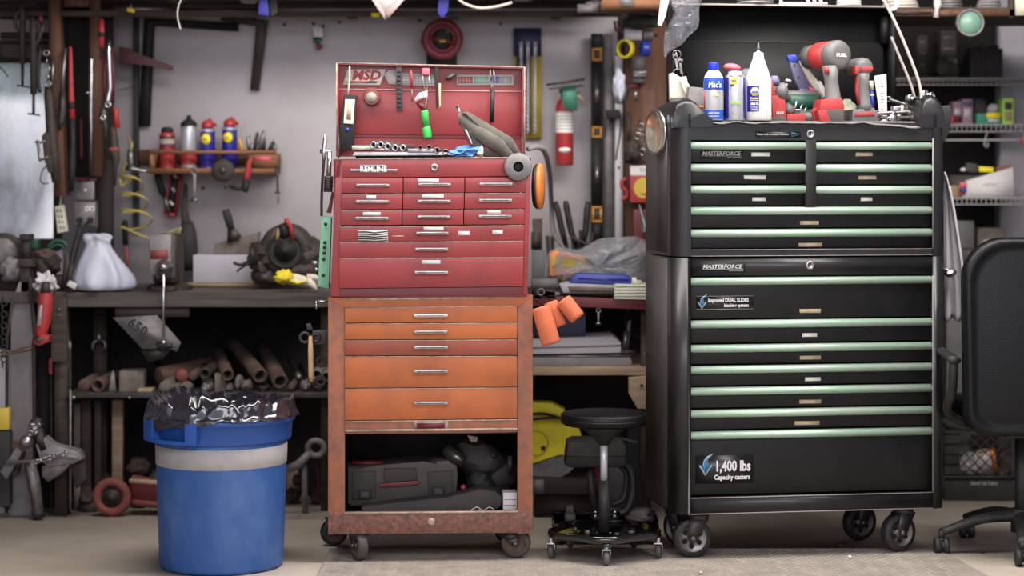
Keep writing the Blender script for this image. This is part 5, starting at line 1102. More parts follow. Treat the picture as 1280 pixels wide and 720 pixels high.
for j in range(16):
    row = []; f = j/15
    for k in range(NK):
        a = 2*math.pi*k/NK
        n1 = noise.noise(Vector((math.cos(a)*5, math.sin(a)*5, f*2))); n2 = noise.noise(Vector((math.cos(a)*13, math.sin(a)*13, f*4+7)))
        low = .008+.012*noise.noise(Vector((math.cos(a)*3+2, math.sin(a)*3, 0)))+.026*max(0, math.cos(a-R(215)))**3
        crown = .058+.010*math.cos(a*2+1)+.016*n1+.012*n2
        if f < .45: g_ = f/.45; z = zr-low*(1-g_)+.004; rad = R1+.022+.006*n1+.006*math.sin(a*23)*(1-g_)*.5
        elif f < .75: g_ = (f-.45)/.3; z = zr+crown*g_; rad = R1+.020-.018*g_+.010*n1+.008*n2
        else: g_ = (f-.75)/.25; z = zr+crown*(1-g_)-.10*g_; rad = R1-.012-.060*g_+.010*n1+.008*n2
        row.append(m.bm.verts.new((cx+rad*math.cos(a), cy+rad*math.sin(a), z+.006*n2)))
    V.append(row)
for A, B in zip(V, V[1:]): m._mark([m.bm.faces.new((A[k], A[(k+1) % NK], B[(k+1) % NK], B[k])) for k in range(NK)])
m.m('void'); m._mark([m.bm.faces.new(V[-1])]); m.build('liner', t, ang=70)
# ------------------------------------------------------------------ left floor clutter
FY = 7.9
t = thing('tow_hitch', 'heap of bright tow-hitch steel with a ball on top, on the floor far left', 'tow hitch', (P(62,0,FY).x, FY, 0))
m = MB('galv'); m.rings([P(a,b,FY) for a, b in ((36,575),(42,600),(48,640))], [px2m(v,FY) for v in (7.5,8,6.5)], 4); m.m('iron').rings([P(46,636,FY),P(49,648,FY)], [px2m(v,FY) for v in (8,7)], 10); m.build('leg', t)
m = MB('galv'); m.pp([(44,556),(57,546),(68,558),(98,563),(103,574),(92,580),(60,584),(50,576)], FY-.02, FY+.04, bev=.006); m.m('steel').pp([(52,582),(92,577),(78,592),(60,603),(52,596)], FY, FY+.05, bev=.006); m.m('iron').pp([(86,560),(106,566),(108,600),(94,612),(88,590)], FY+.03, FY+.09, bev=.01); m.m('galv').beam(P(58,566,FY-.03), P(98,572,FY-.03), .018, .012, bev=.003); m.build('frame', t)
m = MB('chrome_dull'); m.blob(P(33,552,FY-.04), (px2m(9,FY),)*3, .02, 2, 3); m.build('ball', t); m = MB('steel_dark'); m.blob(P(45,530,FY), (px2m(9,FY),px2m(9,FY),px2m(9,FY)), .08, 2, 3); m.rings([P(45,535,FY),P(56,562,FY)], px2m(8,FY), 10); m.build('upper_ball', t)
m = MB('chrome'); 
for k in range(8): m.torus(P(38+k*1.1+2*math.sin(k*2), 536+5*math.cos(k*1.3), FY-.05), (math.sin(k),1,.3), .009, .0025, 12, 6)
m.build('chain', t); m = MB('chrome')
for k in range(10): m.torus(P(46+k*4, 577-k*1.2, FY-.06), (math.sin(k*1.5),1,.3), .008, .0024, 12, 6)
m.build('chain', t)
m = MB('steel'); m.beam(P(8,578,FY-.02), P(52,576,FY-.04), .02, .012, bev=.002); m.m('grey_metal').pp([(0,590),(20,560),(28,565),(8,600)], FY, FY+.03, bev=.003); m.build('tongue', t)
m = MB('rust'); m.pp([(-6,545),(20,552),(30,566),(22,592),(-6,610)], FY+.06, FY+.1, bev=.004); m.box(P(-6,0,8.1).x, P(10,0,8.1).x, 8.07, 8.16, .001, .16); tag(m.build('rusty_plate'), 'brown rusty plate behind the tow-hitch heap at the left edge', 'plate')
m = MB('iron'); c = P(84,0,8.1)
for k, (a, b, r) in enumerate(((78,612,14),(92,600,15),(66,600,13),(90,625,13),(70,628,11),(100,630,9),(82,590,12))): m.blob(P(a,b-4,8.2), (px2m(r,8.1),.06,px2m(r,8.1)), .22, 3, 3, k)
tag(m.build('scrap_pile'), 'dark pile of oily iron castings on the floor under the left bench end', 'scrap metal', kind='stuff')
m = MB('wood_dark'); m.beam((P(-10,0,8.25).x,8.25,.02),(P(60,0,8.22).x,8.22,.02),.05,.038,bev=.003); tag(m.build('floor_plank'), 'dusty plank lying on the floor behind the tow-hitch heap', 'plank')
t = thing('floor_jack', 'low red floor jack with one large round red-rimmed wheel, beside the blue bin', 'floor jack', (P(170,0,8.02).x, 8.02, 0))
c = P(140, 612, 7.98); rw = px2m(24, 7.98); c.z = rw+.001
m = MB('rust_red'); m.torus(c, (0,1,0), rw*.78, rw*.24, 36, 12); m.build('wheel_rim', t)
m = MB('iron'); m.lathe(c+Vector((0,.012,0)), (0,-1,0), [(.001,.0),(rw*.58,.0),(rw*.6,.016),(rw*.2,.02),(rw*.18,.034),(.001,.036)], 24, caps=False); m.build('hub', t)
m = MB('red_dark'); m.pp([(162,603),(198,607),(230,612),(230,629),(166,629)], 8.0, 8.07, bev=.004); m.m('rust_red').pp([(164,596),(186,600),(186,604),(162,601)], 8.0, 8.06, bev=.002); m.rings([P(166,628,7.99),P(200,631,7.99),P(240,631,7.99)], .012, 8); m.build('frame', t)
m = MB('wood_tan'); m.rings([P(162,601,7.97),P(210,604,7.97)], px2m(3,7.97), 10); m.build('handle', t)
m = MB('rust'); m.blob(P(173,582,8.2), (px2m(13,8.2),.05,px2m(10,8.2)), .25, 2, 3, 3); m.rings([P(173,588,8.2), (P(173,0,8.2).x,8.2,.0)], [.02,.03], 10); tag(m.build('brown_lump'), 'brown iron lump in the dark above the floor jack', 'scrap')
m = MB('iron'); 
for a, b, r in ((365,625,9),(382,618,8),(396,626,9),(372,606,7)): m.blob(P(a,b-6,8.25), (px2m(r,8.2),.04,px2m(r,8.2)), .2, 3, 3, a)
tag(m.build('scrap_pile'), 'small dark heap of grey castings between bin and orange cart', 'scrap metal', kind='stuff')
m = MB('grey_metal'); Yq = 7.97; m.torus(P(395,560,Yq), (0,1,.2), px2m(10,Yq), px2m(4,Yq), 20, 8); m.rings([P(387,566,Yq),P(374,580,Yq),P(360,586,Yq)], [px2m(v,Yq) for v in (5,6,5)], 10); m.rings([P(380,575,Yq+.02), (P(380,0,Yq).x,Yq+.05,.005)], .012, 8); tag(m.build('eye_casting'), 'grey casting with a ring eye standing between the bin and the orange cart', 'casting')
m = MB('wood_tan'); m.pp([(358,585),(372,588),(374,615),(358,612)], 8.3, 8.33); m.pp([(358,612),(374,615),(374,630),(358,630)], 8.3, 8.33); tag(m.build('wood_scrap'), 'pale wood scrap behind the ring eye casting', 'wood scrap')
m = MB('red_dark'); rodv(m, [(397,580,1.5),(398,600,1.5),(398,631,1.5)], 8.2); tag(m.build('red_rod'), 'thin dark red rod standing by the left side of the orange cart', 'rod')
# ------------------------------------------------------------------ hanging off the left side of the cart and chest
HY_ = 7.14
t = thing('pipe_wrench', 'rusty ring tool with pale wooden handle hanging on the left side of the orange cart', 'wrench', P(388, 476, HY_))
m = MB('steel_dark'); m.torus(P(381,422,HY_), (0,1,0), px2m(6,HY_), px2m(2.2,HY_), 20, 8); m.torus(P(395,422,HY_), (0,1,0), px2m(4.5,HY_), px2m(2.2,HY_), 20, 8); m.pp([(390,413),(411,412),(411,430),(390,431)], HY_+.006, HY_+.02, bev=.003); m.build('head', t); m = MB('steel_dark'); m.pp([(382,405),(388,404),(391,412),(384,413)],HY_,HY_+.012,bev=.002); m.build('jaw_tip', t)
m = MB('wood_handle'); rodv(m, [(388,420,2.2),(388.5,440,3.6),(389,470,3.6),(389,477,2.6)], HY_-.012); m.build('handle', t)
for yy, n_ in ((452,'upper'), (476,'lower')):
    m = MB('iron'); m.torus(P(401,yy,HY_+.02), (0,1,0), px2m(5.5,HY_), px2m(2,HY_), 18, 8); m.beam(P(406,yy,HY_+.02), P(411.5,yy,HY_+.02), .01, .01); tag(m.build('iron_ring'), n_+' dark iron ring hooked on the left side of the orange cart', 'ring')
m = MB('chrome'); m.fbox(OF, o_(394,385).x, o_(410,385).x, .02, .06, o_(410,377).z-.002, o_(410,377).z+.001); m.fbox(OF, o_(394,385).x, o_(396,385).x, .02, .06, o_(410,387).z, o_(410,377).z); tag(m.build('corner_bracket'), 'small bright bent bracket sticking out left from the cart top corner', 'bracket')
t = thing('green_clamp_bar', 'pale green slotted metal bar with knobs leaning at the left side of the red chest', 'clamp', P(402, 362, 7.1))
m = MB('green_frame'); m.pp([(402,270),(414,272),(411,361),(397,358)], 7.08, 7.12, bev=.002); m.build('channel', t)
m = MB('steel_dark')
for a, b in ((407,280),(406,303),(405.5,309),(405,316),(404.5,324),(404,344)): m.cyl(P(a,b,7.08), P(a,b,7.074), .006, seg=10)
m.build('screws', t) if False else m.build('screw_row', t)
m = MB('chrome_dull'); m.rings([P(399,329,7.09),P(389,328.5,7.09)], [.006,.009], 10); m.rings([P(399,337,7.09),P(393,337,7.09)], [.006,.009], 10); m.build('knob', t)
t = thing('grease_gun', 'brass tipped air gun with black hose hanging on the left side of the red chest', 'air gun', P(408, 270, 7.08))
m = MB('chrome'); m.rings([P(406,168,7.08),P(406,176,7.08),P(405,190,7.08),P(405,200,7.08)], [px2m(v,7.08) for v in (1.2,2.4,3.2,2.6)], 12); m.rings([P(400,189,7.08),P(414,189,7.08)], px2m(2.6,7.08), 10); m.rings([P(412,190,7.08),P(411,222,7.08)], px2m(3,7.08), 10); m.build('nozzle', t)
m = MB('steel_dark'); m.rings([P(411,220,7.08),P(410,240,7.08)], px2m(5.5,7.08), 14)
for k in range(6): m.torus(P(410.6,222+k*3.2,7.08), (0,0,1), px2m(5.6,7.08), .0018, 14, 6)
m.build('grip', t)
m = MB('cable'); rod(m, [(405,200),(403,225),(402,250),(402,270)], 7.08, 1.7, 4); m.build('hose', t); m = MB('rust_red'); rodv(m, [(416,240,1.4),(413,258,2.4),(411,266,3)], 7.09); m.build('trigger', t)
# orange sanding disc and black disc on the chest's right side, tape roll, polisher
t = thing('sanding_disc', 'orange and black sanding disc stuck edge-on to the right side of the red chest', 'disc', CF.M @ CF.p(675, 262, .12))
ax = CF.M.to_3x3() @ Vector((1,-.22,0)); c = CF.M @ CF.p(673, 233, .12); r = px2m(28.5, 7.1)
m = MB('black_rubber'); m.lathe(c-ax*.018, ax, [(.02,0),(r*.9,.004),(r,.012),(r,.018)], 36); m.build('pad', t)
m = MB('disc_orange'); m.lathe(c+ax*.0005, ax, [(r*1.0,0),(r*1.02,.006),(r*1.0,.012),(r*.3,.014)], 36); m.build('disc', t)
t = thing('grey_ring', 'grey ring with dark hole stuck on the upper right corner of the red chest', 'ring', P(648, 226, 6.96))
m = MB('grey_metal'); c = CF.M @ CF.p(648, 208.5, -.052); ay = CF.M.to_3x3() @ Vector((0,1,0)); m.lathe(c, ay, [(px2m(6.5,7),0),(px2m(16,7),0),(px2m(17.2,7),.004),(px2m(17.2,7),.028),(px2m(6.5,7),.028)], 40, caps=False); m.build('ring', t)
m = MB('black_matte'); m.lathe(c+ay*.012, ay, [(.001,0),(px2m(6.6,7),0),(px2m(6.6,7),.01)], 24, caps=False); m.build('hole', t)
t = thing('air_hammer', 'grey dusty air tool with nozzle pointing up-left, resting in the open red chest', 'air tool', P(620, 195, 7.15))
AY = 7.12
m = MB('dusty_grey'); m.rings([P(a,b,AY) for a, b in ((573,147),(577,147),(595,160),(598,163),(625,180),(645,200))], [px2m(v,AY) for v in (5,8.5,10.5,12.5,13,10)], 18); m.pp([(577,141),(584,139),(640,172),(654,196),(640,190),(600,158)], AY-.03, AY+.03, bev=.006); m.build('body', t)
m = MB('case_grey'); m.pp([(574,152),(580,156),(604,186),(640,196),(606,196),(586,180)], AY-.02, AY+.05, bev=.004); m.m('dusty_grey').rings([P(600,152,AY-.01),P(587,170,AY-.01)], px2m(13,AY)*.4, 10); m.build('lower_body', t)
m = MB('chrome'); m.rings([P(572,134,AY),P(576,143,AY)], [.004,.0065], 10); m.m('rust').rings([P(571,132,AY),P(572,135,AY)], .005, 8); m.build('nozzle', t)
m = MB('cable_white'); m.rings(spline([P(582,162,AY-.02),P(588,175,AY-.02),P(593,188,AY-.01),P(600,196,AY)],3), .003, 8); m.build('lever', t)
# items in the open red chest
zt3 = zb2-.046+.001
m = MB('blue_rag'); c = CF.M @ CF.p(583, 190, .1); m.blob(c+Vector((0,0,0)), (px2m(23,7.1),.05,px2m(7,7.1)), .3, 2.4, 4, 5, (0,R(-8),0)); m.m('label_white').blob(c+Vector((.048,-.02,0)), (.012,.03,.02), .2, 2, 3); tag(m.build('blue_rag'), 'blue shop rag bunched between the sockets and the grey air tool', 'rag')
t = thing('socket_tray', 'silver tray of sockets standing in the open red chest', 'socket tray', CF.M @ CF.p(510, 196, .1))
m = MB('chrome_dull'); m.pp([(443,190),(560,190),(566,194),(440,195)], .06, .2, CF, .001); m.m('wall_white').rect(510, 186, 545, 191, .058, .062, CF); m.m('cream').rect(440,182,466,187,.12,.2,CF); m.m('steel').rect(443,186,556,188.5,.16,.2,CF); m.build('tray', t)
m = MB('steel_dark'); m.fbox(CF, CF.p(445,195,.1).x, CF.p(560,195,.1).x, .07, .19, zt3, CF.p(500,195,.06).z+.001); m.build('stand', t)
for i, (a, b, r) in enumerate([(466,181,4.6),(475,181,4.6),(484,183,4.6),(493,184.5,4.4),(503,184.5,4.2)]):
    q = CF.M @ CF.p(a, b, .07); u = (CF.M.to_3x3() @ Vector((.55, 1, .10 if i < 3 else .06))).normalized(); R_ = px2m(r, 7.05)
    m = MB('chrome'); m.lathe(q, u, [(R_*.62,.02),(R_*.66,0),(R_*.95,0),(R_,.003),(R_,.05),(R_*.8,.055),(R_*.8,.075)], 20, caps=False); m.m('void').lathe(q, u, [(.0005,.018),(R_*.64,.018)], 16, caps=False); m.m('chrome').lathe(q+u*.075, u, [(R_*.8,0),(.0005,.0)], 16, caps=False)
    tag(m.build('socket'), 'deep chrome socket in the left row in the open red chest, ' + ['leftmost','second from the left','middle one','second from the right','rightmost'][i], 'socket', 'chrome sockets in the red chest')
for i, (a, b, r) in enumerate([(536,184,3),(546,188,4),(557,190,4),(525,184.5,2.6)]):
    q = CF.M @ CF.p(a, b, .055); u = (CF.M.to_3x3() @ Vector((.1, 1, .02))).normalized(); R_ = px2m(r, 7.05)
    m = MB('steel'); m.lathe(q, u, [(R_*.62,.02),(R_*.66,0),(R_*.95,0),(R_,.003),(R_,.035),(.0005,.035)], 20, caps=False); m.m('void').lathe(q, u, [(.0005,.018),(R_*.64,.018)], 16, caps=False)
    tag(m.build('socket'), 'small dark socket left of the blue rag, ' + ['second from the left of the four','third from the left of the four','nearest the rag','leftmost of the four'][i], 'socket', 'small dark sockets beside the blue rag')
# items hanging in the lid: LF depth
LD = LY-.03
t = thing('inspection_lamp', 'black work lamp with a white light strip hanging at the left of the red lid', 'work lamp', CF.M @ CF.p(433, 190, LD))
m = MB('black_matte'); m.pp([(430,118),(447,119),(444,150),(442,188),(423,188),(426,150)], LD-.03, LD-.002, CF, .003); m.build('housing', t)
m = MB('lens'); m.pp([(431.5,124),(443.5,124.5),(441.5,155),(429.5,154)], LD-.034, LD-.029, CF, .001); m.m('label_tan').pp([(434,127),(440,127.3),(438.5,150),(433,149)], LD-.0350, LD-.0335, CF); m.build('light_strip', t)
m = MB('blue_bright'); q = CF.M @ CF.p(434, 162, LD-.03); m.lathe(q, (0,-1,0), [(.007,0),(.006,.003),(.001,.004)], 14, caps=False); m.build('button', t)
m = MB('cream'); m.rings([CF.M @ CF.p(a,b,LD-.015) for a, b in ((437,82),(437,95),(436,108),(435,119))], [.003,.0034,.003,.0025], 8); m.build('hanger', t)
t = thing('tape_measure', 'small round pink-grey tape measure hung in the red lid under the lettered sticker', 'tape measure', CF.M @ CF.p(465, 132, LD))
q = CF.M @ CF.p(465, 122, LD+.02); m = MB('rust_red'); m.lathe(q, (0,-1,0), [(.026,0),(.030,.006),(.030,.026),(.026,.032)], 28); m.obox(q+Vector((0,-.016,.028)), (.035,.025,.012), (0,0,0), .003); m.build('case', t)
m = MB('bulb_shade'); m.lathe(q, (0,-1,0), [(.019,.032),(.018,.035),(.001,.036)], 24, caps=False); m.build('face', t)
def lidrod(name, label, cat, parts):
    t = thing(name, label, cat, CF.M @ CF.p(parts[0][2][0][0], parts[0][2][-1][1], LD))
    for nm, mm, prof in parts:
        m = MB(mm); m.rings([CF.M @ CF.p(a,b,LD-.012) for a, b, c in prof], [px2m(c,7.35) for a, b, c in prof], 12); m.build(nm, t)
    return t
m = MB('steel_dark'); m.pp([(494.5,82),(502,82.5),(503,139),(495.5,139)], LD-.016, LD-.006, CF, .0015); m.m('black_matte')
for k in range(9): m.rect(496.5, 88+k*5.5, 501, 91+k*5.5, LD-.0168, LD-.015, CF)
tag(m.build('steel_file'), 'broad dark steel file hanging in the red lid between the two charts', 'file')
lidrod('scribe', 'thin orange-red handled pick hanging in the red lid left of the green flashlight', 'pick', [('handle','red_cap',[(513.5,88,1.4),(514.5,96,2),(515,110,1.6)]), ('shaft','steel',[(515,110,.7),(515,128,.6)])])
m = MB('pink_plastic'); m.rect(528, 85, 537, 93, LD-.02, LD-.004, CF, .002); m.m('chrome_dull')
for s_ in (-1, 1): m.rings([CF.M @ CF.p(532.5+s_*v, y, LD-.014) for v, y in ((4,93),(3.4,104),(.8,112),(2,122),(1,135))], .0016, 6)
m.m('red_dark').rings([CF.M @ CF.p(a, b, LD-.008) for a, b in ((522,128),(528,133),(532,138))], [.008,.012,.006], 10)
tag(m.build('feeler_clip'), 'small pair of tweezers with pink clip above the bright green flashlight', 'tweezers')
m = MB('paper'); m.pp([(518,124),(524,116),(533,113.5),(535,121),(526,124),(519,128)], LD-.022, LD-.020, CF); tag(m.build('paper_tag'), 'small cream paper tag hanging just above the green flashlight', 'tag')
t = lidrod('flashlight', 'bright green pen flashlight hanging in the middle of the red lid', 'flashlight', [('tail','green_bright',[(530.5,138,4),(531,140,4.6),(532.5,158,4.6)]), ('head','green_bright',[(532.5,158,4.9),(533,161,5.5),(534.5,171,5.5),(534.8,173,4.8)]), ('ring','green_dark',[(532.4,158.2,5),(532.5,159.4,5)]), ('cord','cream',[(534,112,.7),(533,126,.7),(531,139,.8)])])
m = MB('black_matte'); m.pp([(543.5,82),(547.5,82),(549,133),(545.5,136)], LD-.018, LD-.004, CF, .001); m.m('label_tan').pp([(547.5,104),(551,104),(551,132),(548.5,135)], LD-.016, LD-.006, CF, .001); tag(m.build('pocket_rule'), 'dark and tan folding rule hanging right of the green flashlight', 'rule')
m = MB('steel_dark'); m.rings([CF.M @ CF.p(a,b,LD-.012) for a, b in ((557,98),(562,97),(569,92))], [.006,.010,.007], 10); tag(m.build('magnet_stub'), 'stubby dark metal bit stuck on the red lid left of the coloured chart', 'bit')
m = MB('black_rubber'); m.rings([CF.M @ CF.p(a,b,LD-.012) for a, b in ((616,112),(615,130),(614.5,153))], [.008,.009,.0085], 10); m.m('chrome_dull')
for s_ in (-1, 1): m.rings([CF.M @ CF.p(615+s_*v, y, LD-.013) for v, y in ((2,84),(3,100),(.6,107),(2.6,116))], .0025, 8)
m.m('red_cap').rings([CF.M @ CF.p(613.5,153,LD-.012), CF.M @ CF.p(613,157,LD-.012)], .002, 8); tag(m.build('lid_pliers'), 'slim black handled pliers hanging at the right end of the coloured chart', 'pliers')
# ------------------------------------------------------------------ inside the cart bay
ZB = zb_c+.0085
mat('case_dark', (40,38,37), .7, c2=(60,55,52), scale=10)
t = thing('tool_case', 'dark grey blow-moulded tool case with dull red stripe, in the cart bottom bay', 'tool case', OF.M @ Vector((.2,.2,ZB)))
m = MB('case_grey'); m.pp([(434,584),(470,582),(530,581),(545,576),(560,575),(571,578),(573,592),(571,620),(560,624),(440,634),(434,630)], .16, .32, OF, .012); m.build('shell', t)
m = MB('case_dark'); m.pp([(480,586),(520,585),(522,600),(480,604)], .152, .17, OF, .004); m.pp([(440,590),(470,589),(470,622),(440,625)], .154, .17, OF, .004); m.pp([(534,590),(566,588),(567,618),(536,620)], .154, .17, OF, .004); m.build('recess', t)
m = MB('red_dark'); m.pp([(474,605),(520,601),(525,603),(520,606),(476,609)], .146, .158, OF, .001); m.build('handle_stripe', t)
for a, b in ((456,618),(548,614)):
    m = MB('black_matte'); m.rect(a-8, b-6, a+8, b+6, .148, .156, OF, .002); m.m('case_grey').rect(a-5, b-3, a+5, b+4, .144, .150, OF, .001); m.build('latch', t)
m = MB('case_dark'); m.pp([(452,634),(500,628),(560,622),(600,611),(620,614),(628,622),(626,634),(612,641),(452,641)], .06, .15, OF, .008); tag(m.build('flat_case'), 'flat dark case lying at the front of the cart bottom bay', 'case')
m = MB('red_dark'); m.rect(440, 578, 478, 580.5, .2, .3, OF); tag(m.build('red_strip'), 'dull red strip lying on top of the grey tool case', 'strip')
t = thing('black_grinder', 'black power tool lying tilted in the right of the cart bottom bay', 'power tool', OF.M @ OF.p(600, 606, .25))
m = MB('black_dusty'); m.blob(OF.M @ OF.p(600, 572, .24), (px2m(34,7.2),.07,px2m(24,7.2)), .12, 2, 3, 4, (0,R(20),0)); m.m('black_dusty').blob(OF.M @ OF.p(625, 590, .26), (.06,.06,.06), .15, 2, 3, 7); m.build('body', t)
m = MB('black_matte'); m.rings([OF.M @ OF.p(a,b,.17) for a, b in ((556,560),(570,572),(580,578))], [.022,.026,.02], 14); m.m('steel').rings([OF.M @ OF.p(a,b,.15) for a, b in ((566,568),(578,576))], [.011,.009], 12); m.build('barrel', t)
m = MB('steel'); m.pp([(584,544),(598,546),(596,553),(588,552)], .16, .18, OF, .002); m.m('steel_dark').rect(614,568,619,572,.17,.18,OF).rect(635,570,641,590,.2,.26,OF); m.build('fitting', t)
m = MB('black_matte'); m.blob(OF.M @ OF.p(600,600,.22), (.05,.07,.05), .2, 2, 3, 1); m.fbox(OF, o_(590,0).x, o_(640,0).x, .17, .3, ZB, OF.p(600,606,.24).z); m.build('base', t)
m = MB('paper'); m.rect(629, 616, 646, 639, .05, .13, OF, .002); m.m('ink_grey').rect(630, 624, 645, 625, .0495, .051, OF).rect(630,631,645,632,.0495,.051,OF); tag(m.build('small_box'), 'small white carton in the right corner of the cart bottom bay', 'carton')
m = MB('red_cap'); m.blob(OF.M @ OF.p(579,609,.15), (.010,.010,.010), .05, 2, 2); m.m('red_dark').rings([OF.M @ OF.p(579,609,.155), OF.M @ Vector((OF.p(579,609,.155).x,.155,ZB+.04))], .004, 8); tag(m.build('red_ball'), 'small red knob between the grey tool case and black power tool', 'knob')
m = MB('cable_white'); q = [OF.M @ OF.p(a,b,.05) for a, b in ((587,639),(596,634),(604,638),(612,634),(618,639),(606,640),(598,637))]; m.tube(q, .0016, 6, 4); tag(m.build('string'), 'tangle of thin pale cord on the sill of the cart bottom bay', 'cord')
# three orange cylinders at the cart's right side
for i, (x0, y0, x1, y1, r, Y, lb) in enumerate([(676,384,689,430,12,6.98,'largest and lowest orange foam cylinder hanging beside the orange cart'), (688,378,700,408,9.5,7.02,'middle orange foam cylinder half hidden behind the largest one'), (704,375,722,398,10.5,6.99,'orange foam cylinder tilted farthest right of the three beside the cart')]):
    m = MB('orange_foam'); a = P(x0,y0,Y+.0); b = P(x1,y1,Y-.015); m.lathe(a, (b-a).normalized(), [(px2m(r*.86,Y),0),(px2m(r*.98,Y),.004),(px2m(r,Y),.012),(px2m(r,Y),(b-a).length-.008),(px2m(r*.93,Y),(b-a).length)], 30)
    m.m('steel_dark').rings([a+(b-a)*.3+Vector((0,px2m(r,Y)*.8,0)), a+(b-a)*.3+Vector((-.02,.13,.0)) if i == 0 else a+(b-a)*.3+Vector((-.03-.03*i,.2,.02))], .003, 6)
    tag(m.build('foam_cylinder'), lb, 'foam cylinder', 'orange foam cylinders')

# small things in the dark on the floor under the left bench
for i, (a, b, rx, rz, Y, mm, lb) in enumerate([(112,622,13,9,8.12,'iron','dark iron casting on the floor just left of the red-rimmed jack wheel'), (128,598,12,8,8.26,'rust','brown lump in the dark behind and above the red-rimmed wheel'), (198,596,11,9,8.3,'stone','grey lump on the pile behind the left edge of the blue bin'), (150,584,9,7,8.4,'iron','small dark lump deep under the bench behind the floor jack'), (18,632,14,5,8.1,'rust','flat brown scrap on the floor at the far left')]):
    m = MB(mm); zb7 = P(0,b+rz,Y).z; m.blob(P(a,b,Y), (px2m(rx,Y),.05,px2m(rz,Y)), .22, 2.4, 3, i+20)
    if zb7 > .02: m.rings([(P(a,0,Y).x,Y,.001),(P(a,0,Y).x+.01,Y,zb7+.02)], [.05,.035], 10)
    tag(m.build('scrap_casting'), lb, 'scrap', 'loose castings under the left bench')
# ------------------------------------------------------------------ red bench between the chests
QY = 7.78; qz = P(0, 371.5, QY).z
b2 = thing('red_bench', 'low bench with red front board between the red and the black tool chests', 'workbench', (P(745,0,QY).x, 8.2, 0))
m = MB('red_dark'); m.pp([(666,369),(812,375),(812,387),(666,382)], QY, QY+.03, bev=.002); m.build('front_board', b2)
m = MB('wood_dark'); m.box(P(640,0,QY).x, P(832,0,QY).x, QY+.031, WY-.03, qz-.03, qz-.006); m.build('top_board', b2)
z4 = P(0, 460, QY).z
m = MB('wood_tan'); m.rect(640, 460, 812, 469, QY+.04, QY+.06, bev=.001); m.box(P(640,0,QY).x, P(812,0,QY).x, QY+.06, WY-.03, z4-.03, z4); m.build('shelf', b2)
for x0 in (644, 803): m = MB('wood_dark'); m.box(P(x0,0,QY).x, P(x0+10,0,QY).x, QY+.07, QY+.13, 0, qz-.031); m.build('leg', b2)
m = MB('wood_tan'); m.pp([(786,472),(808,470),(808,511),(797,511),(786,492)], QY+.02, QY+.06, bev=.002); m.m('black_matte').cyl(P(802,482,QY+.02), P(802,482,QY+.015), .006, seg=10); m.build('bracket', b2)
z5 = z4+.001
m = MB('cloth_grey'); m.pp([(656,446),(786,444),(790,451),(790,457.3),(656,457.3)], QY+.08, QY+.35, bev=.003); m.m('steel').rect(656, 444.5, 788, 446, QY+.078, QY+.1); t = tag(m.build('flat_case'), 'flat grey slab, lower of the two on the shelf under the red bench', 'slab', 'flat slabs under the red bench')
m = MB('cloth_white'); m.pp([(656,428),(660,424),(766,420),(776,428),(777,441),(656,443)], QY+.09, QY+.33, bev=.004); m.m('cloth_grey').pp([(656,434),(776,431),(776,433),(656,436)], QY+.088, QY+.1); tag(m.build('flat_case'), 'paler grey slab lying on the lower slab under the red bench', 'slab', 'flat slabs under the red bench')
m = MB('navy'); m.pp([(668,384),(732,388),(732,419),(668,419)], QY+.12, QY+.3, bev=.003); m.m('case_grey').rect(668,419,732,425,QY+.12,QY+.3); tag(m.build('blue_case'), 'dark blue case on the slabs behind the orange foam cylinders', 'case')
wrench('small open wrench hanging under the red bench front board', 748, 388, 748, 404, QY+.01, 1.8, 'steel')
m = MB('grey_metal'); m.pp([(785,402),(789,400),(785,440),(780,440)], QY+.1, QY+.11); m.m('steel').pp([(780,414),(786,413),(783,438),(778,438)], QY+.09, QY+.1); m.m('iron').rect(776,438,792,443.5,QY+.08,QY+.14); tag(m.build('grey_plate'), 'small upright grey blade at the right end of the grey slabs', 'blade')
m = MB('iron'); m.torus(P(803,400,8.2), (0,1,0), px2m(22,8.2), .008, 26, 8); m.torus(P(803,400,8.22), (0,1,0), px2m(15,8.2), .006, 26, 8); tag(m.build('hanging_coil'), 'dark coil hanging in the shade right of the small upright blade', 'coil')
# on the red bench
qt = qz-.005
m = MB('wall_white'); m.pp([(700,357),(708,354),(784,357),(780,367.5),(704,366)], QY+.0, QY+.16, bev=.004); m.m('stone').pp([(710,358),(783,360),(780,367),(712,365)], QY-.002, QY+.0); tag(m.build('grey_box'), 'pale grey flat box on the red bench under the blue tool', 'box')
t = thing('blue_tool', 'blue flat plastic tool body with a white end, on the pale grey box', 'tool', P(748, 355, QY+.05))
m = MB('blue_bright'); m.pp([(713,351),(720,342),(784,344),(790,348),(788,356),(712,353)], QY+.01, QY+.11, bev=.006); m.m('wd_blue').pp([(724,347),(786,349),(786,351),(722,349)], QY+.006, QY+.011); m.build('body', t)
m = MB('white_plastic'); m.lathe(P(788,353,QY+.04), (1,0,-.1), [(.012,0),(.020,.004),(.020,.02),(.012,.026)], 18); m.build('end_cap', t)
m = MB('ply_box'); m.pp([(768,355),(820,356),(820,375),(768,374)], QY-.02, QY+.14, bev=.004); m.m('stone')
for k in range(4): m.rect(769, 358+k*4, 813, 358.8+k*4, QY-.0215, QY-.019)
m.m('cream').rect(790,351,802,355.5,QY,QY+.1); tag(m.build('pale_box'), 'pale green-grey ribbed box at the right end of the red bench', 'box')
m = MB('grey_plastic'); c = P(664,355,QY+.02); m.lathe(c, (1,0,0), [(px2m(6,QY),0),(px2m(7.5,QY),.004),(px2m(7.5,QY),.095),(px2m(6,QY),.1)], 22); m.m('iron').box(c.x+.01,c.x+.09,QY+.0,QY+.05,qt,c.z-.018); tag(m.build('grey_cylinder'), 'short grey cylinder lying on the red bench next to the red chest', 'cylinder')
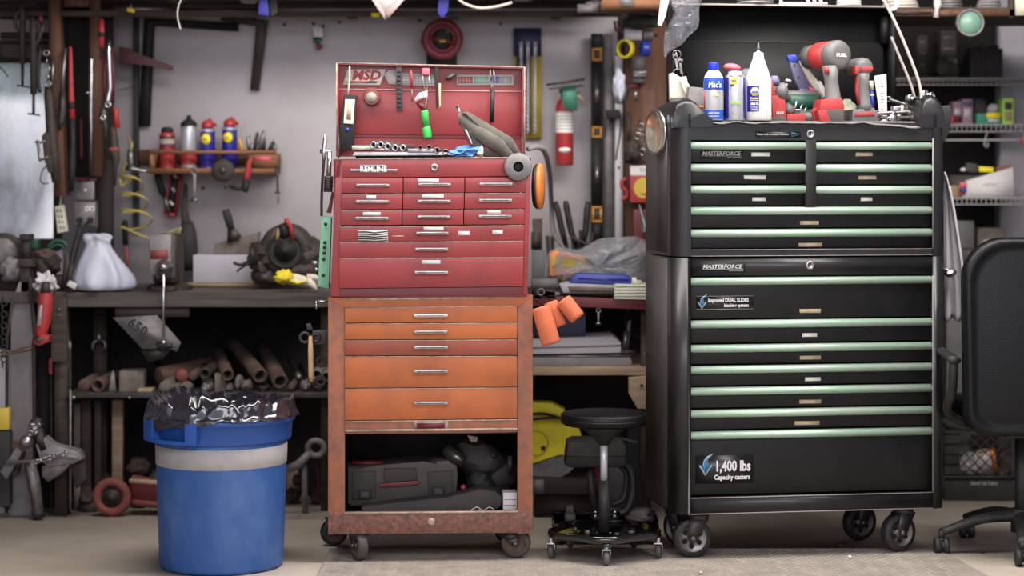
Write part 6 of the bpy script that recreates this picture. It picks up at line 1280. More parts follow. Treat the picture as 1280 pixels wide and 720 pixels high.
m = MB('grey_metal'); m.torus(P(676,365,QY-.01), (0,1,0), px2m(4,QY), .003, 18, 8); m.pp([(676,362),(700,366),(700,369),(676,371)], QY, QY+.02, bev=.002); tag(m.build('ring_tool'), 'small metal tool with a round ring end at the left of the red bench', 'hand tool')
m = MB('grey_plastic'); m.rect(665, 313, 681, 347, QY+.1, QY+.16, bev=.004); m.m('case_grey').rect(665,347,681,369,QY+.1,QY+.16); tag(m.build('grey_canister'), 'upright grey block standing behind the short grey cylinder', 'block')
# plastic bag with an orange pouch
t = thing('plastic_bag', 'big clear crumpled plastic bag lying on the red bench', 'bag', P(750, 370, QY+.15))
m = MB('clear_bag'); gY = QY+.17
out = [(684,362),(684,325),(690,313),(705,310),(722,313),(738,306),(752,299),(780,297),(800,297),(812,308),(812,330),(808,352),(790,362),(740,364)]
for layer, d in ((0, 0), (1, .14)):
    cpt = P(745, 335, gY+d); n = len(out); rings_ = []
    for f in (1, .8, .55, .3):
        row = []
        for k, (a, b) in enumerate(spline([Vector((x,y,0)) for x, y in out], 3, True) and [(v.x, v.y) for v in spline([Vector((x,y,0)) for x, y in out], 3, True)]):
            q = P(745+(a-745)*f, 335+(b-335)*f, gY+d); nn = noise.noise(Vector((a*.06, b*.06, f*3+layer*9)))
            q.y += (.05*nn+(.045*(1-f) if layer else -.045*(1-f)))+(.07 if not layer else -.07)*(1 if f == 1 else 0)
            row.append(m.bm.verts.new(q))
        rings_.append(row)
    cv = m.bm.verts.new(cpt)
    for A, B in zip(rings_, rings_[1:]): m._mark([m.bm.faces.new((A[k], A[(k+1) % len(A)], B[(k+1) % len(A)], B[k])) for k in range(len(A))])
    m._mark([m.bm.faces.new((rings_[-1][k], rings_[-1][(k+1) % len(rings_[-1])], cv)) for k in range(len(rings_[-1]))])
m.build('film', t, ang=30)
m = MB('orange_bag'); m.pp([(687,345),(688,318),(692,313),(712,316),(735,321),(734,340),(712,344),(700,348)], gY-.005, gY+.03, bev=.006); m.m('gold').pp([(691,320),(733,326),(732,337),(690,333)], gY-.012, gY-.004, bev=.003); m.m('rust').pp([(692,345),(720,341),(724,352),(694,354)], gY-.02, gY); m.build('pouch', t)
# ------------------------------------------------------------------ partition with pegs right of the white strip
m = MB('wood_brown'); m.rect(782, 26, 842, 380, 8.5, 8.6); m.m('wall_dark').rect(779, 26, 783, 380, 8.55, 8.64); tag(m.build('brown_partition'), 'brown wooden partition right of the white strip, hung with tapes and tools', 'partition')
def roll(label, x, y, R_, w, mm, axis, Y, hole='case_grey', name='tape_roll', grp='tape rolls at the top of the brown partition', core=.6):
    c = P(x, y, Y); a = Vector(axis).normalized(); m = MB(mm); r = px2m(R_, Y); m.lathe(c-a*w/2, a, [(r*core,0),(r*.97,0),(r,.002),(r,w-.002),(r*.97,w),(r*core,w),(r*core,0)], 30, caps=False); return tag(m.build(name), label, 'tape', grp)
roll('stack of white tape rolls lying sideways at the top of the partition', 791, 43, 8, .07, 'cloth_white', (1,0,0), 8.3)
roll('grey tape roll touching the right end of the white rolls', 810, 44, 7.5, .04, 'grey_plastic', (1,0,0), 8.3)
roll('blue painters tape roll seen edge-on below the grey roll', 806, 61, 10, .03, 'blue_bright', (1,.25,0), 8.3)
roll('yellow tape roll hanging open below the white rolls', 782, 61, 12, .022, 'yellow_tape', (.75,1,0), 8.3, core=.78)
m = MB('iron'); m.cyl(P(772,44,8.3), P(822,44,8.3), .006, seg=8); m.beam(P(798,44,8.3), P(798,44,8.5), .01, .01); m.beam(P(782,50,8.31), P(806,51,8.31), .006, .006); tag(m.build('hanging_rod'), 'dark rod that carries the tape rolls at the top of the partition', 'rod')
m = MB('black_dusty'); m.blob(P(803,27,8.25), (px2m(24,8.25),.06,px2m(9,8.25)), .2, 2, 3, 7); tag(m.build('dark_bundle'), 'dark bundle tucked under the shelf above the tape rolls', 'bundle')
m = MB('red_dark'); m.rings([P(768,26,8.3),P(770,38,8.3),P(776,40,8.3),P(772,26,8.3)], .005, 8); tag(m.build('red_clip'), 'small red clip hanging left of the white tape rolls', 'clip')
m = MB('plastic_bag_white'); m.blob(P(774,108,8.3), (px2m(8,8.3),.04,px2m(20,8.3)), .25, 2.4, 3, 5); tag(m.build('small_white_bag'), 'small white plastic bundle hanging left on the partition', 'bundle')
m = MB('steel'); m.rect(792, 89, 808, 96, 8.44, 8.49, bev=.002); m.m('chrome_dull').rect(792, 90.5, 808, 92.5, 8.437, 8.442); m.m('grey_plastic').rect(790,70,806,88,8.46,8.5); m.m('grey_plastic').rect(792,96,806,104,8.46,8.5); tag(m.build('steel_box'), 'small steel box with bright band mounted on the partition below the tapes', 'box')
m = MB('chrome'); m.rings([P(794,112,8.42),P(794.5,126,8.42)], .006, 8); m.m('red_dark').rings([P(782,108,8.42),P(797,108,8.42)], .008, 8); m.m('iron').rings([P(794,108,8.42),P(794,108,8.5)], .004, 8); tag(m.build('valve'), 'small red and chrome valve handle on the partition', 'valve')
m = MB('steel_dark'); rod(m, [(765,115),(776,128),(784,118),(786,108)], 8.4, 2.4, 4); m.m('chrome_dull').blob(P(773,126,8.38), (.014,.012,.014), .1, 2, 2); tag(m.build('hose_hook'), 'dark curved hook with a bright joint below the small white bundle', 'hook')
m = MB('black_matte'); m.rect(758, 137, 775, 147, 8.5, 8.58, bev=.003); m.m('cable'); rod(m, [(775,140),(776,160),(772,185),(770,200)], 8.5, 1.1, 4); rod(m, [(758,147),(757,170)], 8.52, .9, 1); tag(m.build('black_box'), 'little black box with thin cable on the grey and white strips', 'box')
m = MB('chrome_dull')
for a, b in ((801,158),(806,166),(797,170),(803,190),(808,184)): m.torus(P(a,b,8.42), (.3,1,.2), px2m(4,8.4), px2m(1.4,8.4), 14, 6)
m.rings([P(800,150,8.44),P(804,200,8.44)], .004, 8); tag(m.build('carabiners'), 'cluster of bright steel rings hanging on the partition beside the lamp', 'rings')
m = MB('iron'); m.blob(P(790,190,8.42), (px2m(10,8.4),.04,px2m(14,8.4)), .3, 2.4, 3, 3); m.rings([P(786,140,8.44),P(786,178,8.44)], .01, 8); tag(m.build('dark_fitting'), 'dark iron fitting hanging left of the bright steel rings', 'fitting')
m = MB('red_plastic'); m.rect(788, 219, 818, 253, 8.42, 8.45, bev=.001); m.m('paper').rect(788, 207, 818, 219, 8.42, 8.45); m.m('ink_grey').text('PART', P(800,215,8.418), .018, bold=.02); m.m('gold').prism([P(805,235,8.418)+Vector((px2m(13,8.4)*math.cos(a),0,px2m(13,8.4)*math.sin(a))) for a in [k*math.pi/10 for k in range(20)]], (0,.003,0)); m.m('amber').blob(P(807,240,8.416), (.02,.003,.014), .3, 2, 2); m.m('steel_dark').beam(P(803,230,8.45),P(803,230,8.5),.02,.02)
tag(m.build('parts_packet'), 'red and white hanging packet with a round gold picture on the partition', 'packet')
m = MB('red_plastic'); rod(m, [(783,224),(778,226),(778,234),(783,239),(783,246),(777,250)], 8.46, 2.6, 4); tag(m.build('s_hook'), 'red S-shaped hook left of the red and white packet', 'hook')
m = MB('chrome_dull'); m.rings([P(799,256,8.4),P(803,270,8.4),P(806,282,8.4)], [.003,.008,.012], 12); m.rings([P(806,282,8.4),P(806,290,8.4)], .014, 14); m.m('red_dark').rect(792, 262, 812, 320, 8.44, 8.48, bev=.002); tag(m.build('silver_funnel'), 'silver pointed funnel in front of a dark red board under the packet', 'funnel')
m = MB('wood_orange'); m.box(P(750,0,8.1).x, P(832,0,8.1).x, 7.9, 8.2, P(0,9,7.9).z, P(0,9,7.9).z+.03); m.box(P(822,0,8.1).x, P(832,0,8.1).x, 8.2, 8.62, P(0,9,7.9).z, P(0,9,7.9).z+.03); m.m('grey_metal').rect(722,5,748,15,8.1,8.16).rect(775,-4,792,8,7.89,7.9); tag(m.build('tan_plank'), 'orange-brown wooden shelf plank above the tape rolls at the top edge', 'plank')
# ------------------------------------------------------------------ right recess: wire shelves
def wshelf(label, x0, x1, yt, yb, Y0, Y1, rodz=None):
    t = thing('wire_shelf', label, 'shelf', (P((x0+x1)/2,0,Y0).x, (Y0+Y1)/2, P(0,yb,Y0).z), group='white wire shelves at the right')
    xa, xb = P(x0,0,Y0).x, P(x1,0,Y0).x; za, zb_ = P(0,yt,Y0).z, P(0,yb,Y0).z
    m = MB('shelf_wire'); m.rings([(xa,Y0,za),(xb,Y0,za)], .0032, 6); m.rings([(xa,Y0,zb_),(xb,Y0,zb_)], .0032, 6); m.rings([(xa,Y1,za),(xb,Y1,za)], .003, 6); m.rings([(xa,(Y0+Y1)/2,za-.003),(xb,(Y0+Y1)/2,za-.003)], .003, 6); m.build('frame', t)
    m = MB('shelf_wire'); n = int((xb-xa)/.020)
    for k in range(n+1):
        x = xa+(xb-xa)*k/n; m.rings([(x,Y0-.001,zb_),(x,Y0-.001,za+.003)], .0022, 5); m.rings([(x,Y0,za+.003),(x,Y1,za+.003)], .0018, 5)
    o = m.build('wires', t)
    if rodz:
        m = MB('shelf_wire'); z = P(0,rodz,Y0).z; m.rings([(xa,Y0+.03,z),(xb,Y0+.03,z)], .005, 8)
        for hx in (1233,): h = P(hx,0,Y0); m.rings(spline([(h.x+.004,Y0+.0,zb_),(h.x,Y0+.01,z+.01),(h.x-.008,Y0+.0,z-.02),(h.x+.006,Y0+.01,z-.03),(h.x+.012,Y0+.02,z-.01)],4), .0035, 8)
        m.build('hanger_rod', t)
    return za
mat('shelf_wire', (150,146,146), .5)
SY0, SY1 = 8.72, 9.1
zA = wshelf('topmost wire shelf of the right recess, with dark things on it', 1118, 1300, 98, 106, 8.72, 8.98)
zB = wshelf('middle wire shelf of the right recess, with hanger rod below', 1184, 1300, 156, 164.5, 8.66, 8.98, 175)
zC = wshelf('lowest wire shelf of the right recess, carrying the white file box', 1184, 1300, 248, 255.5, 8.66, 8.98)
def onbox(label, x0, x1, yt, z, Y, d, mm, name='box', cat='box', extra=None, grp=None):
    m = MB(mm); xa, xb = P(x0,0,Y).x, P(x1,0,Y).x; m.box(xa, xb, Y, Y+d, z+.006, P(0,yt,Y).z, .003)
    if extra:
        for mmm, a0, b0, a1, b1 in extra: m.m(mmm).rect(a0, b0, a1, b1, Y-.0015, Y+.001)
    return tag(m.build(name), label, cat, grp)
onbox('pinkish packaging box on the middle wire shelf', 1192, 1202, 127, zB, 8.8, .1, 'pinkish', extra=[('paper',1193,136,1201,143),('red_dark',1192,145,1202,153)])
onbox('greyish white box with printed panels, beside the pinkish box', 1203, 1216, 124, zB, 8.8, .1, 'pinkish', extra=[('paper',1205,136,1214,146),('purple_grey',1204,127,1215,133)])
onbox('dark blue topped box in the middle of the middle wire shelf', 1218, 1232, 124, zB, 8.84, .1, 'case_grey', extra=[('navy',1218,124,1232,129)])
onbox('teal green box low at the middle of the middle wire shelf', 1221, 1234, 142, zB, 8.76, .06, 'teal_box')
onbox('green box with yellow top band on the middle wire shelf', 1233, 1251, 141, zB, 8.76, .08, 'teal_box', extra=[('yellow',1233,141,1251,148),('paper',1235,149,1249,152)])
m = MB('cloth_white'); m.blob(P(1241,136,8.84), (.026,.022,.02), .15, 2, 3); m.box(P(1236,0,8.84).x,P(1246,0,8.84).x,8.83,8.87,zB+.006,P(0,138,8.84).z); tag(m.build('white_jar'), 'white rounded lid showing above the green and yellow box', 'jar')
onbox('lime green box standing at the right of the middle wire shelf', 1253, 1267, 123, zB, 8.76, .08, 'lime', extra=[('case_grey',1256,128,1265,137),('wood_tan',1256,139,1265,151)])
onbox('small red object at the left end of the middle wire shelf', 1188, 1193, 144, zB, 8.74, .04, 'red_plastic')
m = MB('paper'); m.pp([(1203,232),(1208,226),(1266,209),(1268,243),(1268,247.5),(1203,247.5)], 8.7, 8.72); m.m('ink_grey').text('craft box', P(1228,232,8.698), .012); m.m('pink_plastic').rect(1200, 228, 1208, 235, 8.696, 8.7); m.m('blue_bright').rect(1202,235,1208,241,8.696,8.7); m.m('red_plastic').rect(1200,240,1206,244,8.696,8.7); m.m('paper').pp([(1203,247.5),(1268,247.5),(1268,244),(1203,244)],8.72,8.77)
tag(m.build('file_box'), 'white slanted file box with small coloured end label on the lowest wire shelf', 'file box')
m = MB('yellow'); m.obox(P(1232,212,8.8), (.062,.03,.024), (0,R(5),0), .004); m.m('case_grey').obox(P(1214,210,8.8), (.05,.04,.04), (0,R(10),0), .006).m('label_white').blob(P(1204,212,8.78), (.012,.01,.008), .1, 2, 2); m.m('wood_orange').obox(P(1254,210,8.8), (.07,.03,.016), (0,R(-12),0), .004); m.m('case_grey').box(P(1190,0,8.8).x,P(1262,0,8.8).x,8.78,8.95,zC+.006,P(0,219,8.8).z)
tag(m.build('odds_tray'), 'low dark tray heaped with a yellow tin and odds, behind the slanted file box', 'tray')
m = MB('cardboard'); m.box(P(1186,0,8.75).x, P(1200,0,8.75).x, 8.74, 8.86, zC+.006, P(0,232,8.75).z, .002); tag(m.build('cardboard_box'), 'small brown cardboard box at the left end of the lowest wire shelf', 'box')
# dark things on the top wire shelf
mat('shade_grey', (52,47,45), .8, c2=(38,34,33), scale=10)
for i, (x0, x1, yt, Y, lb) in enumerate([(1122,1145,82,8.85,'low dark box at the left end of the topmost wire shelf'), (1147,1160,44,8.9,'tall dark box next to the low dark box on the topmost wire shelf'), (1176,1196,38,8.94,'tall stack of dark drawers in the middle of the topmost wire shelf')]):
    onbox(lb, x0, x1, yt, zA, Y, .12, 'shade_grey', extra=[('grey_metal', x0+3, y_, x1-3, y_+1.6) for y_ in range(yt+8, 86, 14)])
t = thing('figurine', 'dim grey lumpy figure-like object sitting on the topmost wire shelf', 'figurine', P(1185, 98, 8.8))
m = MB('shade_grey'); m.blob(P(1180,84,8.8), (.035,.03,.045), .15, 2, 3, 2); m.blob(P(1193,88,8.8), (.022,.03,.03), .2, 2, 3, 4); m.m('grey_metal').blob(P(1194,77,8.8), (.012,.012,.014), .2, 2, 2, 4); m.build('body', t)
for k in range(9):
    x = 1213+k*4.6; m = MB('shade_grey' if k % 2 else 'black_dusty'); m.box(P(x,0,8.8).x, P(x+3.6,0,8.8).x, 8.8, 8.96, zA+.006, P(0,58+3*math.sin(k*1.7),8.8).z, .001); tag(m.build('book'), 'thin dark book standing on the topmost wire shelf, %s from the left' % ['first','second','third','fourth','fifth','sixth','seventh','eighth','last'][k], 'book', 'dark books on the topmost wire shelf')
# below the shelves
gz = .0
m = MB('case_grey'); m.box(P(1180,0,8.75).x, P(1290,0,8.75).x, 8.74, 8.98, P(0,326,8.74).z, P(0,312,8.74).z, .003); 
for x in (1183, 1282): m.box(P(x,0,8.75).x, P(x+5,0,8.75).x, 8.75, 8.8, 0, P(0,326,8.74).z)
m.m('wood_dark').box(P(1180,0,8.8).x, P(1290,0,8.8).x, 8.94, 8.97, 0, P(0,326,8.74).z)
tag(m.build('low_table'), 'dark low table in the right recess, under the lowest wire shelf', 'table')
zt5 = P(0,312,8.74).z
m = MB('grey_plastic'); m.box(P(1196,0,8.85).x, P(1218,0,8.85).x, 8.85, 8.95, zt5+.001, P(0,276,8.85).z, .004); tag(m.build('grey_bin'), 'grey open bin on the low table under the wire shelves', 'bin')
m = MB('stone'); m.box(P(1222,0,8.88).x, P(1258,0,8.88).x, 8.88, 8.98, zt5+.001, P(0,285,8.88).z, .004); m.m('cloth_white').blob(P(1234,304,8.84), (.025,.03,.014), .2, 2, 3); tag(m.build('grey_carton'), 'grey carton with white wad before it, on the low table', 'carton')
m = MB('grey_plastic'); m.box(P(1182,0,8.7).x, P(1212,0,8.7).x, 8.68, 8.72, 0, P(0,345,8.7).z, .004); m.m('ply_box').rect(1186,352,1204,372,8.678,8.682); tag(m.build('green_board'), 'dull grey panel standing behind the hanging grey coat', 'panel')
m = MB('red_plastic'); m.obox(P(1280,176,8.58), (.02,.02,.03), (0,0,0), .004); m.cyl(P(1280,176,8.58), P(1280,176,8.999), .003, seg=8); tag(m.build('red_pin'), 'small red object on the white wall at the right edge', 'pin')
# top right shelf with coils and the green gauge
TY = 8.0
m = MB('wood_dark'); zt6 = P(0, 9, TY).z; m.box(P(1112,0,TY).x, 2.35, TY, 8.6, zt6-.03, zt6, .002); m.m('wood_brown').rect(1112, 12, 1268, 20, TY-.01, TY); m.m('steel_dark').rect(1118,14.5,1165,17,TY-.02,TY-.01); m.m('wood_dark').rect(1262,-4,1268,22,TY-.01,TY+.02)
tag(m.build('high_shelf'), 'dark brown high shelf at the top right corner, loaded with coils', 'shelf')
for i, (x, w_, mm, lb) in enumerate([(1135,22,'cable_white','left pale coil of cable on the high shelf'), (1198,16,'grey_metal','right grey coil of hose on the high shelf'), (1248,15,'cloth_grey','far right pale coil on the high shelf')]):
    m = MB(mm)
    for k in range(4): m.torus((P(x,0,TY).x, TY+.16, zt6+.008+k*.013), (random.uniform(-.03,.03),random.uniform(-.03,.03),1), px2m(w_,TY)-k*.004, .0065, 30, 8)
    tag(m.build('cable_coil'), lb, 'coil', 'coils on the high shelf')
m = MB('cable_white'); m.rings([P(1172,-4,TY-.016),P(1172,6,TY-.016),P(1171,12,TY-.016),P(1170,22,TY-.016)], [.012,.016,.008,.011], 12); tag(m.build('hose_end'), 'pale hose end hanging down over the edge of the high shelf', 'fitting')
t = thing('green_gauge', 'round pale green faced gauge hanging below the high shelf', 'gauge', P(1213, 47, 7.9))
c = P(1213, 28.5, 7.9); m = MB('grey_metal'); R_ = px2m(18, 7.9)
m.lathe(c+Vector((0,.02,0)), (0,-1,0), [(R_*.8,0),(R_,.004),(R_,.02),(R_*.86,.026),(R_*.82,.02)], 12, caps=False); m.torus(c+Vector((0,-.004,0)), (0,1,0), R_*.9, .0035, 30, 8); m.build('rim', t)
m = MB('green_glass'); m.lathe(c+Vector((0,.01,0)), (0,-1,0), [(R_*.85,0),(R_*.84,.008),(.001,.012)], 28, caps=False); m.build('face', t)
m = MB('steel'); m.rings([c+Vector((0,.01,R_)), P(1214,7,7.975), P(1214,8,8.02)], .002, 6); m.build('wire', t)
m = MB('cream'); m.rect(1270, -8, 1300, 19, TY-.04, TY-.012); m.m('lime').rect(1277,13,1290,15,TY-.042,TY-.04); tag(m.build('pale_sign'), 'pale yellow sign hanging off the high shelf at the right edge', 'sign')
# ------------------------------------------------------------------ stool
sx, sy = P(755, 0, 7.12).x, 7.12
t = thing('mechanic_stool', 'low round black padded rolling stool with chrome post and tool tray base', 'stool', (sx, sy, 0))
zs0, zs2 = P(0, 536, 7.0).z, P(0, 515.5, 7.12).z; r = px2m(54.5, 7.12)
m = MB('black_leather'); m.lathe((sx+.002,sy,zs0), (0,0,1), [(.02,0),(r*.93,0),(r,.008),(r*1.01,(zs2-zs0)*.5),(r*1.0,(zs2-zs0)*.85),(r*.96,zs2-zs0),(.02,(zs2-zs0)+.004),(.001,(zs2-zs0)+.004)], 48, caps=False); m.torus((sx+.002,sy,zs0+(zs2-zs0)*.45), (0,0,1), r*1.005, .003, 48, 6); m.build('seat', t)
m = MB('black_matte'); m.lathe((sx,sy,P(0,556,7.12).z), (0,0,1), [(.018,0),(.03,.02),(.07,.05),(.075,zs0-P(0,556,7.12).z-.001)], 24); m.beam((sx+.02,sy-.03,zs0-.03),(sx+.11,sy-.05,zs0-.055),.008,.008); m.build('seat_bracket', t)
m = MB('silver_paint'); m.cyl((sx,sy,P(0,602,7.12).z), (sx,sy,P(0,553,7.12).z), px2m(4.6,7.12), seg=24); m.build('post', t)
zt_ = .088
m = MB('black_rubber'); m.cyl((sx,sy,zt_), (sx,sy,P(0,600,7.12).z), px2m(7.5,7.12), seg=28); m.build('sleeve', t)
# tray: wavy rimmed base plate
m = MB('black_gloss'); n = 72
def trad(a): return .172+.014*math.cos(5*(a+math.pi/2))
def ring_(z, k): return [m.bm.verts.new((sx+trad(2*math.pi*i/n)*k*math.cos(2*math.pi*i/n)*1.05, sy+trad(2*math.pi*i/n)*k*math.sin(2*math.pi*i/n), z)) for i in range(n)]
rs = [ring_(.074,.9), ring_(.076,1.0), ring_(.086,1.03), ring_(.101,1.02), ring_(.101,1.0), ring_(.088,.99), ring_(.084,.9)]
for A, B in zip(rs, rs[1:]): m._mark([m.bm.faces.new((A[i], A[(i+1) % n], B[(i+1) % n], B[i])) for i in range(n)])
m._mark([m.bm.faces.new(rs[0][::-1]), m.bm.faces.new(rs[-1])])
for k in range(5):
    a = -math.pi/2+2*math.pi*k/5; m.beam((sx,sy,.08),(sx+.19*math.cos(a),sy+.19*math.sin(a),.072),.03,.01)
m.build('tray', t)
for k in range(5):
    a = -math.pi/2+2*math.pi*k/5; x, y = sx+.192*math.cos(a), sy+.178*math.sin(a); ww = .024; yw = [R(95), R(80), R(100), R(70), R(75)][k]
    f = MB('chrome'); e = Vector((math.cos(yw), math.sin(yw), 0)); s_ = Vector((-math.sin(yw), math.cos(yw), 0)); c = Vector((x,y,.0305))+e*.008
    f.cyl((x,y,.062),(x,y,.078),.008,seg=10); f.obox((x,y,.059),(.03,.028,.005),(0,0,yw),.001)
    for sg in (-1, 1): f.prism([c+s_*sg*.0125+v for v in (Vector((0,0,.029))-e*.016, Vector((0,0,.029))+e*.012, e*.006+Vector((0,0,-.004)), -e*.007+Vector((0,0,-.004)))], s_*sg*.002)
    o = f.build('caster', t); w_ = MB('grey_plastic' if k in (0,3) else 'case_grey'); w_.lathe(c-s_*.010, s_, [(.004,0),(.021,.001),(.0255,.006),(.0255,.014),(.021,.019),(.004,.020)], 24); w_.build('wheel', o)
m = MB('steel_dark')
for k, (dx, dy, r_, h) in enumerate(((-.06,-.08,.010,.018),(.04,-.09,.008,.012),(.09,-.05,.012,.012),(-.1,-.02,.007,.018))): m.cyl((sx+dx,sy+dy,.0885),(sx+dx,sy+dy,.0885+h),r_,seg=12)
tag(m.build('loose_sockets'), 'few small metal bits lying in the black stool tray', 'metal bits', kind='stuff')
# low padded seat behind the stool
ly = 7.42; lx_ = P(748,0,ly).x
t = thing('rolling_work_seat', 'low black seat with bent tube legs standing right behind the round stool', 'seat', (lx_, ly, 0))
m = MB('black_rubber'); m.pp([(709,556),(716,552),(778,552),(784,558),(783,583),(776,585),(712,585),(706,581)], ly-.06, ly+.12, bev=.012); m.m('black_dusty').pp([(708,569),(783,569),(783,571),(708,571)], ly-.0615, ly-.05); m.build('cushion', t)
m = MB('black_rubber'); m.rings(spline([P(a,b,ly) for a, b in ((774,578),(786,584),(791,600),(790,620),(784,636),(776,641),(764,641))],4), .0125, 12); m.rings(spline([P(a,b,ly+.02) for a, b in ((776,583),(783,592),(782,612),(778,625),(766,630))],4), .010, 12); m.build('leg', t)
m = MB('black_rubber'); m.rings([P(737,583,ly),P(739,610,ly),P(744,640,ly)], .013, 12); m.build('leg', t)
m = MB('black_gloss'); zz = P(0,641,ly).z; x0, x1 = P(690,0,ly).x, P(822,0,ly).x
m.prism([(x0,ly-.07,.05),(x1,ly-.07,.05),(x1+.01,ly+.14,.05),(x0-.0,ly+.14,.05)], (0,0,.012), .003)
m.box(x0,x0+.006,ly-.07,ly+.14,.062,.085).box(x1-.006,x1,ly-.07,ly+.14,.062,.085).box(x0,x1,ly+.134,ly+.14,.062,.09)
m.beam((P(744,0,ly).x,ly,.06),(P(744,0,ly).x,ly,zz+.01),.03,.03).beam((P(766,0,ly).x,ly,.06),(P(770,0,ly).x,ly,zz+.01),.03,.03); m.build('tray', t)
for x, y in ((x0+.03,ly-.04),(x1-.03,ly-.04),(x0+.03,ly+.11),(x1-.03,ly+.11)):
    f = MB('steel_dark'); f.obox((x,y,.047),(.03,.03,.005)); f.beam((x-.013,y,.047),(x-.013,y,.02),.003,.02,up=(0,1,0)); f.beam((x+.013,y,.047),(x+.013,y,.02),.003,.02,up=(0,1,0)); o = f.build('caster', t)
    w_ = MB('red_dark' if x > lx_ and y < ly else 'black_rubber'); w_.cyl((x-.01,y,.0212),(x+.01,y,.0212),.021,seg=20); w_.build('wheel', o)
m = MB('case_grey'); m.pp([(708,634),(716,632),(718,642),(707,642)], ly-.02, ly+.02, bev=.003); m.box(P(706,0,ly).x,P(719,0,ly).x,ly-.02,ly+.02,.0625,P(0,642,ly).z+.001); tag(m.build('tray_bottle'), 'small dull item standing in the tray of the low black seat', 'small item')
m = MB('case_grey'); m.blob((P(800,0,ly).x, ly+.02, .092), (.05,.06,.025), .25, 2, 3, 3); tag(m.build('dark_rag'), 'dark grey rag lying at the right end of the low seat tray', 'rag')
# chop saw
Yc = 8.0
t = thing('chop_saw', 'yellow chop saw with grey blade guard on the floor behind the round stool', 'saw', (P(695,0,Yc).x, Yc, 0))
def arc(cx_, cy_, r_, a0, a1, n=18): return [(cx_+r_*math.cos(R(a0+(a1-a0)*k/n)), cy_-r_*math.sin(R(a0+(a1-a0)*k/n))) for k in range(n+1)]
m = MB('yellow'); m.pp(arc(678,556,50,95,-8)+[(726,574),(700,566),(664,582),(664,506)], Yc, Yc+.07, bev=.006); m.pp([(664,503),(690,504),(706,512),(708,524),(664,522)], Yc-.03, Yc+.06, bev=.008); m.build('upper_guard', t)
m = MB('grey_metal'); m.pp(arc(684,556,44,-168,-18)+[(684,556)], Yc+.02, Yc+.045, bev=.003); m.build('lower_guard', t)
m = MB('gold'); m.torus(P(670,554,Yc-.004), (0,1,0), px2m(15,Yc), .003, 26, 6); m.m('iron').cyl(P(679,560,Yc-.008), P(679,560,Yc), px2m(3,Yc), seg=12); m.build('pivot_ring', t)
m = MB('black_rubber'); rod(m, [(655,519,Yc-.04),(680,517,Yc-.05),(704,523,Yc-.06),(716,520,Yc-.06)], Yc, 1.8, 4); rod(m, [(655,526,Yc-.04),(680,523,Yc-.05),(708,522,Yc-.06)], Yc, 1.6, 4); m.build('cable', t)
m = MB('iron'); m.pp([(660,598),(700,600),(745,602),(745,618),(660,618)], Yc-.06, Yc+.16, bev=.004); zb6 = P(0,618,Yc-.06).z; m.box(P(668,0,Yc).x,P(740,0,Yc).x,Yc-.04,Yc+.14,0,zb6); m.m('grey_metal').rect(664,600,680,617,Yc-.065,Yc-.058); m.build('base', t)
m = MB('iron'); m.beam(P(684,575,Yc+.09), P(690,602,Yc+.09), .04, .04); m.build('arm', t)
m = MB('grey_plastic'); m.box(P(760,0,8.2).x,P(800,0,8.2).x,8.18,8.35,.001,P(0,560,8.2).z,.006); m.m('black_dusty').box(P(783,0,8.2).x,P(812,0,8.2).x,8.12,8.17,.001,P(0,530,8.15).z,.004); m.m('red_dark').rect(740,575,760,580,8.2,8.24); m.box(P(740,0,8.2).x,P(760,0,8.2).x,8.2,8.24,0,P(0,580,8.2).z)
tag(m.build('storage_tub'), 'dim grey storage tub under the red bench behind the stool', 'tub')
# ------------------------------------------------------------------ office chair
KY = 6.98; kx = P(1312,0,KY).x
t = thing('office_chair', 'black padded office chair cut off by the right edge of the picture', 'chair', (kx, KY, 0))
m = MB('black_leather')
def rrect(cx_, w_, z0, z1, rad, y, n=8):
    out = []
    for (qx, qz, a0) in ((cx_+w_-rad, z1-rad, 0), (cx_-w_+rad, z1-rad, 90), (cx_-w_+rad*.6, z0+rad*.6, 180), (cx_+w_-rad*.6, z0+rad*.6, 270)):
        rd = rad if a0 < 180 else rad*.6
        for k in range(n+1): a = R(a0+90*k/n); out.append((qx+rd*math.cos(a), y, qz+rd*math.sin(a)))
    return out
bz0, bz1 = P(0,545,KY).z, P(0,297,KY).z; hw = kx-P(1205,0,KY).x
rows_ = [rrect(kx, hw-.05, bz0+.05, bz1-.05, .12, KY-.035), rrect(kx, hw-.030, bz0+.03, bz1-.03, .13, KY-.03), rrect(kx, hw-.022, bz0+.022, bz1-.022, .135, KY-.042), rrect(kx, hw-.006, bz0+.006, bz1-.006, .14, KY-.036), rrect(kx, hw, bz0, bz1, .14, KY-.005), rrect(kx, hw-.005, bz0, bz1-.005, .14, KY+.045), rrect(kx, hw-.03, bz0+.03, bz1-.03, .12, KY+.07)]
VV = [[m.bm.verts.new((x, y+.05*((z-bz0)/(bz1-bz0))**2, z)) for x, y, z in row] for row in rows_]
for A, B in zip(VV, VV[1:]): m._mark([m.bm.faces.new((A[i], A[(i+1) % len(A)], B[(i+1) % len(A)], B[i])) for i in range(len(A))])
m._mark([m.bm.faces.new(VV[0][::-1]), m.bm.faces.new(VV[-1])]); m.build('backrest', t)
m = MB('black_leather'); sz = .44; m.box(kx-.25, kx+.25, KY+.06, KY+.52, sz, sz+.09, .03); m.build('seat', t)
m = MB('black_rubber'); m.box(kx-.1, kx+.1, KY+.2, KY+.4, sz-.04, sz-.001, .005); m.beam((kx,KY+.2,sz-.02),(kx,KY+.09,bz0+.14),.07,.02,up=(0,1,0)); m.build('mechanism', t)
m = MB('black_rubber'); xa = P(1184,0,KY).x
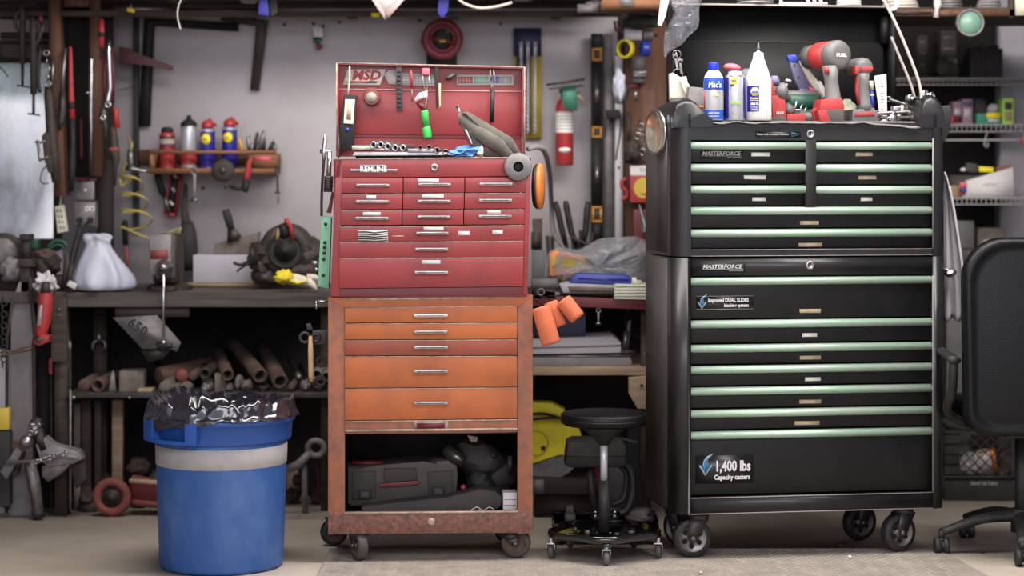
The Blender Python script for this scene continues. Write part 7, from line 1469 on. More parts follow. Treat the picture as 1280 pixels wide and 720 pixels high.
m.rings(spline([(xa+.0,KY+.46,P(0,428,KY+.3).z),(xa+.02,KY+.2,P(0,440,KY+.15).z),(xa+.035,KY+.04,P(0,452,KY).z)],4), [.022]*9, 12, flat=.6)
m.rings(spline([(xa+.035,KY+.06,P(0,452,KY).z),(xa+.035,KY+.08,P(0,490,KY).z),(xa+.04,KY+.16,P(0,525,KY).z),(kx-.15,KY+.26,sz-.015)],4), .016, 12)
m.rings(spline([(xa,KY+.42,P(0,432,KY+.3).z),(xa,KY+.4,P(0,490,KY+.3).z),(xa+.03,KY+.3,P(0,530,KY+.2).z),(kx-.15,KY+.28,sz-.015)],4), .014, 12); m.build('armrest', t)
zc0 = .06; cyb = KY+.25; kc = kx-.03
m = MB('black_rubber'); m.cyl((kc,cyb,.09),(kc,cyb,sz-.04),.026,seg=20); m.cyl((kc,cyb,.07),(kc,cyb,.15),.04,seg=20); m.build('column', t)
for k, (dx, dy) in enumerate(((-.29,-.04),(-.13,.29),(-.065,-.27),(.2,.24),(.27,-.14))):
    m = MB('black_rubber'); m.rings(spline([(kc,cyb,.125),(kc+dx*.5,cyb+dy*.5,.118),(kc+dx,cyb+dy,.075)],4), [.030,.029,.028,.027,.025,.024,.022,.020,.019], 12, flat=.7); o = m.build('base_arm', t)
    x, y = kc+dx, cyb+dy; m = MB('black_rubber'); m.cyl((x,y,.056),(x,y,.08),.011,seg=10); m.lathe((x-.026,y,.0285), (1,0,0), [(.012,0),(.028,.002),(.0285,.018),(.016,.022),(.016,.030),(.0285,.034),(.028,.050),(.012,.052)], 24); m.build('caster', o)
# milk crate
CYY = 8.36; x0, x1 = P(1181,0,CYY).x, P(1283,0,CYY).x; zt_, zbt = P(0,533,CYY).z, .002
t = thing('milk_crate', 'black lattice-sided milk crate on the floor between the black chest and the office chair', 'crate', ((x0+x1)/2, CYY+.15, 0))
zl0, zl1 = P(0,596,CYY).z, P(0,546,CYY).z; xl, xr_ = P(1200,0,CYY).x, P(1264,0,CYY).x; D_ = .24
m = MB('black_dusty')
for y in (CYY, CYY+D_): m.box(x0, x1, y, y+.008, zbt, zl0, .001).box(x0, xl, y, y+.006, zl0, zt_).box(xr_, x1, y, y+.006, zl0, zt_).box(xl, xr_, y, y+.008, zl1+.006, zt_)
for x in (x0, x1-.008): m.box(x, x+.008, CYY+.0081, CYY+D_, zbt, zl0).box(x, x+.008, CYY+.0081, CYY+D_, zl1, zt_); 
for k in range(1): m.box(x0, x0+.03, CYY+.0061, CYY+.03, zl0, zl1).box(x1-.03, x1, CYY+.0061, CYY+.03, zl0, zl1)
m.box(x0+.008, x1-.008, CYY+.0081, CYY+D_, zbt, zbt+.008)
for k in range(5): z = zl0+(zt_-zl0)*(k+.3)/5; m.box(x0-.004, xl, CYY-.006, CYY+.001, z, z+.005)
m.box(x0-.004, x1+.004, CYY-.007, CYY+.001, zl0-.006, zl0+.004).box(x0-.004, x1+.004, CYY-.007, CYY+.001, zt_-.006, zt_)
m.build('shell', t)
m = MB('black_dusty'); w_ = xr_-xl; h_ = zl1-zl0; st = .042
for sg in (1, -1):
    k = -h_
    while k < w_:
        a, b = (max(k,0), max(-k,0)), (min(k+h_,w_), min(h_, w_-k))
        if b[0]-a[0] > .004:
            xa_, xb_ = (xl+a[0], xl+b[0]) if sg > 0 else (xr_-a[0], xr_-b[0]); m.beam((xa_,CYY+.003+.001*sg,zl0+a[1]),(xb_,CYY+.003+.001*sg,zl0+b[1]),.004,.004,up=(0,1,0))
        k += st
m.build('lattice', t)
m = MB('ink_grey'); m.text('Stand Up Dairy', P(1213,606,CYY-.0012), .015, width=px2m(34,CYY), bold=.02); m.build('lettering', t)
m = MB('cloth_white'); m.blob(P(1213,580,CYY+.08), (.05,.05,.045), .2, 2.2, 3, 3); m.blob(P(1228,576,CYY+.07), (.045,.04,.05), .2, 2.2, 3, 8); m.box(P(1205,0,CYY+.08).x,P(1240,0,CYY+.08).x,CYY+.04,CYY+.12,.0105,P(0,585,CYY+.08).z,.004)
m.m('paper').pp([(1218,566),(1243,560),(1248,588),(1222,592)], CYY+.03, CYY+.04); m.m('disc_orange').pp([(1236,561),(1243,560),(1248,588),(1242,590)], CYY+.028, CYY+.03).pp([(1222,565),(1240,561),(1240,563),(1224,567)], CYY+.028, CYY+.03)
tag(m.build('white_packages'), 'white packages with an orange-edged card inside the black milk crate', 'package')
m = MB('stone'); m.blob(P(1222,590,CYY+.05), (.08,.03,.018), .3, 3, 3, 5); m.blob(P(1262,580,CYY+.1), (.04,.04,.06), .3, 3, 3, 2); m.box(P(1250,0,CYY+.1).x,P(1275,0,CYY+.1).x,CYY+.07,CYY+.14,.0105,P(0,585,CYY+.1).z); tag(m.build('crate_rubble'), 'grey crumpled stuff lying below the white packages in the milk crate', 'scraps', kind='stuff')
# grey coat hanging behind the black chest
m = MB('cloth_white'); q = []
for j in range(22):
    f = j/21; y_ = 215+185*f; xl_ = 1180; xr2 = 1181+30*f**.75*(1 if f < .97 else .9)
    q.append([P(xl_+(xr2-xl_)*k/14, y_+3*math.sin(k*.9)*f, 7.45+.02*math.sin(k*1.1+f*2)*f-.04*(k/14)**3) for k in range(15)])
V = [[m.bm.verts.new(v) for v in row] for row in q]
for A, B in zip(V, V[1:]): m._mark([m.bm.faces.new((A[i], A[i+1], B[i+1], B[i])) for i in range(14)])
tag(m.build('grey_cloth', solid=.006, ang=80), 'grey cloth with pale edge hanging off the right side of the black chest', 'cloth')
m = MB('cloth_white'); m.rings([v+Vector((0,-.006,0)) for v in [r_[-1] for r_ in q][2:]], .0055, 8); tag(m.build('piping_rope'), 'pale piping rope running down the outer edge of the grey cloth', 'rope')
m = MB('chrome_dull'); m.blob(P(1187,341,7.4), (.02,.02,.016), .15, 2, 3); m.rings([P(1178,336,7.4),P(1195,341,7.4)], .008, 10); tag(m.build('chrome_ball'), 'bright knob at the right side of the black chest before the grey cloth', 'knob')
m = MB('black_rubber'); m.pp([(1171,133),(1188,131),(1191,140),(1186,168),(1177,182),(1172,180)], 7.3, 7.36, bev=.005); tag(m.build('black_pouch'), 'black pouch hanging at the upper right side of the black chest', 'pouch')
# ------------------------------------------------------------------ on the deck of the black chest
DZ = ztop+.0062
def bp(px, py, dy): return BF.M @ BF.p(px, py, dy)
def on(name, label, cat, px, dy, group=None): q = BF.M @ Vector((bx_(px, dy), dy, DZ)); return thing(name, label, cat, q, group=group), q
ub = (math.cos(th), math.sin(th), 0)
def bottle(t, q, prof, mm, seg=36): m = MB(mm); m.lathe(q, (0,0,1), prof, seg, caps=True); return m
def band(m, q, mm, r, z0, z1): m.m(mm).lathe(q, (0,0,1), [(r,z0),(r,z1)], 36, caps=False)
k1 = 7.1/F
# blue can
t, q = on('spray_can', 'blue and silver cleaner can with blue cap, leftmost on the black chest', 'spray can', 892, .03)
r = 12.6*k1
m = bottle(t, q, [(r*.95,0),(r,.003),(r,.132),(r*.94,.145),(r*.72,.161),(r*.5,.169)], 'silver_can'); band(m, q, 'blue_can', r*1.006, .004, .036); band(m, q, 'blue_can', r*1.006, .104, .132)
m.m('blue_can').lathe(q, (0,0,1), [(r*1.006,.132),(r*.95,.1455)], 36, caps=False); m.m('white_paint').lathe(q, (0,0,1), [(r*.945,.146),(r*.76,.160),(r*.52,.170)], 36, caps=False)
m.build('can_body', t)
m = MB('white_paint'); o = q+Vector((-.022,-r*1.03,.112)); m.text('Mac\'s', o, .019, shear=.15, bold=.015, width=.044, depth=.004); m.m('wd_yellow').text('4700', q+Vector((-.010,-r*1.03,.082)), .007, width=.024, depth=.003); m.m('white_paint').text('BRAKE CLEANER', q+Vector((-.020,-r*1.02,.022)), .005, width=.036, depth=.005); m.text('QUICK DRYING', q+Vector((-.020,-r*1.02,.012)), .004, width=.034, depth=.005); m.build('lettering', t)
m = MB('blue_cap'); m.lathe(q+Vector((0,0,.166)), (0,0,1), [(.016,0),(.018,.002),(.0175,.030),(.0165,.032),(.001,.032)], 28); m.build('cap', t)
m = MB('red_cap'); m.rings([q+Vector((-r*.93,-r*.42,.04)), q+Vector((-r*.93,-r*.42,.10))], .002, 6); m.build('straw', t)
# second can, silver and purple
t, q = on('spray_can', 'purple and silver lubricant can between the blue can and the white bottle', 'spray can', 919, .028)
r = 12.2*k1
m = bottle(t, q, [(r*.95,0),(r,.003),(r,.150),(r*.98,.153),(r*.74,.158),(r*.70,.168),(r*.45,.170)], 'silver_can'); band(m, q, 'chrome_dull', r*1.01, .150, .154)
n = 36; prt = []
m.m('wd_blue')
for a0, a1 in ((150, 222), (318, 352)):
    for k in range(8):
        A, B = R(a0+(a1-a0)*k/8), R(a0+(a1-a0)*(k+1)/8); rr_ = r*1.01
        vs = [q+Vector((rr_*math.cos(A),rr_*math.sin(A),.006)), q+Vector((rr_*math.cos(B),rr_*math.sin(B),.006)), q+Vector((rr_*math.cos(B),rr_*math.sin(B),.148)), q+Vector((rr_*math.cos(A),rr_*math.sin(A),.148))]; m._add(vs, [(0,1,2,3)])
m.build('can_body', t)
m = MB('wd_yellow'); y_ = q.y-r*1.03; m.box(q.x-.020,q.x+.004,y_,y_+.004,q.z+.123,q.z+.146,.002); m.m('wd_blue').text('WD', Vector((q.x-.017,y_-.001,q.z+.130)), .009, width=.017, bold=.05); m.m('wd_blue').box(q.x-.021,q.x+.005,y_+.002,y_+.005,q.z+.117,q.z+.1225); m.m('lime').text('DEGREASER', Vector((q.x-.019,y_,q.z+.056)), .007, width=.034, bold=.03, depth=.004); m.m('ink_grey')
for j in range(5): m.box(q.x-.018, q.x+.016-.004*(j % 2), y_+.001, y_+.004, q.z+.030-j*.005, q.z+.0312-j*.005)
m.build('label', t)
# red capped can behind
t, q = on('spray_can', 'can with a pinkish red spray head, half hidden behind the purple can', 'spray can', 917, .12)
m = bottle(t, q, [(.026,0),(.028,.003),(.028,.150),(.020,.165),(.012,.170)], 'silver_can'); m.build('can_body', t)
m = MB('pink_plastic'); c = q+Vector((-.006,-.01,.187)); m.blob(c, (.030,.018,.0135), .03, 2, 3, 0, (0,R(8),0)); m.rings([c+Vector((.006,.008,-.024)),c], .012, 14); m.build('spray_head', t)
t, q = on('spray_can', 'dark grey can top peeking out just left of the tall white bottle neck', 'spray can', 933, .2)
m = bottle(t, q, [(.024,0),(.026,.003),(.026,.160),(.022,.18),(.008,.188)], 'grey_plastic'); m.build('can_body', t)
# tall white bottle
t, q = on('oil_bottle', 'tall white oil bottle with cone spout and blue yellow label', 'bottle', 948, .03)
r = 16.3*k1
m = bottle(t, q, [(r*.92,0),(r,.004),(r*1.0,.03),(r*.985,.1),(r,.135),(r*.97,.145),(r*.80,.166),(r*.66,.185),(r*.52,.203),(r*.42,.214),(r*.40,.226)], 'white_plastic'); m.build('body', t)
m = MB('white_plastic'); m.lathe(q+Vector((0,0,.2245)), (0,0,1), [(r*.40,0),(r*.40,.008),(r*.15,.012),(.0045,.016)], 22); m.m('grey_plastic').lathe(q+Vector((0,0,.240)), (0,0,1), [(.005,0),(.0045,.012),(.002,.028)], 14); m.build('spout', t)
m = MB('wd_blue'); n = 8; rr_ = r*1.008
for k in range(n):
    A, B = R(205+62*k/n), R(205+62*(k+1)/n); m._add([q+Vector((rr_*math.cos(A),rr_*math.sin(A),.030)), q+Vector((rr_*math.cos(B),rr_*math.sin(B),.030)), q+Vector((rr_*math.cos(B),rr_*math.sin(B),.118)), q+Vector((rr_*math.cos(A),rr_*math.sin(A),.118))], [(0,1,2,3)])
cxx = q.x-.017; yy_ = q.y-r*1.0
m.m('wd_yellow').prism([Vector((cxx+.0155*math.cos(a), yy_+.003, q.z+.098+.0155*math.sin(a))) for a in [R(60*k) for k in range(6)]], (0,-.004,0)); m.m('white_paint').box(cxx-.0125,cxx+.0125,yy_-.002,yy_+.001,q.z+.090,q.z+.106); m.m('wd_blue').text('NAPA', Vector((cxx-.0115,yy_-.0025,q.z+.094)), .008, width=.023, bold=.05)
m.m('wd_yellow').box(cxx-.016,cxx+.018,yy_-.000,yy_+.004,q.z+.067,q.z+.070); m.m('white_paint').text('Premium', Vector((cxx-.015,yy_-.001,q.z+.073)), .006, width=.026, bold=.03, depth=.004); m.text('GEAR OIL', Vector((cxx-.015,yy_-.001,q.z+.053)), .007, width=.028, bold=.03, depth=.004)
for j in range(4): m.box(cxx-.014,cxx+.012,yy_,yy_+.004,q.z+.046-j*.004,q.z+.047-j*.004)
m.build('label', t)
m = MB('ink_grey'); m.rings([q+Vector((r*.52,-r*.86,.006)), q+Vector((r*.52,-r*.86,.13))], .0007, 5); m.build('seam_line', t)
# red power tools
def tool(name, label, px, dy): return on(name, label, 'power tool', px, dy)[0]
dy = .06; dv = BF.M.to_3x3() @ Vector((0,1,0))
t = tool('impact_wrench', 'big red and dark grey cordless impact tool standing with head facing the viewer', 1042, dy)
c = bp(1046, 69, dy); m = MB('grey_plastic'); R_ = 19*k1
axh = (BF.M.to_3x3() @ Vector((.42,-1,0))).normalized()
m.lathe(c-axh*.002, axh, [(R_*.9,-.03),(R_*1.0,-.01),(R_,.012),(R_*.9,.022),(R_*.6,.026),(.001,.027)], 30); m.build('rear_cap', t)
m = MB('red_plastic'); m.lathe(c-axh*.11, axh, [(R_*.80,0),(R_*.95,.02),(R_*.97,.078),(R_*.86,.085)], 26); m.build('motor_housing', t)
m = MB('case_grey'); m.lathe(c-axh*.17, axh, [(R_*.3,-.02),(R_*.45,0),(R_*.8,.02),(R_*.82,.062)], 26); m.build('nose', t)
m = MB('grey_plastic'); m.rings([bp(a,b,dy) for a, b in ((1038,82),(1039,100),(1041,122),(1042,128))], [v*k1 for v in (11,8.5,10,13)], 18); m.build('grip', t)
m = MB('red_plastic'); m.pp([(1027,124),(1052,122),(1056,132),(1056,142),(1024,142),(1025,130)], dy-.035, dy+.05, BF, .008); m.build('foot', t)
m = MB('case_grey'); m.pp([(1030,138),(1055,136),(1056,153),(1032,153)], dy-.045, dy+.055, BF, .005); m.m('red_plastic').pp([(1022,138),(1033,138),(1039,152),(1026,152)], dy-.047, dy+.0, BF, .003); m.build('battery', t)
m = MB('red_plastic'); m.rings([bp(1033,84,dy-.02), bp(1034,92,dy-.02)], .008, 10); m.build('trigger', t)
m = MB('paper'); m.text('FUEL', c+axh*.0262+Vector((axh.y*.024, -axh.x*.024, -.006)), .011, u=(axh.y*-1, axh.x, 0), bold=.05, width=.046); m.build('lettering', t)
t = tool('cordless_driver', 'smaller red and grey cordless driver standing right of the big impact tool', 1081, .09)
dy = .09; c = bp(1080, 84, dy); R_ = 12.5*k1; axh = (BF.M.to_3x3() @ Vector((.25,-1,0))).normalized()
m = MB('grey_plastic'); m.lathe(c, axh, [(R_*.7,-.10),(R_*.95,-.06),(R_,-.01),(R_*.9,.008),(R_*.5,.014)], 26); m.build('motor_housing', t)
m = MB('red_plastic'); q_ = bp(1084, 86, dy-.055); m.obox(q_, (.040,.012,.016), (0,0,th), .003); m.obox(bp(1069,88,dy-.02), (.016,.05,.03), (0,0,th), .004); m.build('side_panel', t)
m = MB('grey_plastic'); m.rings([bp(a,b,dy) for a, b in ((1078,92),(1078,108),(1080,130),(1081,138))], [v*k1 for v in (9,8,8.5,12)], 18); m.m('red_plastic').rings([bp(a,b,dy-.008) for a, b in ((1072,96),(1071,115),(1074,130))], [.009,.007,.007], 10); m.build('grip', t)
m = MB('grey_plastic'); m.pp([(1066,137),(1093,135),(1101,146),(1100,154),(1065,154)], dy-.03, dy+.07, BF, .006); m.m('red_plastic').pp([(1069,141),(1092,140),(1094,144),(1068,145)], dy-.034, dy-.028, BF, .001); m.build('battery', t)
t = tool('red_drill', 'red and grey cordless tool lying on its side, right of the white bottle', 985, .08)
dy = .07
m = MB('red_plastic'); m.pp([(964,120),(975,118),(982,125),(984,150),(966,152)], dy, dy+.06, BF, .006); m.pp([(984,143),(1006,141),(1008,152),(984,154)], dy-.01, dy+.05, BF, .005); m.pp([(962,104),(966,100),(970,118),(965,122)], dy+.01, dy+.04, BF, .003); m.build('housing', t)
m = MB('grey_plastic'); m.rings([bp(a,b,dy+.02) for a, b in ((975,122),(978,112),(980,104))], [.024,.021,.012], 16); m.rings([bp(1004,147,dy+.02), bp(1032,146,dy+.02)], .018, 16); m.rings([bp(981,134,dy+.05), bp(990,140,dy+.05)], .02, 12); m.build('grip', t)
m = MB('red_plastic'); m.pp([(1016,140),(1026,128),(1032,130),(1028,150),(1018,152)], dy-.012, dy+.03, BF, .004); m.build('collar', t)
m = MB('case_grey'); m.pp([(962,148),(976,144),(984,148),(982,154),(963,154)], dy-.02, dy+.02, BF, .003); m.m('ink_silver').text('M18', bp(970,143,dy-.002), .010, u=ub, shear=.3, bold=.04); m.build('battery', t)
m = MB('purple_grey'); m.blob(bp(968,101,dy+.05), (.018,.016,.018), .15, 2, 3, 3); m.m('case_grey').rings([bp(968,108,dy+.05), bp(970,130,dy+.05)], .014, 12); m.rings([bp(970,130,dy+.05), BF.M @ Vector((bx_(970,dy+.05),dy+.05,DZ))], .012, 10); tag(m.build('bottle_pump'), 'dull grey nozzle sticking up between the white bottle and the lying red tool', 'nozzle')
m = MB('chrome'); m.rings([bp(978,117,dy+.01), bp(984,105,dy+.01)], .0045, 10); m.obox(bp(985,101,dy+.01), (.022,.014,.010), (0,R(15),th), .003); tag(m.build('ratchet'), 'small chrome ratchet sticking up behind the lying red tool', 'ratchet')
t = thing('green_tube', 'dark green and grey jar lying behind the red cordless tools', 'jar', BF.M @ Vector((bx_(1000,.2),.2,DZ)))
m = MB('green_dark'); c = bp(985,128,.2); m.lathe(c, ub, [(.03,0),(.034,.004),(.034,.10),(.03,.104)], 24); m.box(c.x+.02,c.x+.09,c.y-.02,c.y+.03,DZ,c.z-.025); m.build('body', t)
m = MB('grey_plastic'); m.lathe(c+Vector((0,0,.022)), ub, [(.012,-.004),(.020,0),(.020,.108),(.012,.112)], 16); m.build('upper_roll', t)
m = MB('chrome'); 
for i, (a, b, c_, d) in enumerate(((992,142,996,126),(998,143,1003,130),(1004,143,1008,134),(989,138,1006,137))): m.rings([bp(a,b,.13), bp(c_,d,.13)], .003, 8)
m.m('case_grey').box(bp(988,0,.13).x,bp(1010,0,.13).x,bp(1000,0,.13).y-.01,bp(1000,0,.13).y+.03,DZ,bp(1000,142,.13).z); tag(m.build('bit_set'), 'cluster of thin bright bits between the red tools and the green jar', 'bits', kind='stuff')
# blue/white stripe boards (sanding block / hacksaw frame)
m = MB('purple_grey'); m.pp([(985,71),(997,72),(1010,88),(1014,112),(1000,112),(993,98)], .24, .262, BF, .003); m.m('blue_bright').pp([(984,69),(994,68),(1000,74),(998,78),(987,77)], .236, .266, BF, .003); m.m('case_grey').rect(992,80,994,83,.238,.241,BF).rect(997,95,999,98,.238,.241,BF); m.m('purple_grey').pp([(1000,111),(1014,111),(1014,150),(1004,150)], .24, .262, BF)
tag(m.build('curved_plate'), 'lavender curved plate with bright blue tip leaning behind the red tools', 'plate')
m = MB('cream'); m.pp([(1000,76),(1004,77),(1028,108),(1034,121),(1028,124),(1012,100)], .20, .225, BF, .003); m.m('white_plastic').pp([(1021,103),(1026,101),(1036,117),(1030,122)], .185, .21, BF, .003); m.m('wood_tan').pp([(1030,119),(1036,117),(1040,124),(1034,126)], .19, .21, BF, .002); m.m('pink_plastic').pp([(1013,108),(1018,112),(1030,134),(1024,134)], .2, .23, BF, .002); m.m('case_grey').pp([(1024,133),(1031,133),(1031,153),(1022,153)], .2, .23, BF)
tag(m.build('white_knife'), 'white and red hand tool slanting down to the big impact tool', 'hand tool')
m = MB('cream'); m.rings([bp(1089,101,.16), bp(1089.5,113,.16)], .0085, 16); m.m('blue_bright').rings([bp(1089.5,113,.16), bp(1091,140,.16)], .0078, 14); m.m('label_white').rings([bp(1089.8,118,.16), bp(1089.9,120,.16)], .0080, 14); m.m('blue_bright').rings([bp(1091,140,.16), bp(1091.5,153,.16)], .006, 10); tag(m.build('marker_pen'), 'blue and cream marker standing behind the smaller red driver', 'marker')
m = MB('label_white'); m.pp([(1093,95),(1108,92.5),(1109,153),(1101,153)], .14, .146, BF, .001); m.m('ink'); m.rings([bp(1098,98,.1395), bp(1098,98,.138)], .003, 8)
for k in range(9): m.pp([(1101,104+k*4),(1104+(k % 2)*2,103.8+k*4),(1104+(k % 2)*2,104.5+k*4),(1101,104.7+k*4)], .1392, .1405, BF)
tag(m.build('steel_ruler'), 'white scraper-like ruler standing upright right of the blue marker', 'ruler')
m = MB('ply_box'); m.blob(bp(1060,136,.2), (.03,.04,.035), .2, 2, 3, 4); m.m('case_grey').cyl(bp(1060,140,.2), BF.M @ Vector((bx_(1060,.2),.2,DZ)), .025, seg=14); tag(m.build('olive_rag'), 'olive wad behind and between the two standing red tools', 'rag')
for i, (a, b, c_, d, e, r_, mm, lb) in enumerate([(1111,124,1145,135,.18,.006,'chrome_dull','long chrome ratchet lying slanted at the right of the deck'), (1096,142,1150,139,.1,.007,'steel','steel wrench lying flat, front right of the deck'), (1100,147,1142,147,.06,.006,'case_grey','dark wrench lying flat below the steel one'), (1112,150,1120,136,.05,.004,'chrome','short bright socket bar at the right of the deck')]):
    m = MB(mm); m.rings([bp(a,b,e), bp(c_,d,e)], r_, 10); m.obox(bp(c_,d,e), (.03,.03,.018), (0,0,th), .004); m.torus(bp(a,b,e), (0,1,.3), .009, .003, 14, 6); x_ = bp((a+c_)/2,0,e); m.box(x_.x-.01,x_.x+.01,x_.y-.004,x_.y+.004,DZ,bp(a,(b+d)/2,e).z); tag(m.build('ratchet'), lb, 'ratchet', 'hand tools lying at the right of the black chest top')
for i, (a, b, r_, lb) in enumerate([(1134,123,.012,'left small chrome socket on the right shoulder of the black chest'), (1152,119,.016,'larger chrome socket on the right shoulder of the black chest'), (1160,121,.013,'right small chrome socket on the right shoulder of the black chest'), (1136,143,.009,'bright socket above the front wrenches at the right'), (1142,146,.009,'second bright socket above the front wrenches at the right')]):
    m = MB('chrome'); q = bp(a,b,.1); m.lathe(q, (BF.M.to_3x3() @ Vector((.5,-.8,.2))), [(r_*.5,-.0),(r_,.0),(r_,.022),(r_*.55,.022),(r_*.5,.008),(.001,.008)], 18); m.m('case_grey').rings([q+Vector((0,0,-r_*.8)), Vector((q.x,q.y,min(DZ+.0, q.z-r_-.002)))], .004, 6); tag(m.build('socket'), lb, 'socket', 'loose sockets at the right of the black chest top')
# left of the cans
m = MB('cream'); m.pp([(837,92),(842,91),(850,97),(858,95),(864,122),(838,124)], .22, .24, BF, .002); m.m('paper').pp([(849,98),(855,96),(869,118),(866,125),(860,124)], .205, .215, BF, .001); m.m('label_tan').pp([(851,99),(853,98),(866,119),(864,121)], .2035, .206, BF); m.m('case_grey').pp([(838,122),(864,122),(864,140),(838,140)], .22, .24, BF)
tag(m.build('paper_cards'), 'white and cream cards standing behind the left shoulder of the black chest', 'cards')
m = MB('grey_metal'); m.pp([(862,108),(882,110),(886,140),(866,150),(858,130)], .16, .2, BF, .006); m.pp([(866,148),(884,140),(884,153),(868,153)], .16, .2, BF); tag(m.build('grey_pouch'), 'grey rounded pouch left of the blue spray can', 'pouch')
m = MB('disc_orange'); m.rings(spline([bp(a,b,.1) for a, b in ((863,139),(870,135),(878,134),(884,138))],4), .005, 8); m.m('rust_red').rings(spline([bp(a,b,.1) for a, b in ((864,142),(872,139),(882,140))],4), .005, 8); m.m('case_grey').rings([bp(872,140,.1), BF.M @ Vector((bx_(872,.1),.1,DZ))], .006, 8); tag(m.build('orange_wire'), 'bundle of orange wires just left of the blue spray can', 'wire bundle')
m = MB('steel'); 
for k in range(14): m.torus(bp(868+(k % 7)*2.6, 143+(k//7)*4+(k % 2), .06), (math.sin(k*2.3), 1, math.cos(k)), .006, .0018, 10, 5)
tag(m.build('nuts_heap'), 'small heap of dark nuts and links at the foot of the blue can', 'nuts', kind='stuff')
# crumpled bag, keys and straps hung over the lid
t = thing('crumpled_bag', 'crumpled smoky clear plastic bag hanging over the left corner of the open black lid', 'bag', bp(850, 70, BD))
m = MB('smoky_bag'); out = [(836,-8),(876,-8),(874,10),(873,33),(862,44),(852,56),(838,64),(831,72),(830,58),(832,38),(842,18),(838,6)]
Yb = c0.y+BD-.02; Lp = [v for v in spline([Vector((x,y,0)) for x, y in out], 4, True)]
for sgn in (-1, 1):
    rg = []
    for f in (1,.82,.62,.42,.2):
        row = []
        for v in Lp:
            x, y = 852+(v.x-852)*f, 30+(v.y-30)*f; q = P(x, y, Yb-.05); nn = noise.noise(Vector((x*.13, y*.11, sgn*3+f*2))); q.y += sgn*(.035*(1-f*f)+.028*nn*(f < .99)); row.append(m.bm.verts.new(q))
        rg.append(row)
    for A, B in zip(rg, rg[1:]): m._mark([m.bm.faces.new((A[k], A[(k+1) % len(A)], B[(k+1) % len(A)], B[k])) for k in range(len(A))])
    m._mark([m.bm.faces.new(rg[-1])])
m.build('film', t, ang=20)
m = MB('cloth_white'); m.pp([(827,-8),(838,-8),(832,20),(827,32),(822,31)], Yb-.08, Yb-.07, bev=.001); tag(m.build('white_strap'), 'white strap end hanging left of the smoky plastic bag', 'strap')
t = thing('key_ring', 'bunch of keys on a ring dangling under the smoky plastic bag', 'keys', bp(848, 98, BD-.06))
m = MB('chrome_dull'); m.torus(P(847,93,Yb-.07), (.2,1,0), px2m(6.5,Yb), .0016, 24, 6); m.rings([P(845,64,Yb-.07),P(847,86,Yb-.07)], .002, 6); m.torus(P(846,68,Yb-.07), (.2,1,.2), px2m(5,Yb), .0014, 20, 6); m.build('ring', t)
for i, (a, b, c_, d) in enumerate(((844,70,847,86),(850,76,852,92))): m = MB('steel'); m.beam(P(a,b,Yb-.08), P(c_,d,Yb-.08), .008, .002, up=(0,1,0)); m.obox(P(a,b,Yb-.08), (.018,.002,.016), (0,R(20*i),0), .0005); m.build('key', t)
for i, (pts, Y_, w_, lb) in enumerate([([(1102,-4),(1112,14),(1128,48),(1148,100),(1152,126)], Yb-.12, .011, 'front pale webbing strap running from the lid top corner down to the right shoulder'), ([(1114,46),(1124,70),(1138,104),(1144,124)], Yb-.02, .010, 'rear grey webbing strap, lower one of the two beside the black lid')]):
    m = MB('hose'); q = spline([P(a,b,Y_-.10*(b/126)) for a, b in pts], 4)
    m.rings(q, .0016, 10, flat=w_/.0032)
    tag(m.build('webbing_strap'), lb, 'strap', 'webbing straps beside the black lid')
m = MB('white_plastic'); m.rings(spline([P(a,b,Yb-.05) for a, b in ((1116,-6),(1121,2),(1119,10),(1113,12))],4), .008, 10); tag(m.build('white_hook'), 'white hook end at the top right corner of the black lid', 'hook')
# things on top of the open lid
zl = lz1+.0035
for i, (a, b, mm, lb) in enumerate([(945,24,'grey_metal','wide pale coil lying on the top edge of the open black lid'), (1062,14,'cable_white','small pale coil at the right of the lid top edge')]):
    m = MB(mm); q = BF.M @ Vector((bx_(a, yl), yl+.01, zl))
    for k in range(3): m.torus(q+Vector((0,0,.006+k*.010)), (.03*k,.02,1), px2m(b,7.4)*(1 if b < 20 else .9), .0055, 30, 8)
    tag(m.build('cable_coil'), lb, 'coil')
m = MB('cloth_white')
for a in (978, 1012, 1020, 1028): q = BF.M @ Vector((bx_(a, yl), yl, zl)); m.rings([q+Vector((0,0,.003)), q+Vector((-.01,.0,.03))], .006, 8)
m.rings([BF.M @ Vector((bx_(974,yl),yl,zl+.006)), BF.M @ Vector((bx_(1034,yl),yl,zl+.008))], .006, 8); tag(m.build('white_bundle'), 'pale odds and ends lying on the top edge of the open black lid', 'odds', kind='stuff')
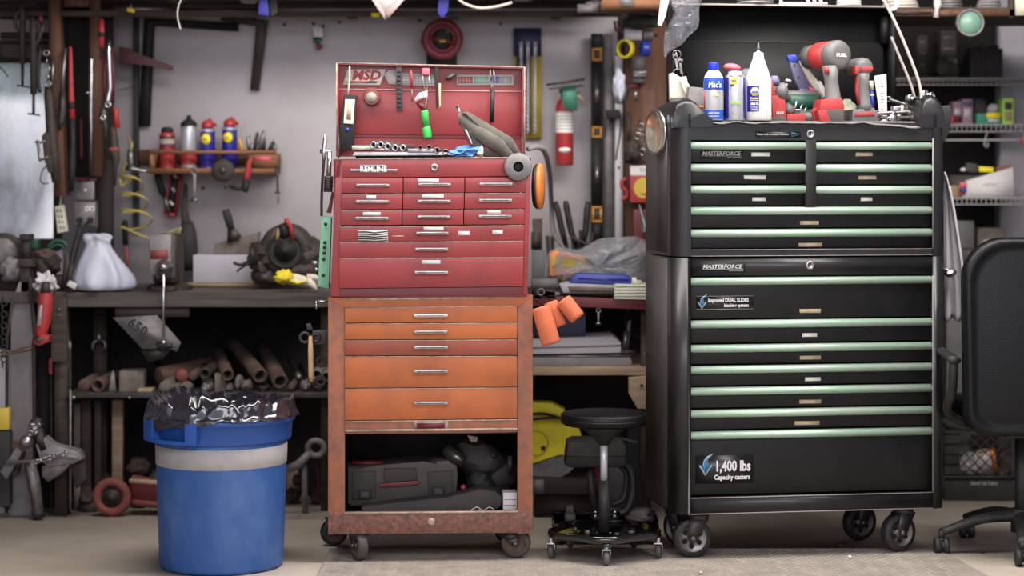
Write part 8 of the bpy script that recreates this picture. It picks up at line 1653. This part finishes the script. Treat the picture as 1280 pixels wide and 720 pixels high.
# litter on the floor
for i, (a, b, r_, mm, lb) in enumerate([(1062,697,2.4,'paper','tiny white chip on the tread plate below the black chest'), (1050,683,4,'iron','dark metal scrap on the floor between the castors of the black chest'), (1228,691,4,'iron','dark metal scrap on the floor under the office chair'), (876,717,2.5,'label_tan','tiny yellowish chip near the bottom edge before the black chest'), (200,640,3,'iron','tiny dark chip on the floor just left of the blue bin')]):
    zf = .0065 if b > 686 and a < 1190 else .0003; Y_ = (CAMZ-zf)*F/(b-HY); m = MB(mm); m.blob((P(a,0,Y_).x, Y_, zf+.004), (px2m(r_,Y_),.012,.004), .2, 2, 2, i); tag(m.build('floor_chip'), lb, 'litter')
# ------------------------------------------------------------------ nails and hooks that carry the hung things
OB = bpy.data.objects
def pin(name, px, py, Y0, Y1=None, r=.0028):
    t = OB[name]; Y1 = WY+.003 if Y1 is None else Y1
    m = MB('steel_dark'); m.rings([P(px,py,Y0), P(px,py,Y1)], r, 8); return m.build('hook', t)
for a in [('fire_extinguisher',705,130,8.56),('green_cloth_tag',709,110,8.443,8.62),('hose_reel',553,60,8.58),('ornament',397,38,8.59),('clamp_rack',62,62,8.38),('bent_rod',1,84,8.2),
          ('small_white_bag',774,95,8.32,8.6),('spirit_level',746,50,8.6),('drill_bit_card',660,45,8.63),('white_board',774,90,8.61),('torpedo_level',218,212,8.6),('caulking_scraper',196,212,8.58),
          ('bench_brush',231,232,8.57),('air_tool' if 'air_tool' in OB else 'angle_drill',312,204,8.4,8.45),('tin_snips',82,64,8.17,8.43),('bolt_cutter',88,64,8.2,8.43),('screwdriver',101,152,8.38,8.43),('breaker_bar',113,80,8.24,8.30),
          ('pliers',127,30,8.24,8.43),('riveter',136,66,8.2,8.43),('die_grinder',139,140,8.22,8.43),('nail_punch',348,238,8.6),('wrench',243,214,8.41,8.45),('wrench.001',347,211,8.41,8.46),('dark_bundle',345,0,8.13,8.27),('chain',59,66,8.1,8.22),('tongs',44,24,8.16,8.32),('red_hook',51,22,8.14,8.32),('framing_square',200,27,8.62),('framing_square.001',300,26,8.62),
          ('straight_edge',169,30,8.62),('air_hose',163,200,8.5),('parts_packet',800,212,8.44,8.51),('s_hook',780,225,8.46,8.56),('steel_box',799,92,8.48,8.51),('hose_hook',780,118,8.4,8.56),('carabiners',802,152,8.43,8.51),('black_box',766,140,8.57),
          ('silver_funnel',800,270,8.46,8.51),('pointed_bracket',160,70,8.52),('white_cord',228,2,8.0,8.27),('angle_grinder',57,360,7.88,7.99),('metal_sheet.001',20,450,8.06,8.1)]:
    if a[0] in OB: pin(*a)
    else: print('no', a[0])
